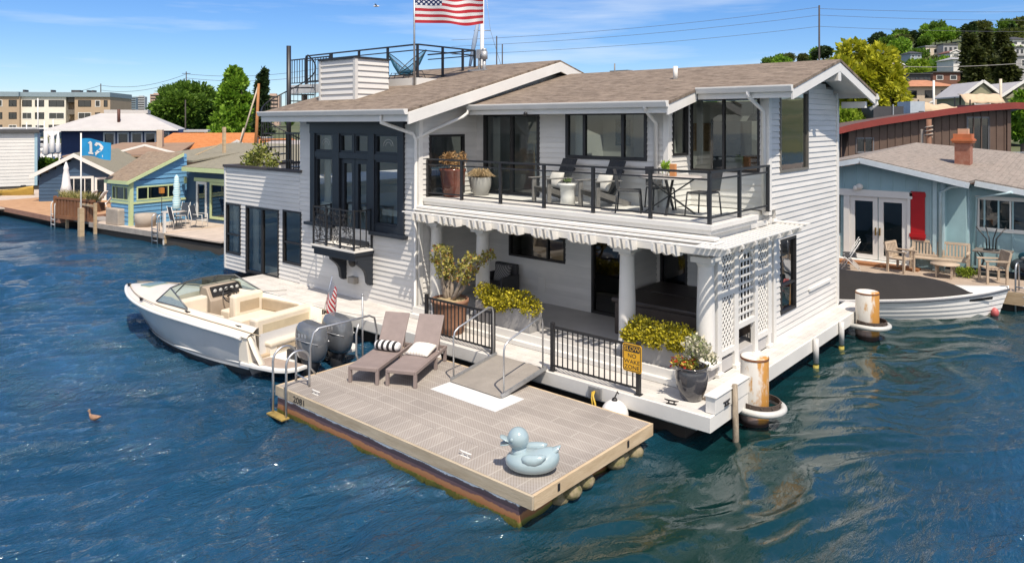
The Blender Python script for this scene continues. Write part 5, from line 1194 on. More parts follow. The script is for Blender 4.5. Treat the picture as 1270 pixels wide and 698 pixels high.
b = MB(); cw = Vector((3.42,-.52,.96)); b.tube([cw+Vector((.10*math.sin(a),.19*math.cos(a),.16*math.sin(a))) for a in np.linspace(0,6.283,25)[:-1]],.016,6,closed=True)
for a in (.5,2.6,4.7): b.tube([cw,cw+Vector((.10*math.sin(a),.19*math.cos(a),.16*math.sin(a)))],.012,5)
b.tube([cw,cw+Vector((.13,0,-.05))],.02,6); b.v = [(x-.2,y,z+.06) for x,y,z in b.v]; b.build('steering_wheel', BLACK, dsh)
# swim platform with a rounded corner
poly = [(.62,1.17),(.2,1.16),(-.35,1.10),(-.58,.98),(-.70,.78),(-.70,.55),(-.25,.55),(-.25,-.55),(-.70,-.55),(-.70,-.8),(-.5,-1.02),(.62,-1.15)]
b = MB(); b.prism([(x,y,.235) for x,y in poly],(0,0,.075)); b.build('swim_platform', MATS['boat_white'], bt, bevel=.015)
b = MB(); b.prism([(.40,1.05,.312),(.1,1.05,.312),(-.33,1.0,.312),(-.52,.90,.312),(-.62,.74,.312),(-.62,.58,.312),(.34,.64,.312)],(0,0,.008)); b.build('platform_mat', TEAK, bt)
b = MB()
for sgn in (1,-1): b.loft([[(x,sgn*(1.13-.0*k)+sgn*dy,z0+dz) for dy,dz in ((0,0),(-.14,0),(-.14,.02),(0,.02))] for k,(x,z0) in enumerate(((.46,.86),(.36,.70),(.22,.5),(.06,.32)))])
b.build('stern_quarter', CREAM, bt)
for sgn in (1,-1): b = MB(); b.prism([(.36,sgn*.90,.30),(.70,sgn*.90,.30),(.70,sgn*.90,.86),(.46,sgn*.90,.84)],(0,sgn*.24,0)); b.build('stern_corner', CREAM, bt, bevel=.02)
# outboards
COWL = mat('dark_grey_cowling', (.11,.12,.135), .12, .12, 3, coat=.7)
for y,lb in ((.36,None),(-.36,None)):
    secs = []
    for z,lx0,lx1,wy in ((.36,-.84,-.30,.17),(.44,-.92,-.26,.21),(.62,-.97,-.24,.24),(.84,-.97,-.24,.245),(.98,-.93,-.26,.23),(1.07,-.86,-.32,.19),(1.11,-.76,-.42,.11)):
        cx, rx = (lx0+lx1)/2, (lx1-lx0)/2
        secs.append([(cx+rx*math.copysign(abs(math.cos(a))**.75,math.cos(a)), y+wy*math.copysign(abs(math.sin(a))**.75,math.sin(a)), z+.03*math.cos(a)) for a in np.linspace(0,2*math.pi,25)[:-1]])
    eg = MB().loft(secs).build('outboard_motor', COWL, bt)
    b = MB(); b.loft([[(-.58+rx*math.cos(a), y+ry*math.sin(a), z) for a in np.linspace(0,6.283,17)[:-1]] for z,rx,ry in ((.43,.27,.17),(.1,.17,.11),(-.4,.14,.09))]); b.build('leg', mat('engine_black', (.03,.032,.036), .35), eg)
    b = MB(); b.box(-.32,.02,y-.12,y+.12,.2,.5); b.build('bracket', MATS['engine_black'], eg, bevel=.02)
    b = MB()
    for sgn in (1,-1): b.tube([(-.95,y+sgn*.15,.74),(-.75,y+sgn*.247,.78),(-.40,y+sgn*.247,.81)],.010,5)
    b.build('side_stripe', mat('silver_stripe', (.45,.46,.48), .3, metal=.5), eg)
    for sgn in (1,-1):
        b = MB(); 
        for k in range(3): b.box(-.72+.09*k,-.66+.09*k,y+sgn*.242,y+sgn*.25,.86,.93)
        b.box(-.72,-.44,y+sgn*.242,y+sgn*.25,.825,.84); b.build('badge', MATS['silver_stripe'], eg)
for s_,y_ in ((.9,1.06),(2.6,1.10),(4.6,.98),(6.3,.3)):
    b = MB(); b.tube([(s_-.09,y_-.07,sh(s_/6.8)+.09),(s_+.09,y_-.07,sh(s_/6.8)+.09)],.012,6); b.box(s_-.04,s_+.04,y_-.085,y_-.055,sh(s_/6.8)+.03,sh(s_/6.8)+.085); b.build('cleat', FRAME, bt)
# small flag on its staff at the stern
Mb = Matrix.Rotation(R(188.5),3,'Z')
def bw(x,y,z): return Vector((-8.45,-1.75,0)) + Mb @ Vector((x,y,z))
b = MB(); b.tube([bw(.1,-.62,1.0),bw(-.18,-.62,1.85)],.012,6); tag(b.build('flag_staff', STEEL), 'short thin flag staff on the motorboat stern', 'flag staff')
def sflag(u, v):                                        # hangs limp from the staff
    top = Vector((.1,-.62,1.0)).lerp(Vector((-.18,-.62,1.85)), .30+.66*v)
    dr = Vector((-.14*u-.03*u*math.sin(3*v), .10*math.sin(5*u+2*v)*u, -.46*u)); return bw(*(top+dr))
tag(flag('us_flag', sflag, 16, 12, USF), 'small stars and stripes flag hanging from the motorboat stern', 'flag')
for pts_, lb in (([bw(.5,-1.05,1.0),bw(.4,-1.45,.8),(-8.6,-.1,.75),(-8.1,.42,.66)],'pale mooring line from the motorboat stern to the deck cleat'),([bw(4.2,-.95,1.1),bw(3.7,-1.5,.85),(-12.3,.2,.72)],'pale mooring line from beside the windshield to the houseboat deck')):
    b = MB(); b.tube(pts_,.014,6); tag(b.build('mooring_line', mat('white_rope', (.6,.58,.54), .9)), lb, 'rope')
# ================================================================== helpers for the neighbours
FWD3 = Vector((-.656,.755,0)); RGT = Vector((.755,.656,0))
def pt(r, f, z): 
    """metres to the right of, in front of the viewpoint, and above the water"""
    return Vector((CAMX,CAMY,0)) + RGT*r + FWD3*f + Vector((0,0,z))
def at(u, dep, z): return pt((u-635)/903.5*dep, dep, z)
def part(parent, name, m, *boxes, bevel=0):
    b = MB()
    for q in boxes: b.box(*q)
    return b.build(name, m, parent, bevel=bevel)
def pbuild(b, name, m, parent, **k): return b.build(name, m, parent, **k)
def win(parent, axis, plane, out, a0, a1, z0, z1, fm, w=.06, vs=(), hs=(), gm=None, name='window'):
    return window(parent, axis, plane, out, a0, a1, z0, z1, w, fm=fm, gm=gm or GLASSD, vs=vs, hs=hs, name=name, pane_o=.004, o1=.04)
# ------------------------------------------------------------------ blue house on the left
BLUE = mat('blue_siding', (.13,.31,.50), .6, .12, 2); LIME = mat('pale_green_trim', (.52,.60,.32), .5, .06, 3); NB = mat('navy_siding', (.035,.075,.135), .6, .12, 2)
SH2 = roof_mat('weathered_shingles', (.24,.175,.12), (.18,.135,.10), (.30,.24,.18)); SH3 = roof_mat('olive_roof', (.24,.22,.165), (.21,.195,.15), (.27,.25,.19))
OLDW = mat('old_planks', (.38,.27,.16), .85, .35, 1.2, .3, 9, col2=(.56,.44,.29), stretch=(1,1,5))
h = thing('blue_house', 'small blue floating house with sloping brown roof and pale green trim, left of the motorboat', 'floating house', (-26.52,3.12,0), R(7), local=True)
part(h,'deck',mat('pale_dock_boards', (.50,.42,.35), .8, .2, 2),(-6.3,4,.02,7,.44,.5)); part(h,'float_base',mat('dock_underside', (.05,.045,.04), .9),(-6.2,3.9,.1,7,-.5,.3)) 
q = MB(); q.box(-6.3,.02,-.02,.02,.28,.51); q.build('front_plank', mat('grey_plank_edge', (.33,.30,.27), .8, .2, 3), h)
q = MB()
for z in (.06,.30): q.box(.0,.05,.02,6,z,z+.21)
q.build('side_plank', OLDW, h)
b = MB(); siding(b,'x',.45,-1,-5.15,-3.45,.5,2.52,[(-5.05,-3.6,1.62,2.3)],ex=.2,proud=.03); siding(b,'y',-3.45,1,.45,3.1,.5,2.55,[(.7,2.7,1.62,2.28)],ex=.2,proud=.03); siding(b,'y',-3.45,1,.45,3.2,2.6,3.7,ex=.2,proud=.03,top=lambda y: 2.52+(y-.22)*.44)
b.box(-5.1,-3.6,.6,7,.5,2.5); b.build('wall', BLUE, h)
b = MB(); siding(b,'x',3.2,-1,-3.4,4.0,.5,3.1,[(-2.55,-1.75,.5,2.4),(-1.45,-.3,.72,2.35)],ex=.2,proud=.025); b.build('wall', NB, h)
win(h,'x',.45,-1,-5.05,-3.6,1.62,2.3,LIME,.07,vs=(-4.7,-4.0)); win(h,'y',-3.45,1,.7,2.7,1.62,2.28,LIME,.07,vs=(1.25,2.25))
win(h,'x',3.2,-1,-1.5,-.25,.68,2.4,LIME,.12); d = win(h,'x',3.2,-1,-2.6,-1.75,.52,2.4,mat('white_door', (.7,.7,.68), .5),.13,name='door')
b = MB(); b.box(-5.2,-3.40,.40,.46,1.48,1.58); b.box(-3.46,-3.39,.46,3.15,1.48,1.58); b.box(-3.54,-3.38,.38,.54,.5,2.5); b.box(-2.72,-.12,3.13,3.18,2.42,2.58); b.build('trim', LIME, h)
b = MB(); b.hexa([(-5.3,.22,2.50),(-3.3,.22,2.50),(-3.3,2.95,3.70),(-6.4,2.95,3.70),(-5.3,.22,2.58),(-3.3,.22,2.58),(-3.3,2.95,3.78),(-6.4,2.95,3.78)]); rf = b.build('roof', SH2, h)
b = MB(); b.hexa([(-3.29,.2,2.40),(-3.25,.2,2.40),(-3.25,2.95,3.60),(-3.29,2.95,3.60),(-3.29,.2,2.56),(-3.25,.2,2.56),(-3.25,2.95,3.76),(-3.29,2.95,3.76)]); b.box(-5.3,-3.29,.18,.22,2.40,2.56); b.build('fascia', LIME, rf)
b = MB(); b.hexa([(-3.0,2.7,3.05),(4.2,2.7,3.05),(4.2,8.2,4.0),(-3.0,8.2,4.0),(-3.0,2.7,3.12),(4.2,2.7,3.12),(4.2,8.2,4.08),(-3.0,8.2,4.08)]); b.hexa([(-8,3.3,3.3),(-3.02,3.3,3.3),(-3.02,9,4.0),(-8,9,4.0),(-8,3.3,3.38),(-3.02,3.3,3.38),(-3.02,9,4.06),(-8,9,4.06)]); rf = b.build('roof', SH3, h)
part(rf,'fascia',LIME,(-3.0,4.2,2.66,2.70,2.9,3.1))
part(h,'wall_lantern',LIME,(-3.2,-3.1,2.9,3.0,2.3,2.6))
q = MB(); q.tube([(-1.0,5.5,3.4),(-1.0,5.5,4.5)],.03); q.bar((-1.0,5.5,3.9),(-1.9,5.2,3.5),.06,.06); q.build('roof_pole', FRAME, h)
Mh = Matrix.Rotation(R(7),3,'Z')
def hl(x,y,z): return Vector((-26.52,3.12,0)) + Mh @ Vector((x,y,z))
def covered(label, x, y, w, d, hh, m):
    b = MB(); b.loft([[(c[0]*w*s_+x, c[1]*d*s_+y, .5+z) for c in ((-.5,-.5),(.5,-.5),(.5,.5),(-.5,.5))] for z,s_ in ((0,1),(hh*.9,.98),(hh,.9))],smooth=False)
    o = b.build('covered_furniture', m, None, bevel=.03); o.location = hl(0,0,0); o.rotation_euler = (0,0,R(7)); tag(o, label, 'covered furniture'); return o
CV = mat('grey_cover', (.36,.31,.26), .9, .15, 3)
covered('beige covered box on the blue house deck, by its corner', -4.5, .3, 1.1, .35, .75, CV)
b = MB(); b.lathe([(.42,0),(.46,.3),(.45,.58),(.0,.60)],(0,0,.5),20); o = b.build('fire_table', CV); o.location = hl(-2.75,.75,0); tag(o, 'round beige covered fire table on the blue house deck', 'covered furniture')
def slingchair(label, x, y, rz, group='sling chairs on the blue house deck'):
    t = thing('patio_chair', label, 'chair', hl(x,y,.5), rz+R(7), group, local=True)
    b = MB(); b.box(-.24,.24,-.24,.24,.40,.43); b.build('seat', mat('blue_grey_sling', (.05,.065,.09), .7), t)
    b = MB(); M = Matrix.Rotation(R(-12),3,'X'); b.obox(Vector((0,.24,.42))+M@Vector((0,0,.30)),(.46,.02,.58),M); b.build('backrest', MATS['blue_grey_sling'], t)
    b = MB()
    for s in (-.25,.25): b.tube([(s,-.26,0),(s,-.24,.60),(s,.18,.62)],.016,5); b.tube([(s,.32,0),(s,.24,.42),(s,.38,1.02)],.016,5)
    b.build('frame', mat('white_tube', (.7,.7,.68), .4), t); return t
slingchair('nearest sling chair on the blue house deck, back to the water', -.75, 1.1, R(170)); slingchair('sling chair beside the blue house glazed door', -.35,1.9,R(120)); slingchair('sling chair behind the round patio table on the blue deck', -1.9,1.9,R(10))
t = thing('patio_table', 'small round patio table among the sling chairs on the blue deck', 'table', hl(-1.35,1.25,.5), 0, local=True)
b = MB(); b.lathe([(.0,.70),(.5,.70),(.5,.73),(0,.73)],(0,0,0),20,False); b.build('tabletop', MATS['pale_table_top'], t); b = MB(); b.tube([(0,0,0),(0,0,.7)],.03); b.build('leg', BLACK, t)
t = thing('closed_umbrella', 'folded pale blue patio umbrella beside the blue house wall', 'umbrella', hl(-1.5,1.5,.5), 0, local=True)
b = MB(); b.tube([(0,0,0),(0,0,2.35)],.022); b.build('pole', GALV, t)
b = MB(); prof = [(.03,2.35),(.11,2.2),(.10,2.05),(.15,1.9),(.12,1.75),(.17,1.55),(.13,1.4),(.19,1.2),(.15,1.05),(.22,.85),(.10,.80)]
b.lathe(prof[::-1],(0,0,0),12); b.build('canopy', stripes('aqua_white', (.35,.60,.66), (.62,.74,.76), 3, 'Z'), t)
t = thing('patio_torch', 'thin patio torch with orange lamp head on the blue house deck', 'torch', hl(-2.2,1.2,.5), 0, local=True)
b = MB(); b.tube([(0,0,0),(0,0,1.5)],.018,6); b.build('pole', BLACK, t); b = MB(); b.box(-.09,.09,-.09,.09,1.5,1.75); b.build('lamp_head', mat('amber_glass', (.45,.17,.03), .4), t)
def hoop_ladder(label, c, rot, mm, w=.42, hh=.8):
    t = thing('dock_ladder', label, 'ladder', c, rot, local=True); b = MB()
    for s in (-w/2,w/2): b.tube([(s,.0,-.9),(s,0,hh*.7)]+[(s,.16-.16*math.cos(a),hh*.7+.2*math.sin(a)) for a in np.linspace(0,math.pi,8)][1:]+[(s,.32,0)],.024,7)
    b.build('rail', mm, t); b = MB()
    for z in (-.35,-.1,.15): b.tube([(-w/2,0,z),(w/2,0,z)],.02,6)
    b.build_each('rung', mm, t)
hoop_ladder('white hooped ladder at the blue house deck corner', hl(-.55,-.08,.5), R(7), ALU)
b = MB(); b.box(-.05,.05,-.05,.05,-.3,1.05); o = b.build('dock_post', WHITE); o.location = hl(-.05,.06,.3); tag(o,'short pale post at the blue house deck corner','post')
# ------------------------------------------------------------------ flag with the number
fpos = at(100.5, 33.5, 0)
t = thing('flagpole', 'thin white flagpole between the two left decks', 'flagpole', fpos, 0, local=True)
b = MB(); b.tube([(0,0,-.5),(0,0,4.75)],.035,8); b.build('pole', WHITE, t); b = MB(); b.box(-.13,.13,-.1,.1,-.5,1.3); b.build('piling', OLDW, t)
FLG = mat('turquoise_flag', (.01,.24,.50), .8, .12, 2)
fb = thing('number_flag', 'turquoise flag with a white number twelve on the thin white flagpole', 'flag', fpos, local=True)
def nf(u, v):
    rip = .10*math.sin(7*u+.8*v)*u**.6; return RGT*(.03+u*1.30) + FWD3*rip + Vector((0,0,3.70+v*.80-.16*u+.05*math.sin(5*u)))
b = MB(); b.grid([[nf(i/24,j/12) for j in range(13)] for i in range(25)]); b.build('cloth', FLG, fb)
b = MB()
def strip(pts, wd):
    for (u0,v0),(u1,v1) in zip(pts,pts[1:]):
        dd = Vector((u1-u0,v1-v0)); dd.normalize(); n2 = Vector((-dd.y*wd*.7,dd.x*wd,))
        b.add([nf(u0+n2.x-dd.x*wd*.3,v0+n2.y)-FWD3*.012, nf(u1+n2.x+dd.x*wd*.3,v1+n2.y)-FWD3*.012, nf(u1-n2.x+dd.x*wd*.3,v1-n2.y)-FWD3*.012, nf(u0-n2.x-dd.x*wd*.3,v0-n2.y)-FWD3*.012],[(0,1,2,3)])
strip([(.32,.80),(.32,.50),(.32,.16)],.075); strip([(.24,.70),(.32,.82)],.05); strip([(.24,.16),(.40,.16)],.05)
strip([(.52,.66),(.56,.80),(.68,.82),(.74,.68),(.70,.52),(.60,.36),(.52,.20)],.065); strip([(.52,.16),(.76,.18)],.06)
b.build('number', TRIM, fb)
# ------------------------------------------------------------------ navy gabled house and its deck
g0 = at(94, 44, 0); an = math.atan2(.656,.755)
h = thing('gabled_house', 'dark navy gabled floating house with white edged roof behind the slatted planter', 'floating house', g0, an+R(12), local=True)
part(h,'float_base',MATS['dock_underside'],(-4,6,.2,9,-.4,.42)); part(h,'deck',MATS['pale_dock_boards'],(-6,7,-3.0,9,.42,.5))
gt = lambda x: 3.30-.55*abs(x)
b = MB(); siding(b,'x',0,-1,-2.0,2.0,.5,3.3,[(-.55,1.0,.5,2.0),(1.05,1.7,.5,1.9)],ex=.22,top=lambda a: gt(a)-.05); b.box(-1.95,1.95,.15,8,.5,2.2); b.build('wall', NB, h)
b = MB()
for s in (-1,1): b.hexa([(0,-.35,3.34),(s*2.35,-.35,2.06),(s*2.35,8,2.06),(0,8,3.34),(0,-.35,3.42),(s*2.35,-.35,2.14),(s*2.35,8,2.14),(0,8,3.42)])
rf = b.build('roof', SH3, h)
b = MB()
for s in (-1,1): b.hexa([(0,-.40,3.16),(s*2.38,-.40,1.88),(s*2.38,-.35,1.88),(0,-.35,3.16),(0,-.40,3.40),(s*2.38,-.40,2.12),(s*2.38,-.35,2.12),(0,-.35,3.40)])
b.build('barge_board', TRIM, rf)
win(h,'x',0,-1,-.6,1.0,.5,2.0,TRIM,.14,vs=(-.1,.5),name='french_door'); win(h,'x',0,-1,1.05,1.7,.5,1.92,TRIM,.13,name='door')
# its brown deck with a slatted planter
REDW = mat('brown_cedar', (.15,.062,.028), .75, .3, 2, .2, 9, col2=(.24,.11,.05)); TAND = mat('tan_boards', (.36,.20,.10), .8, .25, 2, .1, 14, col2=(.48,.29,.16))
dk2 = thing('timber_deck', 'brown timber deck on floats in front of the navy gabled house', 'deck', at(74,36,0), R(3), local=True)
part(dk2,'boards',TAND,(-12,.0,0,7.0,.44,.52)); part(dk2,'edge_board',mat('pink_brown_edge', (.30,.16,.11), .8, .2, 2),(-12,.03,-.04,0,.28,.525),(0,.04,0,5,.28,.525)); part(dk2,'float_base',MATS['dock_underside'],(-11.8,-.3,.5,6.8,-.4,.3)); part(dk2,'walkway',MATS['grey_plank_edge'],(.05,3.4,.6,2.0,.30,.42))
Md = Matrix.Rotation(R(3),3,'Z')
def dl(x,y,z): return at(74,36,0) + Md @ Vector((x,y,z))
t = thing('slatted_planter', 'brown slatted fence planter with ornamental grasses, edge of the left timber deck', 'planter', dl(0,0,.5), R(12), local=True)
b = MB()
for z0,z1 in ((.0,.16),(.95,1.05)): b.box(-.4,2.9,-.05,.05,z0,z1)
for k in range(12): b.box(-.4+.27*k,-.20+.27*k,-.03,.02,.16,.95)
b.box(-.45,-.35,-.06,.06,0,1.1); b.box(-.4,2.9,.05,.5,.5,.9); b.build('slats', REDW, t)
b = MB(); rg = random.Random(21)
for k in range(420):
    x,y = rg.uniform(-.3,2.8), rg.uniform(.08,.4); a = rg.uniform(0,6.28); hh = rg.uniform(.2,.5)
    b.tube([(x,y,.95),(x+.06*math.cos(a),y+.06*math.sin(a),.95+hh*.7),(x+.2*math.cos(a),y+.2*math.sin(a),.95+hh)],[.012,.010,.002],3,cap=False)
b.build('grass', leafmat('pale_grass',(.20,.22,.05),(.55,.46,.20)), t)
t = thing('walkway_rail', 'low weathered post and rail fence on the walkway beside the flagpole', 'railing', dl(.1,.3,.3), R(3), local=True)
b = MB()
for x in (0,1.55,3.2): b.box(x-.06,x+.06,-.06,.06,-.5,1.15)
b.box(0,3.2,-.03,.03,.95,1.05); b.build('post_and_rail', OLDW, t)
hoop_ladder('white hooped ladder at the edge of the left timber deck', dl(-.55,-.1,.52), R(3), mat('white_tube', (.7,.7,.68), .4), .45, .85)
t = thing('closed_umbrella', 'closed white patio umbrella on the left timber deck', 'umbrella', at(82,40.5,.5), 0, local=True)
b = MB(); b.tube([(0,0,0),(0,0,2.5)],.025); b.build('pole', WHITE, t); b = MB(); b.lathe([(.12,.75),(.34,.8),(.22,1.3),(.17,1.8),(.12,2.1),(.14,2.2),(.03,2.55)],(0,0,0),12); b.build('canopy', mat('white_canvas', (.74,.73,.72), .85, .05, 3), t)
def deckchair(label, x, y, rz):
    t = thing('deck_lounger', label, 'sun lounger', dl(x,y,.52), rz, 'white loungers on the left timber deck', local=True)
    b = MB(); b.box(-.3,.3,-.7,.5,.32,.38); b.build('seat', mat('white_sling', (.62,.60,.58), .7), t); b = MB(); M = Matrix.Rotation(R(-35),3,'X'); b.obox(Vector((0,.5,.35))+M@Vector((0,0,.38)),(.6,.04,.76),M); b.build('backrest', MATS['white_sling'], t)
    b = MB()
    for s in (-.3,.3): b.tube([(s,-.7,0),(s,-.68,.34),(s,.5,.36),(s,.62,0)],.022,5)
    b.build('frame', MATS['white_tube'], t)
deckchair('white sun lounger on the left timber deck, farthest from the slatted planter', -3.6,2.2,R(-40)); deckchair('white sun lounger on the left timber deck, middle of the three', -2.8,2.4,R(-40)); deckchair('white sun lounger on the left timber deck, nearest the slatted planter', -2.0,2.6,R(-40))
pillow('deck_cushion', mat('coral_fabric', (.42,.11,.07), .85), 'coral cushion leaning by the white loungers', dl(-1.3,2.3,.75), (R(70),0,R(20)), (.5,.5,.18), 'cushion')
# ------------------------------------------------------------------ white house and yellow boat at the far left
w0 = at(46, 54, 0)
h = thing('white_house', 'white clapboard floating house with pale blue corners at the far left edge', 'floating house', w0, an+R(31), local=True)
b = MB(); siding(b,'x',0,-1,-6.5,-.02,.6,4.5,[(-6.4,-2.75,1.6,4.2)],ex=.25,proud=.02); b.box(-6.4,-.1,.15,9,.6,4.4); b.build('wall', WHITE, h)
LB = mat('pale_blue_trim', (.32,.48,.56), .5); part(h,'corner_trim',LB,(-.16,.02,-.05,.05,.6,4.5),(-2.75,-2.6,-.05,.05,1.5,4.5)); part(h,'roof',mat('dark_flat_roof', (.07,.07,.07), .8),(-6.6,.15,-.25,9,4.5,4.72)); part(h,'float_base',MATS['dock_underside'],(-6.5,0.2,0,9,-.4,.6))
win(h,'x',0,-1,-6.4,-2.75,1.6,3.0,LB,.1); part(h,'blind',mat('tan_blind', (.45,.31,.16), .7),(-6.3,-2.85,-.02,.0,3.0,4.2))
t = thing('small_dinghy', 'yellowish wooden boat bow at the far left edge of the picture', 'boat', at(14,48,0), an-R(10), local=True)
b = MB(); b.loft([[(x, w_*math.copysign(abs(s)**.8,s), z0+(z1-z0)*abs(s)**1.5) for s in np.linspace(-1,1,13)] for x,w_,z0,z1 in ((-3,.9,-.1,.7),(-1.5,1.0,-.1,.75),(0,.85,-.05,.85),(1.0,.5,.1,.98),(1.7,.04,.5,1.12))],cap=False); b.build('hull', mat('yellow_varnish', (.42,.27,.05), .35), t)
b = MB(); b.loft([[(x, w_*s, z1-.03) for s in np.linspace(-1,1,7)] for x,w_,z1 in ((-3,.9,.7),(0,.85,.85),(1.0,.5,.98),(1.7,.04,1.12))],cap=False); b.build('deck', WHITE, t)
# ------------------------------------------------------------------ big navy house with a grey hip roof
n0 = at(140, 68, 0)
h = thing('hip_roof_house', 'large navy floating house with wide pale grey hip roof', 'floating house', n0, an+R(20), local=True)
b = MB(); b.box(-4.2,6.0,0,8,.4,4.6); b.build('wall', mat('royal_navy', (.012,.035,.11), .6), h)
METR = mat('grey_metal_roof', (.47,.45,.43), .5, .08, 1)
b = MB(); e = [(-5.4,-1.2,4.6),(5.6,-1.2,4.6),(5.6,9,4.6),(-5.4,9,4.6)]; r_ = [(-1.5,2.6,6.15),(2.4,2.6,6.15),(2.4,5.4,6.15),(-1.5,5.4,6.15)]
b.add(e+r_,[(0,1,5,4),(1,2,6,5),(2,3,7,6),(3,0,4,7),(4,5,6,7),(3,2,1,0)]); rf = b.build('roof', METR, h)
part(rf,'upper_roof',METR,(-1.2,2.6,2.8,5.2,6.16,6.5)); q = MB(); q.tube([(.4,.6,5.2),(.4,.6,6.5)],.14,8); q.build('flue', mat('rust_flue', (.10,.04,.03), .7), rf); part(rf,'eave_edge',TRIM,(-5.45,5.65,-1.26,-1.2,4.5,4.66))
for k in range(5): win(h,'x',0,-1,-.8+1.15*k,.2+1.15*k,3.0,4.35,TRIM,.13)
part(h,'balcony_band',mat('bright_blue_band', (.03,.10,.26), .5),(-1.4,6.2,-.7,-.05,2.2,2.9)); win(h,'y',6.0,1,1.0,2.4,2.6,4.2,TRIM,.12); part(h,'side_porch_roof',METR,(6.05,8.2,-.3,5,4.35,4.55)); part(h,'side_porch',TRIM,(7.9,8.05,-.2,-.05,.4,4.35),(6.05,8.0,2,5,.4,3.2))
# ------------------------------------------------------------------ long orange roofed house and roofs between
o0 = at(245, 56, 0)
h = thing('orange_roof_house', 'low house with a broad orange shingle roof behind the blue house', 'house', o0, an+R(8), local=True)
ORS = roof_mat('orange_shingles', (.46,.17,.055), (.40,.14,.045), (.52,.22,.09))
b = MB(); b.box(-3.0,3.9,.3,6,.4,3.2); b.build('wall', mat('tan_wall', (.35,.25,.17), .8), h)
b = MB(); b.hexa([(-4.1,-.4,2.95),(4.2,-.4,2.95),(3.6,3.4,4.35),(-2.8,3.4,4.35),(-4.1,-.4,3.05),(4.2,-.4,3.05),(3.6,3.4,4.42),(-2.8,3.4,4.42)]); b.hexa([(-2.8,3.4,4.35),(3.6,3.4,4.35),(4.2,7,3.0),(-4.1,7,3.0),(-2.8,3.4,4.42),(3.6,3.4,4.42),(4.2,7,3.1),(-4.1,7,3.1)]); rf = b.build('roof', ORS, h)
part(h,'metal_chimney',mat('tan_chimney', (.46,.36,.27), .6),(-2.75,-2.35,-.7,-.3,3.0,4.7))
h = thing('dark_gable_house', 'low dark brown gabled house right of the orange roof', 'house', at(300,50,0), an-R(25), local=True)
b = MB(); b.box(-1.6,1.6,0,5,.4,3.2); b.build('wall', mat('dark_brown_wall', (.05,.03,.022), .8), h); b = MB()
for s in (-1,1): b.hexa([(0,-.4,4.0),(s*2.1,-.4,3.1),(s*2.1,5,3.1),(0,5,4.0),(0,-.4,4.08),(s*2.1,-.4,3.18),(s*2.1,5,3.18),(0,5,4.08)])
rf = b.build('roof', ORS, h); b = MB()
for s in (-1,1): b.bar((0,-.43,4.0),(s*2.12,-.43,3.1),.05,.16)
b.build('barge_board', WHITE, rf)
h = thing('flat_roof_house', 'low house with a pale flat roof below the spiral stair', 'house', at(322,40,0), an, local=True)
part(h,'wall',mat('grey_wall', (.3,.3,.3), .8),(-2.4,3,0,7,.4,3.2)); b = MB(); b.hexa([(-3.4,-.6,3.1),(3.6,-.6,3.1),(3.6,7.5,4.0),(-1.6,7.5,4.0),(-3.4,-.6,3.2),(3.6,-.6,3.2),(3.6,7.5,4.1),(-1.6,7.5,4.1)]); b.build('roof', mat('pale_grey_roof', (.36,.33,.31), .85, .12, 1.5), h)
h = thing('brown_roof_house', 'low house with a long brown roof left of the orange roof', 'house', at(140,52,0), an+R(5), local=True)
part(h,'wall',mat('grey_blue_wall', (.16,.19,.22), .8),(-2.8,3.4,0,6,.4,2.9)); b = MB(); b.hexa([(-3.2,-.5,2.8),(4.4,-.5,2.8),(4.0,5,3.6),(-1.5,5,3.6),(-3.2,-.5,2.9),(4.4,-.5,2.9),(4.0,5,3.7),(-1.5,5,3.7)]); b.build('roof', mat('brown_flat_roof', (.27,.18,.12), .85, .15, 1.5), h); b = MB(); b.bar((-.2,-.55,2.95),(2.4,-.55,3.65),.06,.14); b.bar((2.4,-.55,3.65),(5.0,-.55,2.95),.06,.14); b.build('white_gable_edge', TRIM, h)
t = thing('timber_mast', 'leaning orange timber pole with pale stay beside the spiral stair', 'pole', at(316,46,0), 0, local=True)
b = MB(); b.tube([tuple(RGT*-.0+Vector((0,0,2.5))),tuple(RGT*.25+Vector((0,0,7.7)))],[.12,.08],8); b.build('pole', mat('orange_timber', (.34,.15,.05), .7), t); b = MB(); b.tube([tuple(RGT*-1.0+Vector((0,0,3.6))),tuple(RGT*.2+Vector((0,0,7.5)))],.05,6); b.tube([tuple(RGT*-1.2+Vector((0,0,3.0))),tuple(RGT*-.7+Vector((0,0,4.9)))],.05,6); b.build('stay', mat('pale_spar', (.45,.38,.30), .7), t)
t = thing('rustic_post', 'weathered post with a slanting rod beyond the terrace shrub', 'post', at(278,38,0), 0, local=True)
b = MB(); b.box(-.07,.07,-.07,.07,2.6,5.0); b.box(-3.0,-2.9,-.05,.05,2.6,4.3) if False else None; b.bar((0,0,4.2),tuple(RGT*-1.6+Vector((0,0,3.5))),.05,.05); b.build('post', OLDW, t)
# plant on the terrace parapet
t = thing('terrace_plant', 'bright green shrub growing above the dark terrace cap of the houseboat', 'plant', (-16.6,1.9,3.4))
rg = random.Random(31); b = MB(); leafmesh(b, [p for c in ((-16.7,1.75,4.05),(-16.3,1.8,4.3),(-15.9,1.9,4.0),(-17.0,1.8,3.95)) for p in blob_pts(c,(.35,.3,.3),230,rg,.2)], .12, rg, .5, .5); b.build('foliage', leafmat('spring_leaf',(.10,.15,.02),(.36,.36,.10)), t)
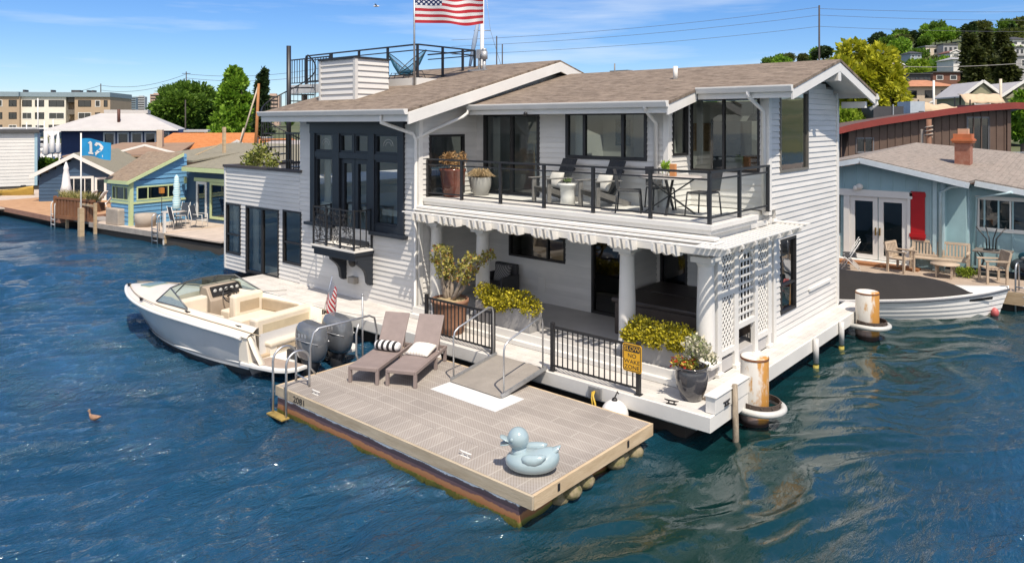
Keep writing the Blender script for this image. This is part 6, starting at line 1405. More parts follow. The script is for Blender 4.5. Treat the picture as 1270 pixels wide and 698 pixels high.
# ================================================================== pale blue house on the right
PB = mat('pale_blue_board', (.31,.46,.495), .6, .1, 1.5); SH4 = roof_mat('grey_brown_shingles', (.25,.21,.18), (.20,.175,.15), (.31,.27,.235), 1.1, 'y')
h = thing('pale_blue_house', 'pale blue board house with white french doors and red shutter, right of the houseboat', 'floating house', (-1,16,0))
RK = lambda x: (3.95-.02*abs(x+2.1) if x < -2.1 else 3.95-.215*(x+2.1))
b = MB(); b.prism([(-6,15.92,.5),(.2,15.92,.5),(.2,15.92,RK(.2)-.1),(-2.1,15.92,RK(-2.1)-.1),(-6,15.92,3.0)],(0,.2,0))
b.box(.0,.2,16.12,17.4,.5,3.3); b.box(.2,7,17.2,17.4,.5,3.2); b.box(.2,.75,16.8,17.2,.5,3.2); b.build('wall', PB, h)
b = MB()
for k in range(16):
    x = -5.8+.38*k
    if not (-2.75 < x < -.68): b.box(x,x+.05,15.895,15.92,.6,RK(x)-.12)
    else: b.box(x,x+.05,15.895,15.92,2.85,RK(x)-.12)
for k in range(12): x = .8+.38*k; b.box(x,x+.05,17.175,17.2,.6,3.1)
b.build('batten', PB, h)
b = MB(); b.box(-.02,.10,15.86,15.92,.5,3.4); b.box(.20,.30,15.9,16.0,.5,3.3); b.box(.70,.80,17.1,17.2,.5,3.2); b.build('corner_board', mat('pale_blue_light', (.42,.56,.60), .5), h)
b = MB(); 
b.add([(-6,15.5,3.2),(-2.1,15.5,4.03),(1.0,15.5,3.36),(1.0,16.8,3.36),(8,16.8,2.2),(8,23,2.9),(1.2,23.5,4.05),(-2.1,23.5,4.35),(-6,23.5,3.4)],[(0,1,7,8),(1,2,3,6,7),(3,4,5,6)])
rf = b.build('roof', SH4, h, solid=.09)
b = MB()
for p,q_ in (((-6,15.46,3.12),(-2.1,15.46,3.95)),((-2.1,15.46,3.95),(1.05,15.46,3.28)),((1.0,16.76,3.27),(8,16.76,2.1))): b.bar(p,q_,.06,.17)
b.build('fascia', mat('pale_white_blue', (.60,.66,.70), .5), rf)
b = MB(); b.tube([(1.0,15.46,3.3),(.5,15.8,3.2),(.2,15.85,3.0),(.2,15.85,.6)],.05,7); b.tube([(2.0,16.7,3.05),(1.0,17.1,2.8),(.95,17.1,.6)],.04,7); b.build('downspout', mat('pale_blue_light', (.42,.56,.60), .5), h)
f = win(h,'x',15.92,-1,-2.52,-1.65,.62,2.72,TRIM,.15,name='french_door'); f2 = win(h,'x',15.92,-1,-1.62,-.76,.62,2.72,TRIM,.15,name='french_door')
b = MB(); b.box(-2.72,-2.53,15.84,15.92,.55,2.92); b.box(-.75,-.66,15.84,15.92,.55,2.92); b.box(-2.9,-.6,15.82,15.92,2.73,2.95); b.box(-4,-.6,15.6,15.9,.5,.6); b.build('door_casing', TRIM, h)
for x in (-1.70,-1.57): b = MB(); b.box(x-.02,x+.02,15.80,15.86,1.45,1.7); b.build('handle', mat('brass', (.4,.25,.08), .35, metal=.8), f)
win(h,'x',15.92,-1,-3.6,-2.85,1.4,2.75,FRAME,.06,hs=(1.85,2.3)); part(h,'lattice_base',TRIM,(-3.6,-2.85,15.85,15.91,.6,1.3))
RED = mat('red_shutter_paint', (.40,.008,.012), .45, .1, 3)
sh_ = part(h,'shutter',RED,(-.65,-.24,15.85,15.91,1.42,2.98),bevel=.006); part(sh_,'shutter_rail',RED,(-.68,-.21,15.82,15.85,1.5,1.62)); part(sh_,'shutter_rail',RED,(-.68,-.21,15.82,15.85,2.82,2.94))
q = MB(); q.ell((-2.2,15.8,3.05),(.12,.1,.1)); q.ell((-2.32,15.75,3.0),(.07,.07,.09)); q.build('floodlight', WHITE, h)
win(h,'x',17.2,-1,.95,2.9,1.72,2.85,TRIM,.12,vs=(1.9,))
q = MB(); q.box(-.0,.48,19.3,19.8,3.2,4.5); chm = q.build('chimney', mat('red_brick', (.26,.09,.055), .85, .35, 9, .3, 30, col2=(.34,.17,.12)), h)
part(chm,'chimney_crown',mat('orange_terracotta', (.46,.14,.05), .7, .15, 3),(-.07,.55,19.23,19.87,4.5,4.66),(-.04,.52,19.27,19.83,4.66,4.82),(-.10,.58,19.2,19.9,4.57,4.63)); part(chm,'clay_pot',mat('pink_clay', (.55,.32,.20), .7),(.08,.40,19.4,19.7,4.82,5.0))
b = MB(); b.tube([(2.7,20.5,3.2),(2.7,20.5,4.3)],.03,6); b.tube([(4.0,20.0,3.0),(4.0,20.0,3.5)],.07,8); b.build('roof_vent', FRAME, rf)
# deck
GD = mat('worn_grey_deck', (.32,.25,.19), .85, .25, 2, .15, 12, col2=(.42,.34,.27))
t = thing('side_deck', 'worn grey brown timber deck in front of the pale blue house', 'deck', (0,14.5,0))
b = MB()
for k in range(10): b.box(-6,3.0,13.9+k*.2,14.09+k*.2,.44,.5)
for k in range(8): b.box(2.6-0,5.0,15.9+k*.2,16.09+k*.2,.44,.5)
b.build('boards', GD, t); part(t,'edge_board',OLDW,(-6,3.0,13.84,13.9,.15,.5),(3.0,3.05,13.9,17,.15,.5)); part(t,'float_base',MATS['dock_underside'],(-6,2.9,14,22,-.4,.42)); part(t,'door_step',mat('orange_brown_step', (.30,.13,.05), .7),(-3.2,-.3,15.2,15.6,.5,.58))
# benches and chairs of weathered teak
TK = mat('weathered_teak', (.36,.28,.20), .8, .25, 3, .15, 15, col2=(.48,.39,.30))
def slatseat(name, label, cat, wd, loc, rz, group=None):
    t = thing(name, label, cat, loc, rz, group, local=True)
    b = MB()
    for k in range(5): b.box(-wd/2,wd/2,-.24+k*.1,-.16+k*.1,.40,.43)
    b.build('seat', TK, t)
    b = MB(); M = Matrix.Rotation(R(-10),3,'X'); o = Vector((0,.26,.42)); n_ = round(wd/.09)
    for k in range(n_): b.obox(o+M@Vector((-wd/2+.05+k*(wd-.1)/(n_-1),0,.25)),(.055,.02,.44),M)
    b.obox(o+M@Vector((0,0,.48)),(wd,.035,.08),M); b.obox(o+M@Vector((0,0,.05)),(wd,.035,.06),M); b.build('backrest', TK, t)
    for s in (-1,1):
        b = MB(); b.box(s*wd/2-.03,s*wd/2+.03,-.28,-.22,0,.64); b.build('leg', TK, t); b = MB(); b.bar((s*wd/2,.26,0),(s*wd/2,.26,.45),.06,.06); b.bar((s*wd/2,.26,.45),(s*wd/2,.36,.92),.06,.06); b.build('leg', TK, t)
        b = MB(); b.box(s*wd/2-.04,s*wd/2+.04,-.32,.30,.64,.68); b.build('armrest', TK, t)
    return t
slatseat('garden_bench','weathered slatted garden bench against the pale blue house','bench',1.55,(.22,15.6,.503),R(5))
slatseat('garden_chair','weathered slatted armchair on the side deck, left of the bench','chair',.6,(-.72,14.9,.503),R(75),'slatted teak chairs on the side deck')
slatseat('garden_chair','weathered slatted armchair on the side deck, at the right beside the ladder','chair',.6,(1.72,15.0,.503),R(-62),'slatted teak chairs on the side deck')
t = thing('coffee_table', 'low oval teak table in front of the slatted bench', 'table', (.5,14.9,.503), 0, local=True)
b = MB(); b.lathe([(0,.38),(.4,.38),(.4,.42),(0,.42)],(0,0,0),20,False); b.build('tabletop', TK, t); b = MB()
for a in (.8,2.4,4.0,5.5): b.bar((.3*math.cos(a),.3*math.sin(a),0),(.3*math.cos(a),.3*math.sin(a),.38),.05,.05)
b.build_each('leg', TK, t)
t = thing('bistro_table', 'dark wrought iron bistro table with an upturned stool on top under the window', 'table', (1.55,16.35,.503), 0, local=True)
b = MB(); b.box(-.5,.5,-.35,.35,.70,.74); b.build('tabletop', mat('grey_stone_top', (.18,.16,.14), .6), t); b = MB()
for s in (-.4,.4): b.tube([(s,-.25,0),(s*.6,0,.4),(s,.25,.7)],.02,5); b.tube([(s,.25,0),(s*.6,0,.4),(s,-.25,.7)],.02,5)
b.build('crossed_leg', BLACK, t)
t = thing('upturned_stool', 'black iron stool upside down on the bistro table', 'stool', (1.5,16.35,1.245), 0, local=True)
b = MB(); b.lathe([(0,0),(.22,0),(.22,.03),(0,.03)],(0,0,0),14,False); b.build('seat', BLACK, t); b = MB()
for a in (.5,2.1,3.6,5.2): b.tube([(.12*math.cos(a),.12*math.sin(a),.03),(.14*math.cos(a),.14*math.sin(a),.35),(.42*math.cos(a),.42*math.sin(a),.72)],.018,6)
b.build('leg', BLACK, t)
t = thing('grass_tuft', 'patch of bright green grass in a pot beside the slatted bench', 'plant', (1.0,15.3,.5))
b = MB(); rg = random.Random(41); leafmesh(b, blob_pts((1.0,15.3,.62),(.3,.25,.15),300,rg,.1), .14, rg, .25, 1.0); b.build('blades', leafmat('bright_grass',(.14,.22,.02),(.30,.36,.04)), t)
def folding(label, x, y, rz):
    t = thing('folding_chair', label, 'chair', (x,y,.503), rz, 'folding chairs behind the houseboat corner', local=True)
    b = MB(); b.box(-.22,.22,-.2,.2,.42,.45); b.build('seat', CHM, t); b = MB(); b.obox((0,.26,.80),(.44,.03,.26),Matrix.Rotation(R(-15),3,'X')); b.build('backrest', mat('black_shell', (.02,.02,.02), .5), t)
    b = MB()
    for s in (-.22,.22): b.tube([(s,-.28,0),(s,.0,.42),(s,.30,.95)],.013,5); b.tube([(s,.30,0),(s,-.18,.45)],.013,5)
    b.build('frame', mat('white_tube', (.7,.7,.68), .4), t)
folding('white framed folding chair with black back, nearer the houseboat corner', -2.05,14.2,R(-70)); folding('white framed folding chair just behind the other folding chair', -2.2,14.7,R(-70))
hoop_ladder('grey hooped ladder at the right corner of the side deck', (2.55,13.86,.5), R(-8), ALU, .3, .85)
b = MB(); b.ell((0,0,0),(.2,.2,.22),18,12); o = b.build('fender', mat('grey_blue_vinyl', (.30,.33,.38), .4)); o.location = (2.95,13.6,.25); tag(o,'grey round fender hanging right of the hooped ladder','buoy')
b = MB(); b.ell((0,0,0),(.10,.10,.13),18,12); o = b.build('fender', mat('faded_red_vinyl', (.45,.10,.10), .5)); o.location = (2.05,12.85,.08); tag(o,'faded red fender floating at the bow of the covered launch','buoy')
# jet ski under a cover
t = thing('jet_ski', 'grey and white jet ski with turquoise cover at the right edge', 'jet ski', (3.25,16.2,.5), R(-35), local=True)
b = MB(); b.loft([[(x, w_*math.cos(a), z+hh*math.sin(a)) for a in np.linspace(0,6.283,17)[:-1]] for x,w_,z,hh in ((-1.3,.40,.30,.2),(-.6,.5,.32,.25),(.4,.5,.36,.26),(1.1,.32,.45,.2),(1.5,.06,.55,.06))]); b.build('hull', mat('slate_grey_gel', (.12,.13,.16), .35), t)
b = MB(); b.loft([[(x, w_*math.cos(a), z+hh*math.sin(a)) for a in np.linspace(0,6.283,17)[:-1]] for x,w_,z,hh in ((-1.2,.2,.58,.12),(-.4,.25,.75,.2),(.3,.34,.9,.34),(.8,.30,.95,.3),(1.2,.1,.75,.12))]); b.build('cover', mat('turquoise_cover', (.015,.17,.26), .35, .25, 3), t)
b = MB(); b.loft([[(x, w_*math.cos(a), z+.07*math.sin(a)) for a in np.linspace(0,6.283,13)[:-1]] for x,w_,z in ((-.9,.47,.58),(.2,.5,.64),(1.2,.28,.72))]); b.build('white_deck', WHITE, t)
# launch with a dark cover
la = math.atan2(.60,.80)
t = thing('covered_launch', 'white lapstrake launch under a black canvas cover, moored right of the houseboat', 'motorboat', (-.85,10.95,0), la, local=True)
LN = 3.95
def lsec(x):
    u = (x+3.0)/(LN+3.0); bw_ = .98*(1-max(0,(u-.45)/.55)**2.4)*(1-.25*max(0,.35-u)/.35); sh_ = .52+.20*max(0,u-.3)**1.6/.57*1.0; return max(.012,bw_), sh_
b = MB(); NX = 34; xs_ = np.linspace(-3.0,LN,NX); NL = 7
for sgn in (1,-1):
    for j in range(NL):
        rows = []
        for e_ in (0,1):
            f = (j+e_)/NL; row = []
            for x in xs_:
                w_,s_ = lsec(x); u = (x+3)/(LN+3); z = -.25+f*(s_+.25); yy = w_*(.55+.45*f**.6) + (.022 if e_==0 else .0)
                rk = -.35*(1-f)*max(0,u-.8)/.2
                row.append((x+rk, sgn*yy, z))
            rows.append(row if sgn < 0 else row[::-1])
        b.grid(rows, smooth=False)
b.build('hull', mat('scuffed_white_hull', (.66,.65,.63), .5, .22, 2.0, 0, col2=(.74,.73,.71), stretch=(1,1,3)), t)
b = MB()
for sgn in (1,-1): b.tube([(x, sgn*(lsec(x)[0]+.01), lsec(x)[1]-.05) for x in xs_],.028,6)
b.build('rub_rail', mat('grey_rub_rail', (.09,.10,.12), .5), t)
b = MB()
for sgn in (1,-1): b.grid([[(x-.35*.75*max(0,(x+3)/(LN+3)-.8)/.2, sgn*(lsec(x)[0]*(.55+.45*.1**.6)+.055), -.02+dz) for x in xs_] for dz in (-.12,.09)],smooth=False)
b.build('scum_line', mat('algae_grey', (.16,.16,.13), .8, .4, 6), t)
b = MB(); b.grid([[(x, lsec(x)[0]*f, lsec(x)[1]+.05*(1-f*f)) for f in np.linspace(-1,1,9)] for x in xs_]); b.build('deck', MATS['boat_white'], t)
b = MB(); rows = []; rg = random.Random(3)
for x in np.linspace(-3.05,2.75,26):
    w_,s_ = lsec(x); top = .55*min(1,max(0,(2.75-x)/2.0))**.75*(1-.12*math.sin(x*2.2)); row = []
    for f in np.linspace(-1,1,17): row.append((x, (w_-.06)*f, s_+.02+top*(1-abs(f)**1.5)+.02*math.sin(9*x+4*f)*(1-abs(f))*top))
    rows.append(row)
b.grid(rows); b.build('canvas_cover', mat('black_canvas', (.014,.012,.011), .85, .2, 2, .3, 8), t)
b = MB(); b.prism([(2.6,-.60,.44),(3.3,-.40,.48),(3.3,-.43,.56),(2.6,-.635,.52)],(0,.01,0)); b.build('registration', FRAME, t)
b = MB(); b.box(3.72,3.9,-.05,.05,.70,.76); b.build('bow_fitting', GALV, t)
# ================================================================== brown house with a curved roof
BRN = mat('brown_board', (.115,.072,.052), .7, .15, 2); RR = mat('red_metal_edge', (.22,.035,.025), .45, .12, 2)
b0 = at(1252, 44, 0); ang = math.atan2(37.7-44.8, -9.5+1.3)   # towards its left end
h = thing('brown_house', 'long brown board house with a curved red edged roof behind the pale blue house', 'house', b0, math.atan2(.656,.755)-R(0), local=True)
# local x to the right, y away
prof = [(-11.2,4.75),(-9.6,5.15),(-8,5.45),(-6,5.75),(-4,6.05),(-2,6.28),(0,6.42),(.5,6.4)]
b = MB(); b.prism([(-10.6,0,.6)]+[(x,0,z-.3) for x,z in prof[1:-1]]+[(0,0,.6)],(0,6,0)); b.build('wall', BRN, h)
b = MB()
for k in range(22):
    x = -10.2+.47*k; zt = np.interp(x,[p[0] for p in prof],[p[1] for p in prof])-.32; b.box(x,x+.06,-.04,0,.6,zt)
b.build('batten', BRN, h)
b = MB(); b.loft([[(x,-.5,z-.34),(x,6.3,z-1.3),(x,6.3,z-.9),(x,-.5,z)] for x,z in prof],smooth=False); rf = b.build('roof', mat('pale_flat_roof', (.30,.24,.22), .8), h)
b = MB(); b.loft([[(x,-.56,z-.36),(x,-.505,z-.36),(x,-.505,z+.03),(x,-.56,z+.03)] for x,z in prof],smooth=False); b.box(.5,.56,-.5,6,6.05,6.42); b.build('roof_edge', RR, rf)
win(h,'x',0,-1,-9.3,-8.2,3.4,4.35,mat('grey_window_frame', (.15,.15,.16), .5),.1,vs=(-8.75,)); win(h,'x',0,-1,-2.6,-1.2,3.2,5.6,MATS['grey_window_frame'],.1); win(h,'y',0,1,.6,2.2,2.6,5.0,MATS['grey_window_frame'],.1)
part(h,'corner_board',BRN,(-.18,.04,-.08,0,.6,6.1)); part(h,'orange_side',mat('orange_cedar', (.35,.13,.05), .7),(-10.95,-10.62,-.3,.3,.6,4.3))
part(h,'balcony',GALV,(.05,1.2,.3,3,2.3,2.45)); b = MB()
for k in range(8): b.box(.15+.13*k,.17+.13*k,.3,.33,2.45,3.4)
b.box(.05,1.2,.29,.34,3.4,3.46); b.build('balcony_railing', GALV, h)
b = MB(); b.bar((-3.0,-1.2,3.5),(.8,-1.2,1.6),.12,.10); b.bar((-2.8,-1.2,.5),(-2.8,-1.2,3.4),.12,.12); b.build('outdoor_stair_rail', mat('pale_timber', (.36,.27,.18), .8), h)
t = thing('piling_pole', 'rope wound wooden piling in front of the brown house', 'piling', at(1152,36,0), 0, local=True)
b = MB(); b.tube([(0,0,0),(0,0,5.4)],.12,9); b.build('pole', mat('red_brown_post', (.20,.10,.06), .8), t); b = MB(); b.tube([(.16*math.cos(a),.16*math.sin(a),4.5+.03*a) for a in np.linspace(0,19,50)],.03,5); b.bar((-.3,0,3.6),(-.3,0,4.9),.1,.1); b.bar((-.1,0,4.2),(-2.2,0,2.9),.05,.05); b.build('rope', mat('old_rope', (.40,.34,.28), .9), t)
# ================================================================== land beyond the water
def land_h(r, f):
    sh = 78 + 55/(1+math.exp((r+10)/9)) + 4*math.sin(r*.09)         # shoreline
    e = (f-sh)
    if e < -6: return -3.0
    base = -3 + 4.6*min(1,max(0,(e+6)/10))
    hill = 50*math.exp(-((r-285)/125)**2/2 - ((f-450)/165)**2/2) + 7*math.exp(-((f-600)/220)**2/2)
    return base + hill*min(1,max(0,e/60)) + (.6*math.sin(r*.05+f*.03))*min(1,max(0,e/60))
rs = np.linspace(-900,1100,140); fs_ = np.concatenate([np.linspace(66,160,32),np.linspace(166,700,60),np.linspace(750,3000,16)])
b = MB(); b.grid([[pt(r,f,land_h(r,f)) for r in rs] for f in fs_][::-1])
gm = mat('hill_ground', (.045,.07,.02), .95, .4, .05, col2=(.12,.12,.055))
tag(b.build('hill', gm), kind='structure')
# ---- trees
GREENS = {}
def crown_mats(k):
    if k not in GREENS:
        c = {'mid':((.055,.12,.012),(.15,.26,.03)),'bright':((.10,.22,.018),(.26,.42,.04)),'lime':((.17,.28,.02),(.36,.46,.05)),'yellow':((.24,.27,.012),(.54,.52,.035)),'dark':((.016,.035,.012),(.05,.09,.025)),'olive':((.06,.085,.02),(.15,.17,.04)),'conifer':((.022,.034,.008),(.085,.10,.022))}[k]
        GREENS[k] = leafmat(k+'_leaf', c[0], c[1], .6, .4)
    return GREENS[k]
def leaf_arrays(P, D, size, aspect, seed):
    """quads (n) from points P and directions D, fast"""
    rng = np.random.default_rng(seed); n = len(P); D = D/np.linalg.norm(D,axis=1,keepdims=True); q = rng.normal(size=(n,3)); s = np.cross(D,q); s /= np.linalg.norm(s,axis=1,keepdims=True)
    L = (size*rng.uniform(.55,1.4,n))[:,None]; w_ = s*L*aspect*.5
    V = np.stack([P, P+D*L*.5-w_, P+D*L, P+D*L*.5+w_],1).reshape(-1,3); return V
def leaf_object(name, V, m, parent):
    n = len(V)//4; me = bpy.data.meshes.new(name); me.vertices.add(len(V)); me.vertices.foreach_set('co', V.astype(np.float32).ravel()); me.loops.add(len(V)); me.loops.foreach_set('vertex_index', np.arange(len(V))); me.polygons.add(n); me.polygons.foreach_set('loop_start', np.arange(0,len(V),4)); me.update(); me.materials.append(m)
    o = bpy.data.objects.new(name, me); COL.objects.link(o); o.parent = parent; return o
def tree(name, label, base, Ht, rad, kind, shape='round', n=2600, leaf=.5, seed=0, group=None, trunk=.25):
    t = thing(name, label, 'tree', base, 0, group, local=True); rng = np.random.default_rng(seed)
    if shape in ('round','tall','willow'):
        nb = {'round':44,'tall':64,'willow':40}[shape]; P = []; D = []
        for i in range(nb):
            if shape == 'tall':
                h_ = .14+.84*(i+rng.uniform(0,1))/nb; rr = rad*(1-h_**1.7)*1.0+.12; a = rng.uniform(0,6.283); c = np.array([rr*.75*math.cos(a),rr*.75*math.sin(a),Ht*h_*.94]); br = rad*(.22+.30*(1-h_))
            else:
                v = rng.normal(size=3); v /= np.linalg.norm(v); v[2] = v[2]*.8+.1; c = np.array([v[0]*rad*.72, v[1]*rad*.72, Ht*.60+v[2]*Ht*.32]); br = rad*rng.uniform(.26,.42)
            k = n//nb; v = rng.normal(size=(k,3)); v /= np.linalg.norm(v,axis=1,keepdims=True); rr = br*rng.uniform(.55,1,(k,1)); p = c+v*rr*np.array([1,1,.72])
            d = v + rng.normal(size=(k,3))*.5 + np.array([0,0,.25 if shape!='willow' else -.9]); P.append(p); D.append(d)
        V = leaf_arrays(np.concatenate(P),np.concatenate(D),leaf,.62 if shape!='willow' else .4,seed)
        b = MB(); b.tube([(0,0,-1),(0,0,Ht*.3),(.1*rad,0,Ht*.55)],[trunk,trunk*.8,trunk*.4],7)
        for i in range(6): a = i*1.05; b.tube([(0,0,Ht*.28),(rad*.4*math.cos(a),rad*.4*math.sin(a),Ht*.55),(rad*.6*math.cos(a),rad*.6*math.sin(a),Ht*.72)],[trunk*.5,trunk*.3,trunk*.1],5)
    else:
        P = []; D = []; lev = int(Ht*1.6)
        for i in range(lev):
            h_ = .10+.9*i/lev; rr = rad*(1-h_)**.85*rng.uniform(.8,1.1)+.12; nbz = max(5,int(13*(1-h_*.6)))
            for j in range(nbz):
                a = rng.uniform(0,6.283); L = rr*rng.uniform(.7,1.1); k = max(3,n//(lev*nbz)); s_ = rng.uniform(.15,1,k)
                p = np.stack([L*s_*math.cos(a),L*s_*math.sin(a),Ht*h_-.32*L*s_**1.3+rng.normal(0,.07,k)],1)+rng.normal(0,.10*rad/3,(k,3)); d = np.stack([np.full(k,math.cos(a)),np.full(k,math.sin(a)),np.full(k,-.35)],1)+rng.normal(size=(k,3))*.55; P.append(p); D.append(d)
        V = leaf_arrays(np.concatenate(P),np.concatenate(D),leaf,.45,seed); b = MB(); b.tube([(0,0,-1),(0,0,Ht*.97)],[trunk,.03],7)
    b.build('trunk', mat('tree_bark', (.10,.075,.055), .9, .3, 3), t); leaf_object('crown', V, crown_mats(kind), t); return t
def zpix(v, dep): return CAMZ + (153-v)*dep/903.5
def ground(u, dep): return land_h((u-635)/903.5*dep, dep)
def tree_px(name, label, u, vtop, dep, wpx, kind, shape, n, leaf, seed, group=None, base=None):
    g = max(.8, ground(u,dep)) if base is None else base; Ht = zpix(vtop,dep)-g; return tree(name, label, at(u,dep,g), Ht, wpx/2*dep/903.5, kind, shape, n, leaf, seed, group, trunk=max(.15,Ht*.025))
tree_px('round_tree','broad round green tree, left one of the pair behind the navy houses',232,103,112,84,'mid','round',16000,.62,1)
tree_px('tall_tree','tall pointed bright green tree beside the round green tree',292,80,106,56,'bright','tall',17000,.6,2)
tree_px('pine_tree','dark narrow conifer just left of the spiral stair',325,83,100,24,'dark','conifer',7000,.7,3)
tree_px('shade_tree','low dark leafy tree filling the gap between round and tall trees',262,128,118,60,'mid','round',7000,.7,4)
tree_px('willow_tree','big yellow green willow behind the right gable of the houseboat',1070,42,78,90,'yellow','round',14000,.58,5,base=1.5)
tree_px('willow_tree','lower yellow green willow bough mass beside the brown house roof',1100,92,76,52,'yellow','willow',9000,.5,6,base=1.5)
tree_px('small_tree','small bright green tree at the right edge before the brown house',1268,105,58,30,'bright','round',5000,.35,7,base=1.5)
tree_px('small_tree','bright green shrub just under the houseboat gable soffit',1050,128,60,36,'lime','round',3000,.35,8,base=1.5)
tree_px('small_tree','little green tree beside the apartment block right end',141,138,150,16,'bright','round',1500,.6,9)
for i,(u,v,w_) in enumerate(((1203,40,46),(1222,36,40),(1242,38,44),(1212,60,50),(1250,58,46),(1232,70,56))):
    tree_px('cedar_tree','dark olive cedar in the clump on the right hillside',u,v,150+7*(i%3)+12*(i//3 == 0),w_,'conifer','conifer',6500,1.15,20+i,'dark cedars clumped on the right hillside')
tree_px('spruce_tree','small blue green spruce standing alone on the hilltop at right',1255,29,330,12,'dark','conifer',1500,1.2,31)
tree_px('maple_tree','bright lime green tree low on the hillside above the terracotta roof',1138,70,210,28,'lime','round',3200,.95,32)
tree_px('maple_tree','dark green tree on the hillside right of the bright lime tree',1163,74,220,24,'mid','round',2200,1.0,33)
# hillside woods: countable crowns in several kinds
rg = random.Random(77)
kinds = [('mid','round'),('olive','round'),('dark','conifer'),('bright','round'),('mid','round'),('dark','round')]
protos = []
for i,(k,s_) in enumerate(kinds):
    p = tree('hillside_tree', {'mid':'mid green rounded tree among the far hillside houses','olive':'olive green rounded tree among the far hillside houses','dark':'very dark tree among the far hillside houses','bright':'light green rounded tree among the far hillside houses'}[k] if i not in (2,5) else ('dark pointed conifer among the far hillside houses' if i == 2 else 'very dark rounded tree among the far hillside houses'), at(1100+20*i,380,max(1,ground(1100+20*i,380))-.5), 9, 4.2 if s_ == 'round' else 2.6, k, s_, 1500, 1.2, 50+i, 'trees on the far hillside', trunk=.3); protos.append(p)
for k in range(120):
    u = rg.uniform(950,1330); dep = rg.uniform(230,520); g = ground(u,dep)
    if g < 3: continue
    pr_ = rg.choice(protos); c = dup(pr_, at(u,dep,g-.6), rg.uniform(0,6.28), pr_['label']); s_ = rg.uniform(.55,1.15); c.scale = (s_,s_,s_*rg.uniform(.85,1.2))
for k in range(40):
    u = rg.uniform(110,960); dep = rg.uniform(170,420); g = max(1,ground(u,dep))
    pr_ = rg.choice(protos); c = dup(pr_, at(u,dep,g-.6), rg.uniform(0,6.28), pr_['label']); s_ = rg.uniform(.3,.6); c.scale = (s_,s_,s_)
# ---- houses on the hill
def hill_house(label, u, dep, vtop, vbot, wpx, wm, rm, roof='flat', nwin=3, yaw=0, depth=8, rh=.28):
    W = wpx*dep/903.5; z1 = zpix(vtop,dep); z0 = zpix(vbot,dep); h_ = z1-z0
    t = thing('hillside_house', label, 'house', at(u,dep,z0), an+yaw, None, local=True)
    wl = h_*(1-rh) if roof != 'flat' else h_*.93
    part(t,'wall',wm,(-W/2,W/2,0,depth,-4,wl))
    b = MB()
    if roof == 'flat': b.box(-W/2-.3,W/2+.3,-.4,depth,wl,h_)
    elif roof == 'hip': b.add([(-W/2-.6,-.7,wl),(W/2+.6,-.7,wl),(W/2+.6,depth,wl),(-W/2-.6,depth,wl),(-W*.15,depth*.45,h_),(W*.15,depth*.45,h_)],[(0,1,5,4),(1,2,5),(2,3,4,5),(3,0,4),(3,2,1,0)])
    else:
        for s in (-1,1): b.hexa([(0,-.5,h_-.2),(s*(W/2+.5),-.5,wl-.2),(s*(W/2+.5),depth,wl-.2),(0,depth,h_-.2),(0,-.5,h_),(s*(W/2+.5),-.5,wl),(s*(W/2+.5),depth,wl),(0,depth,h_)])
    rf = b.build('roof', rm, t)
    if roof == 'gable':
        b = MB()
        for s in (-1,1): b.bar((0,-.55,h_+.02),(s*(W/2+.55),-.55,wl),.1,.35)
        b.build('barge_board', TRIM, rf); b = MB(); b.prism([(-W/2+.1,-.30,wl-.3),(W/2-.1,-.30,wl-.3),(0,-.30,h_-.3)],(0,.25,0)); b.build('gable_wall', wm, t)
    for k in range(nwin):
        x = -W/2+W*(k+.5)/nwin; ww = W/nwin*.5; win(t,'x',0 if roof != 'gable' else -.31,-1,x-ww/2,x+ww/2,wl*.42,wl*.80,TRIM if nwin < 3 else FRAME,.12)
    return t
BEI = mat('beige_stucco', (.52,.42,.32), .8, .08, .6); TER = mat('terracotta_tiles', (.42,.19,.10), .8, .2, 1.5); GRW = mat('grey_stucco', (.33,.33,.34), .8); SAGE = mat('sage_wall', (.27,.26,.17), .8); DKH = mat('charcoal_wall', (.05,.05,.055), .7); BRH = mat('brick_brown_wall', (.17,.075,.05), .8); CRM = mat('cream_wall', (.58,.50,.40), .8)
hill_house('beige stucco house with terracotta hip roof above the brown house',1152,112,98,132,56,BEI,TER,'hip',3,R(-8))
hill_house('sage gabled house with white edges, left of the two gables',1217,98,101,138,38,SAGE,MATS['grey_metal_roof'],'gable',1,R(-6),rh=.5)
hill_house('sage gabled house cut by the right picture edge',1268,96,101,138,44,SAGE,MATS['grey_metal_roof'],'gable',1,R(-6),rh=.5)
hill_house('dark flat roofed house above the terracotta roof',1132,150,91,108,44,DKH,DKH,'flat',4)
hill_house('brick brown house beneath the cedar clump',1174,160,89,106,34,BRH,MATS['dark_flat_roof'],'flat',2)
hill_house('cream flat roofed house high on the hillside',1156,330,57,72,16,CRM,GRW,'flat',2)
hill_house('grey house with balconies high on the hillside',1179,325,54,73,18,GRW,MATS['dark_flat_roof'],'flat',3)
hill_house('small pale house at the left end of the hillside',1113,340,66,80,14,CRM,DKH,'hip',2)
hill_house('pale grey modern house beside the cedars at the right edge',1264,180,68,92,22,GRW,GRW,'flat',2)
hill_house('white house on the hilltop at the right edge',1264,310,45,60,18,WHITE,DKH,'hip',2)
hill_house('small cream house hidden among hillside trees',1116,260,78,96,16,CRM,DKH,'gable',1)
hill_house('tan house below the willow at the left of the hillside',1124,130,105,128,20,CRM,GRW,'flat',2)
hill_house('weathered grey house among the lower hillside trees',1186,240,83,98,18,GRW,DKH,'hip',2)
hill_house('white two storey house halfway up the hillside, left of the cedars',1190,205,70,84,15,WHITE,GRW,'hip',2)
hill_house('brown shingled house below the bright lime tree',1140,190,93,104,20,BRH,DKH,'gable',2)
hill_house('tan flat house just above the willow crown',1121,235,86,97,14,BEI,GRW,'flat',2)
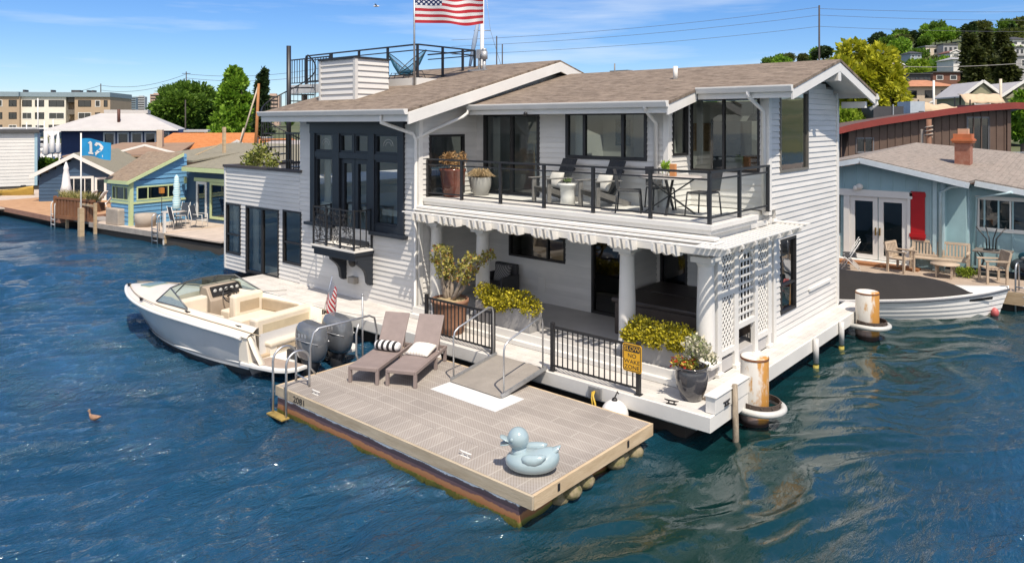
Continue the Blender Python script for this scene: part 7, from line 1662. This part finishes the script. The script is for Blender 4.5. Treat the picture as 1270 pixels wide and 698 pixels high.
hill_house('pale blue grey house high between the hillside trees',1136,300,63,75,14,mat('blue_grey_wall', (.30,.36,.40), .8),DKH,'hip',2)
hill_house('dark timber house under the cream hillside house',1168,270,74,86,18,DKH,GRW,'flat',3)
hill_house('white gabled house left of the cedar clump top',1185,290,62,74,13,WHITE,BRH,'gable',1)
hill_house('grey stepped house right of the cedar clump',1262,230,58,72,16,mat('light_grey_wall', (.45,.45,.46), .8),DKH,'flat',3)
def clutter(name, label, cat, u, dep, v0, v1, wpx, m, dpt=1.5):
    W = wpx*dep/903.5; b = MB(); b.box(-W/2,W/2,0,dpt,zpix(v1,dep),zpix(v0,dep)); o = b.build(name, m, None, bevel=.05); p = at(u,dep,0); o.location = p; o.rotation_euler = (0,0,an); return tag(o, label, cat)
t = thing('roof_terrace', 'dark slatted terrace screen on the roofs left of the pale canvas', 'screen', at(1102,58,0), an, local=True); part(t,'screen',DKH,(-1.2,1.2,0,2,4.0,6.55)); part(t,'post',GALV,(.3,.38,-.08,0,4,6.7))
t = thing('storage_shed', 'pale blue grey shed on the roofs right of the dark screen', 'shed', at(1138,60,0), an, local=True); part(t,'wall',mat('pale_shed', (.42,.47,.52), .7),(-.6,.6,0,2,4,7.0)); win(t,'x',0,-1,.1,.5,5.6,6.2,FRAME,.05)
t = thing('canvas_awning', 'tan canvas awning sagging behind the curved roof', 'awning', at(1165,62,0), an, local=True)
b = MB(); b.grid([[(x, y*.6, 6.9-.045*(x+2)**2*.5-.5*y*y+.10*math.sin(4*x)) for x in np.linspace(-1.8,2.6,14)] for y in np.linspace(-1.3,1,8)]); b.build('canvas', mat('tan_canvas', (.50,.38,.26), .9), t, solid=.03); part(t,'post',FRAME,(-1.8,-1.72,.0,.08,4,7.2),(1.3,1.38,0,.08,4,7.4),(2.6,2.68,0,.08,4,7.2))
t = thing('canvas_awning', 'tan canvas awning in front of the left sage gable', 'awning', at(1215,70,0), an, local=True); b = MB(); b.grid([[(x, y, 8.0+.06*math.sin(5*x)-1.0*max(0,-y)) for x in np.linspace(-1.9,1.9,10)] for y in np.linspace(-.9,.4,6)]); b.build('canvas', MATS['tan_canvas'], t, solid=.03); part(t,'post',FRAME,(-1.9,-1.8,0,.1,4,7.9),(1.8,1.9,0,.1,4,7.9))
t = thing('flue_pipe', 'tall cream pipe standing between the two sage gables', 'pipe', at(1241,84,0), 0, local=True); b = MB(); b.tube([(0,0,4),(0,0,10.3)],.15,10); b.build('pipe', CRM, t)
t = thing('flue_pipe', 'white pipe standing by the terracotta roofed house', 'pipe', at(1158,92,0), 0, local=True); b = MB(); b.tube([(0,0,4),(0,0,10.6)],.13,10); b.tube([(0,0,8),(-.8,0,7.5)],.12,8); b.build('pipe', WHITE, t)
# ---- apartment block on the left
a0 = at(132,165,0)
t = thing('apartment_block', 'four storey tan and white apartment block at the far left', 'apartment building', at(66,165,0), an+R(10), local=True)
def ax(u): return (u-66)/903.5*165
TANW = mat('tan_stucco', (.44,.33,.225), .85, .06, .5); CRW = mat('cream_stucco', (.78,.73,.63), .85, .05, .5); APR = mat('blue_grey_parapet', (.24,.31,.35), .6)
secs = ((-30,28,0,TANW),(28,78.5,.8,CRW),(78.5,91,3.0,TANW),(91,132,-.3,TANW))
zr = 11.2; zb_ = .8
for u0,u1,y,m_ in secs: part(t,'wall_section',m_,(ax(u0),ax(u1),y,14,zb_,zr))
for u0,u1,y in ((-30,28,-.4),(28,91,.4),(91,132.5,-.7)): part(t,'parapet',APR,(ax(u0),ax(u1),y,14,zr,zr+1.05))
WB = []
for row,(zc) in enumerate((9.7,6.9,4.1,1.7)):
    for u0,u1,y in ((0,9,0),(16,25,0),(-14,-5,0),(29,40,.8),(43.5,54,.8),(59,77,.8),(95,110,-.3),(114.5,120.5,-.3),(124.5,129,-.3)):
        f = win(t,'x',y,-1,ax(u0),ax(u1),zc-.75,zc+.75,FRAME if (row+int(u0))%3 else TRIM,.12,vs=((ax(u0)+ax(u1))/2,) if u1-u0 > 8 else ())
for k in range(4): part(t,'balcony',mat('dark_balcony', (.14,.12,.10), .7),(ax(80),ax(90.5),1.2,2.9,1.6+2.8*k,2.7+2.8*k))
for k,u in enumerate((22,54,78,96,102)): part(t,'roof_unit',DKH,(ax(u),ax(u+ (10 if k == 2 else 2)),4,6,zr+1.05,zr+1.7))
# ---- marina clutter before it
t = thing('marina_pier', 'pale timber pier with white railing posts below the apartment block', 'pier', at(78,100,0), an, local=True); part(t,'deck',MATS['pale_dock_boards'],(-9,9,0,3,.6,1.1)); b = MB()
for k in range(24): b.box(-9+.78*k,-8.9+.78*k,0,.1,1.1,2.4)
b.box(-9,9,0,.08,2.3,2.45); b.box(-9,9,0,.08,1.7,1.8); b.build('railing', WHITE, t)
for i,(u,dep,lb) in enumerate(((80,92,'white open gable pavilion on the marina pier'),(48,104,'white gabled boathouse roof behind the pier, left of the pavilion'))):
    t = thing('pavilion', lb, 'pavilion', at(u,dep,0), an, local=True); W = 1.9
    b = MB()
    for s in (-1,1): b.hexa([(0,-.1,4.4),(s*W,-.1,3.2),(s*W,4,3.2),(0,4,4.4),(0,-.1,4.55),(s*W,-.1,3.35),(s*W,4,3.35),(0,4,4.55)])
    b.build('roof', WHITE, t); b = MB()
    for s in (-1,1): b.box(s*W*.85-.1,s*W*.85+.1,0,.2,1,3.3)
    b.build('post', WHITE, t)
tree_px('small_tree','little green shrub beside the white pavilion',86,170,96,9,'lime','round',700,.25,60,base=1.1); tree_px('small_tree','dark green bush under the brown roof left of the navy gable',60,196,58,22,'mid','round',2500,.3,61,base=.4)
def sailboat(label, u, dep, vtop, hullm, seed=0):
    t = thing('moored_boat', label, 'sailboat', at(u,dep,0), an+R(20), 'boats moored below the apartment block', local=True)
    b = MB(); b.loft([[(x, w_*math.copysign(abs(s)**.8,s), z0+(1.0-z0)*abs(s)**1.5) for s in np.linspace(-1,1,11)] for x,w_,z0 in ((-3,.7,-.2),(-1,1.1,-.3),(1.2,.95,-.25),(2.6,.4,.1),(3.3,.03,.7))]); b.build('hull', hullm, t)
    part(t,'cabin',WHITE,(-1.6,.9,-.6,.6,1.0,1.6),bevel=.1); b = MB(); b.tube([(0,0,1),(0,0,zpix(vtop,dep))],.07,6); b.tube([(-.05,0,2.2),(-2.8,0,2.2)],.16,7); b.build('mast', WHITE, t)
sailboat('white sailboat whose mast stands before the apartment block',47,86,122,MATS['boat_white']); sailboat('blue hulled boat with short mast below the apartment block',55,80,150,mat('mid_blue_hull', (.04,.14,.30), .4)); sailboat('white boat left of the pavilion with a short mast',33,90,152,MATS['boat_white']); sailboat('white boat with short mast right of the pavilion',66,84,148,MATS['boat_white'])
for i,(u,dep,vt,lb) in enumerate(((10,108,156,'white cruiser moored at the far left below the apartment block'),(24,110,155,'white cruiser moored second from the left below the apartment block'),(38,112,156,'white cruiser moored behind the white clapboard house roof'))):
    t = thing('moored_cruiser', lb, 'motorboat', at(u,dep,0), an+R(70), 'cruisers moored below the apartment block', local=True)
    b = MB(); b.loft([[(x, w_*math.copysign(abs(s)**.8,s), z0+(1.4-z0)*abs(s)**1.5) for s in np.linspace(-1,1,11)] for x,w_,z0 in ((-4,1.3,-.2),(-1,1.5,-.3),(2,1.2,-.2),(3.6,.5,.3),(4.4,.03,.9))]); b.build('hull', MATS['boat_white'], t); part(t,'cabin',WHITE,(-2.5,1.5,-1,1,1.4,2.8),bevel=.2); part(t,'flybridge',WHITE,(-1.5,.5,-.8,.8,3.4,4.6),bevel=.1); part(t,'window_band',FRAME,(-2.3,1.3,-1.02,1.02,2.0,2.5))
t = thing('shore_shed', 'long dark shed along the shore under the round green tree', 'shed', at(255,96,0), an, local=True); part(t,'wall',DKH,(-7,8,0,2,.8,3.2)); part(t,'roof',MATS['pale_grey_roof'],(-7.2,8.2,-.3,2.2,3.2,3.4))
for i,(u,dep,vt) in enumerate(((57,76,163),(65,78,160),(72,82,164))):
    t = thing('closed_umbrella', ('left','middle','right')[i]+' one of three closed white umbrellas on the marina dock below the apartments', 'umbrella', at(u,dep,.8), 0, local=True); hh = zpix(vt,dep)-.8
    b = MB(); b.tube([(0,0,-.5),(0,0,hh)],.05,6); b.build('pole', WHITE, t); b = MB(); b.lathe([(.15,hh*.3),(.34,hh*.34),(.22,hh*.6),(.08,hh*.98)],(0,0,0),10); b.build('canopy', MATS['white_canvas'], t)
t = thing('marina_dock', 'low pale dock with clutter boxes between the white house and the navy gable', 'pier', at(62,70,0), an+R(20), local=True); part(t,'deck',MATS['pale_dock_boards'],(-3,4,0,5,.3,.8)); part(t,'box',MATS['brown_cedar'],(-1.5,-.3,.3,1.2,.8,1.5),(.8,1.6,.2,.9,.8,1.8)); part(t,'white_locker',WHITE,(2.2,3.2,.2,1.0,.8,1.9))
t = thing('moored_dinghy', 'small dark inflatable dinghy between the white house and the navy gabled house', 'boat', at(58,52,0), an+R(60), local=True)
b = MB(); b.tube([(-1.4,-.6,.25),(.6,-.6,.3),(1.4,0,.42),(.6,.6,.3),(-1.4,.6,.25)],.24,9); b.build('tube', mat('dark_rubber', (.05,.05,.055), .6), t); part(t,'floor',DKH,(-1.3,.9,-.5,.5,.08,.14)); part(t,'outboard',BLACK,(-1.7,-1.4,-.12,.12,.2,.9),bevel=.05)
# ---- distant city
for u,dep,v0,v1,w_,m_,lb in ((165,900,121,140,7,mat('blue_grey_tower', (.17,.23,.28), .5),'slim blue grey tower on the skyline, left of the pair'),(174,920,120,140,10,mat('pale_grey_tower', (.36,.38,.40), .6),'pale grey tower on the skyline, right of the pair'),(193,520,117,142,13,mat('pinkish_tower', (.42,.31,.25), .7),'pinkish apartment tower on the skyline beside the round tree'),(338,300,118,150,16,MATS['pinkish_tower'],'pinkish apartment block seen through the spiral stair')):
    W = w_*dep/903.5; t = thing('distant_tower', lb, 'tower', at(u,dep,0), an+R(10), local=True); part(t,'wall',m_,(-W/2,W/2,0,W,0,zpix(v0,dep))); part(t,'roof_block',m_,(-W/4,W/4,W*.2,W*.8,zpix(v0,dep),zpix(v0,dep)+W*.12)); n_ = 7
    for k in range(n_): z = zpix(v1,dep)+(zpix(v0,dep)-zpix(v1,dep))*(k+.3)/n_; part(t,'window_band',FRAME,(-W/2+.5,W/2-.5,-.1,.0,z,z+(zpix(v0,dep)-zpix(v1,dep))/n_*.4))
# ---- masts, poles and wires
t = thing('sailboat_mast', 'tall white mast with furled sail behind the roof ridge', 'mast', at(597,48,0), 0, local=True)
b = MB(); b.tube([(0,0,1),(.1,0,15)],.13,10); b.build('mast', WHITE, t); b = MB(); b.tube([tuple(RGT*-.9+Vector((0,0,8.2))),tuple(RGT*-.45+Vector((0,0,10.6))),tuple(RGT*-.02+Vector((0,0,13)))],[.06,.16,.05],7); b.build('furled_sail', mat('blue_white_sail', (.30,.38,.50), .8), t); b = MB(); b.tube([tuple(RGT*-.5+Vector((0,0,11.3))),tuple(RGT*.6+Vector((0,0,11.3)))],.03,5); b.tube([tuple(RGT*.15+Vector((0,0,15))),tuple(RGT*.6+Vector((0,0,11.3))),tuple(RGT*1.3+Vector((0,0,9)))],.012,4); b.build('spreader', GALV, t)
POLEM = mat('dark_pole', (.05,.042,.038), .8)
def upole(label, u, dep, vtop, r, arms=False):
    g = max(.5,ground(u,dep)); t = thing('utility_pole', label, 'utility pole', at(u,dep,g), 0, local=True); H_ = zpix(vtop,dep)-g; b = MB(); b.tube([(0,0,-1),(0,0,H_)],[r,r*.7],8); b.build('pole', POLEM, t)
    if arms: b = MB(); b.bar(tuple(-RGT*1.1+Vector((0,0,H_-.5))),tuple(RGT*1.1+Vector((0,0,H_-.5))),.12,.12); b.build('crossarm', POLEM, t)
    return at(u,dep,zpix(vtop,dep))
upole('tall dark utility pole above the roof ridge near the willow',1016,92,7,.15); upole('dark pole behind the ridge, left of the short pair',616,85,45,.10); upole('dark pole behind the ridge, right of the short pair',623,90,55,.10); upole('distant utility pole above the apartment block',125,200,104,.18); upole('distant utility pole above the round green tree',231,190,89,.18,True); upole('short pole with crossarm before the orange roof',230,70,124,.08); upole('thin antenna pole on the apartment block roof',41,166,116,.08)
def wire(pts_, r=.03):
    b = MB()
    for (u0,v0,d0),(u1,v1,d1),sg_ in pts_:
        A = at(u0,d0,zpix(v0,d0)); B = at(u1,d1,zpix(v1,d1)); b.tube([A.lerp(B,k/16)-Vector((0,0,sg_*4*(k/16)*(1-k/16))) for k in range(17)],r,4,cap=False)
    return b
WM = mat('wire_dark', (.10,.11,.13), .7)
tag(wire([((560,50,90),(1016,9,92),.55),((560,58,90),(1016,19,92),.5),((560,68,90),(1016,33,92),.5),((1016,11,92),(1400,12,110),.4),((1016,19,92),(1400,24,110),.4),((1016,33,92),(1400,38,110),.4)],.022).build('power_line', WM), 'thin power lines crossing the sky above the roof ridge', 'power line')
tag(wire([((1060,78,120),(1180,83,120),.3),((1180,83,120),(1420,60,120),.6)],.05).build('power_line', mat('wire_pale', (.30,.29,.28), .7)), 'pale cable sweeping across the right hillside', 'power line')
tag(wire([((125,106,200),(231,92,190),1.6),((125,112,200),(231,97,190),1.6),((231,92,190),(420,80,190),1.6),((231,97,190),(420,88,190),1.6),((0,118,200),(125,106,200),1.6)],.05).build('power_line', WM), 'distant power lines above the round green tree', 'power line')

# ---- the swimming duck and a gull
d0 = pt((117-635)/903.5*12.75, 12.75, .02)
t = thing('wild_duck', 'small brown duck swimming alone on the blue water at the lower left', 'duck', d0, R(205), local=True); t.scale = (.56,.56,.56)
b = MB(); b.loft([[(x, w_*math.cos(a), z+h_*math.sin(a)) for a in np.linspace(0,6.283,15)[:-1]] for x,w_,h_,z in ((-.26,.015,.015,.13),(-.18,.06,.05,.09),(-.05,.095,.09,.06),(.08,.09,.09,.06),(.15,.05,.06,.10),(.175,.035,.04,.16),(.18,.034,.036,.21),(.19,.042,.042,.25),(.205,.03,.028,.285),(.21,.005,.005,.30))]); b.build('body', mat('brown_feathers', (.16,.085,.05), .85, .4, 22, col2=(.36,.22,.14)), t)
b = MB(); b.loft([[(x, w_*math.cos(a), .245+h_*math.sin(a)) for a in np.linspace(0,6.283,9)[:-1]] for x,w_,h_ in ((.22,.018,.015),(.26,.016,.008),(.285,.006,.004))]); b.build('beak', mat('duck_beak', (.35,.20,.06), .6), t)
for s_ in (1,-1): b = MB(); b.ell((.215,s_*.032,.262),(.006,.004,.006),8,6); b.build('eye', FRAME, t)
t = thing('gull', 'tiny pale gull flying high in the blue sky left of the flag', 'bird', at(467,60,zpix(8,60)), R(40), local=True)
b = MB(); b.loft([[(x, w_*math.cos(a), w_*math.sin(a)) for a in np.linspace(0,6.283,9)[:-1]] for x,w_ in ((-.3,.01),(-.1,.07),(.1,.07),(.25,.01))])
for s_ in (1,-1): b.add([(.1,s_*.04,.02),(-.08,s_*.04,.02),(-.12,s_*.35,.14),(-.2,s_*.65,.05),(.0,s_*.36,.15)],[(0,1,2,4),(4,2,3)])
b.build('body', WHITE, t)
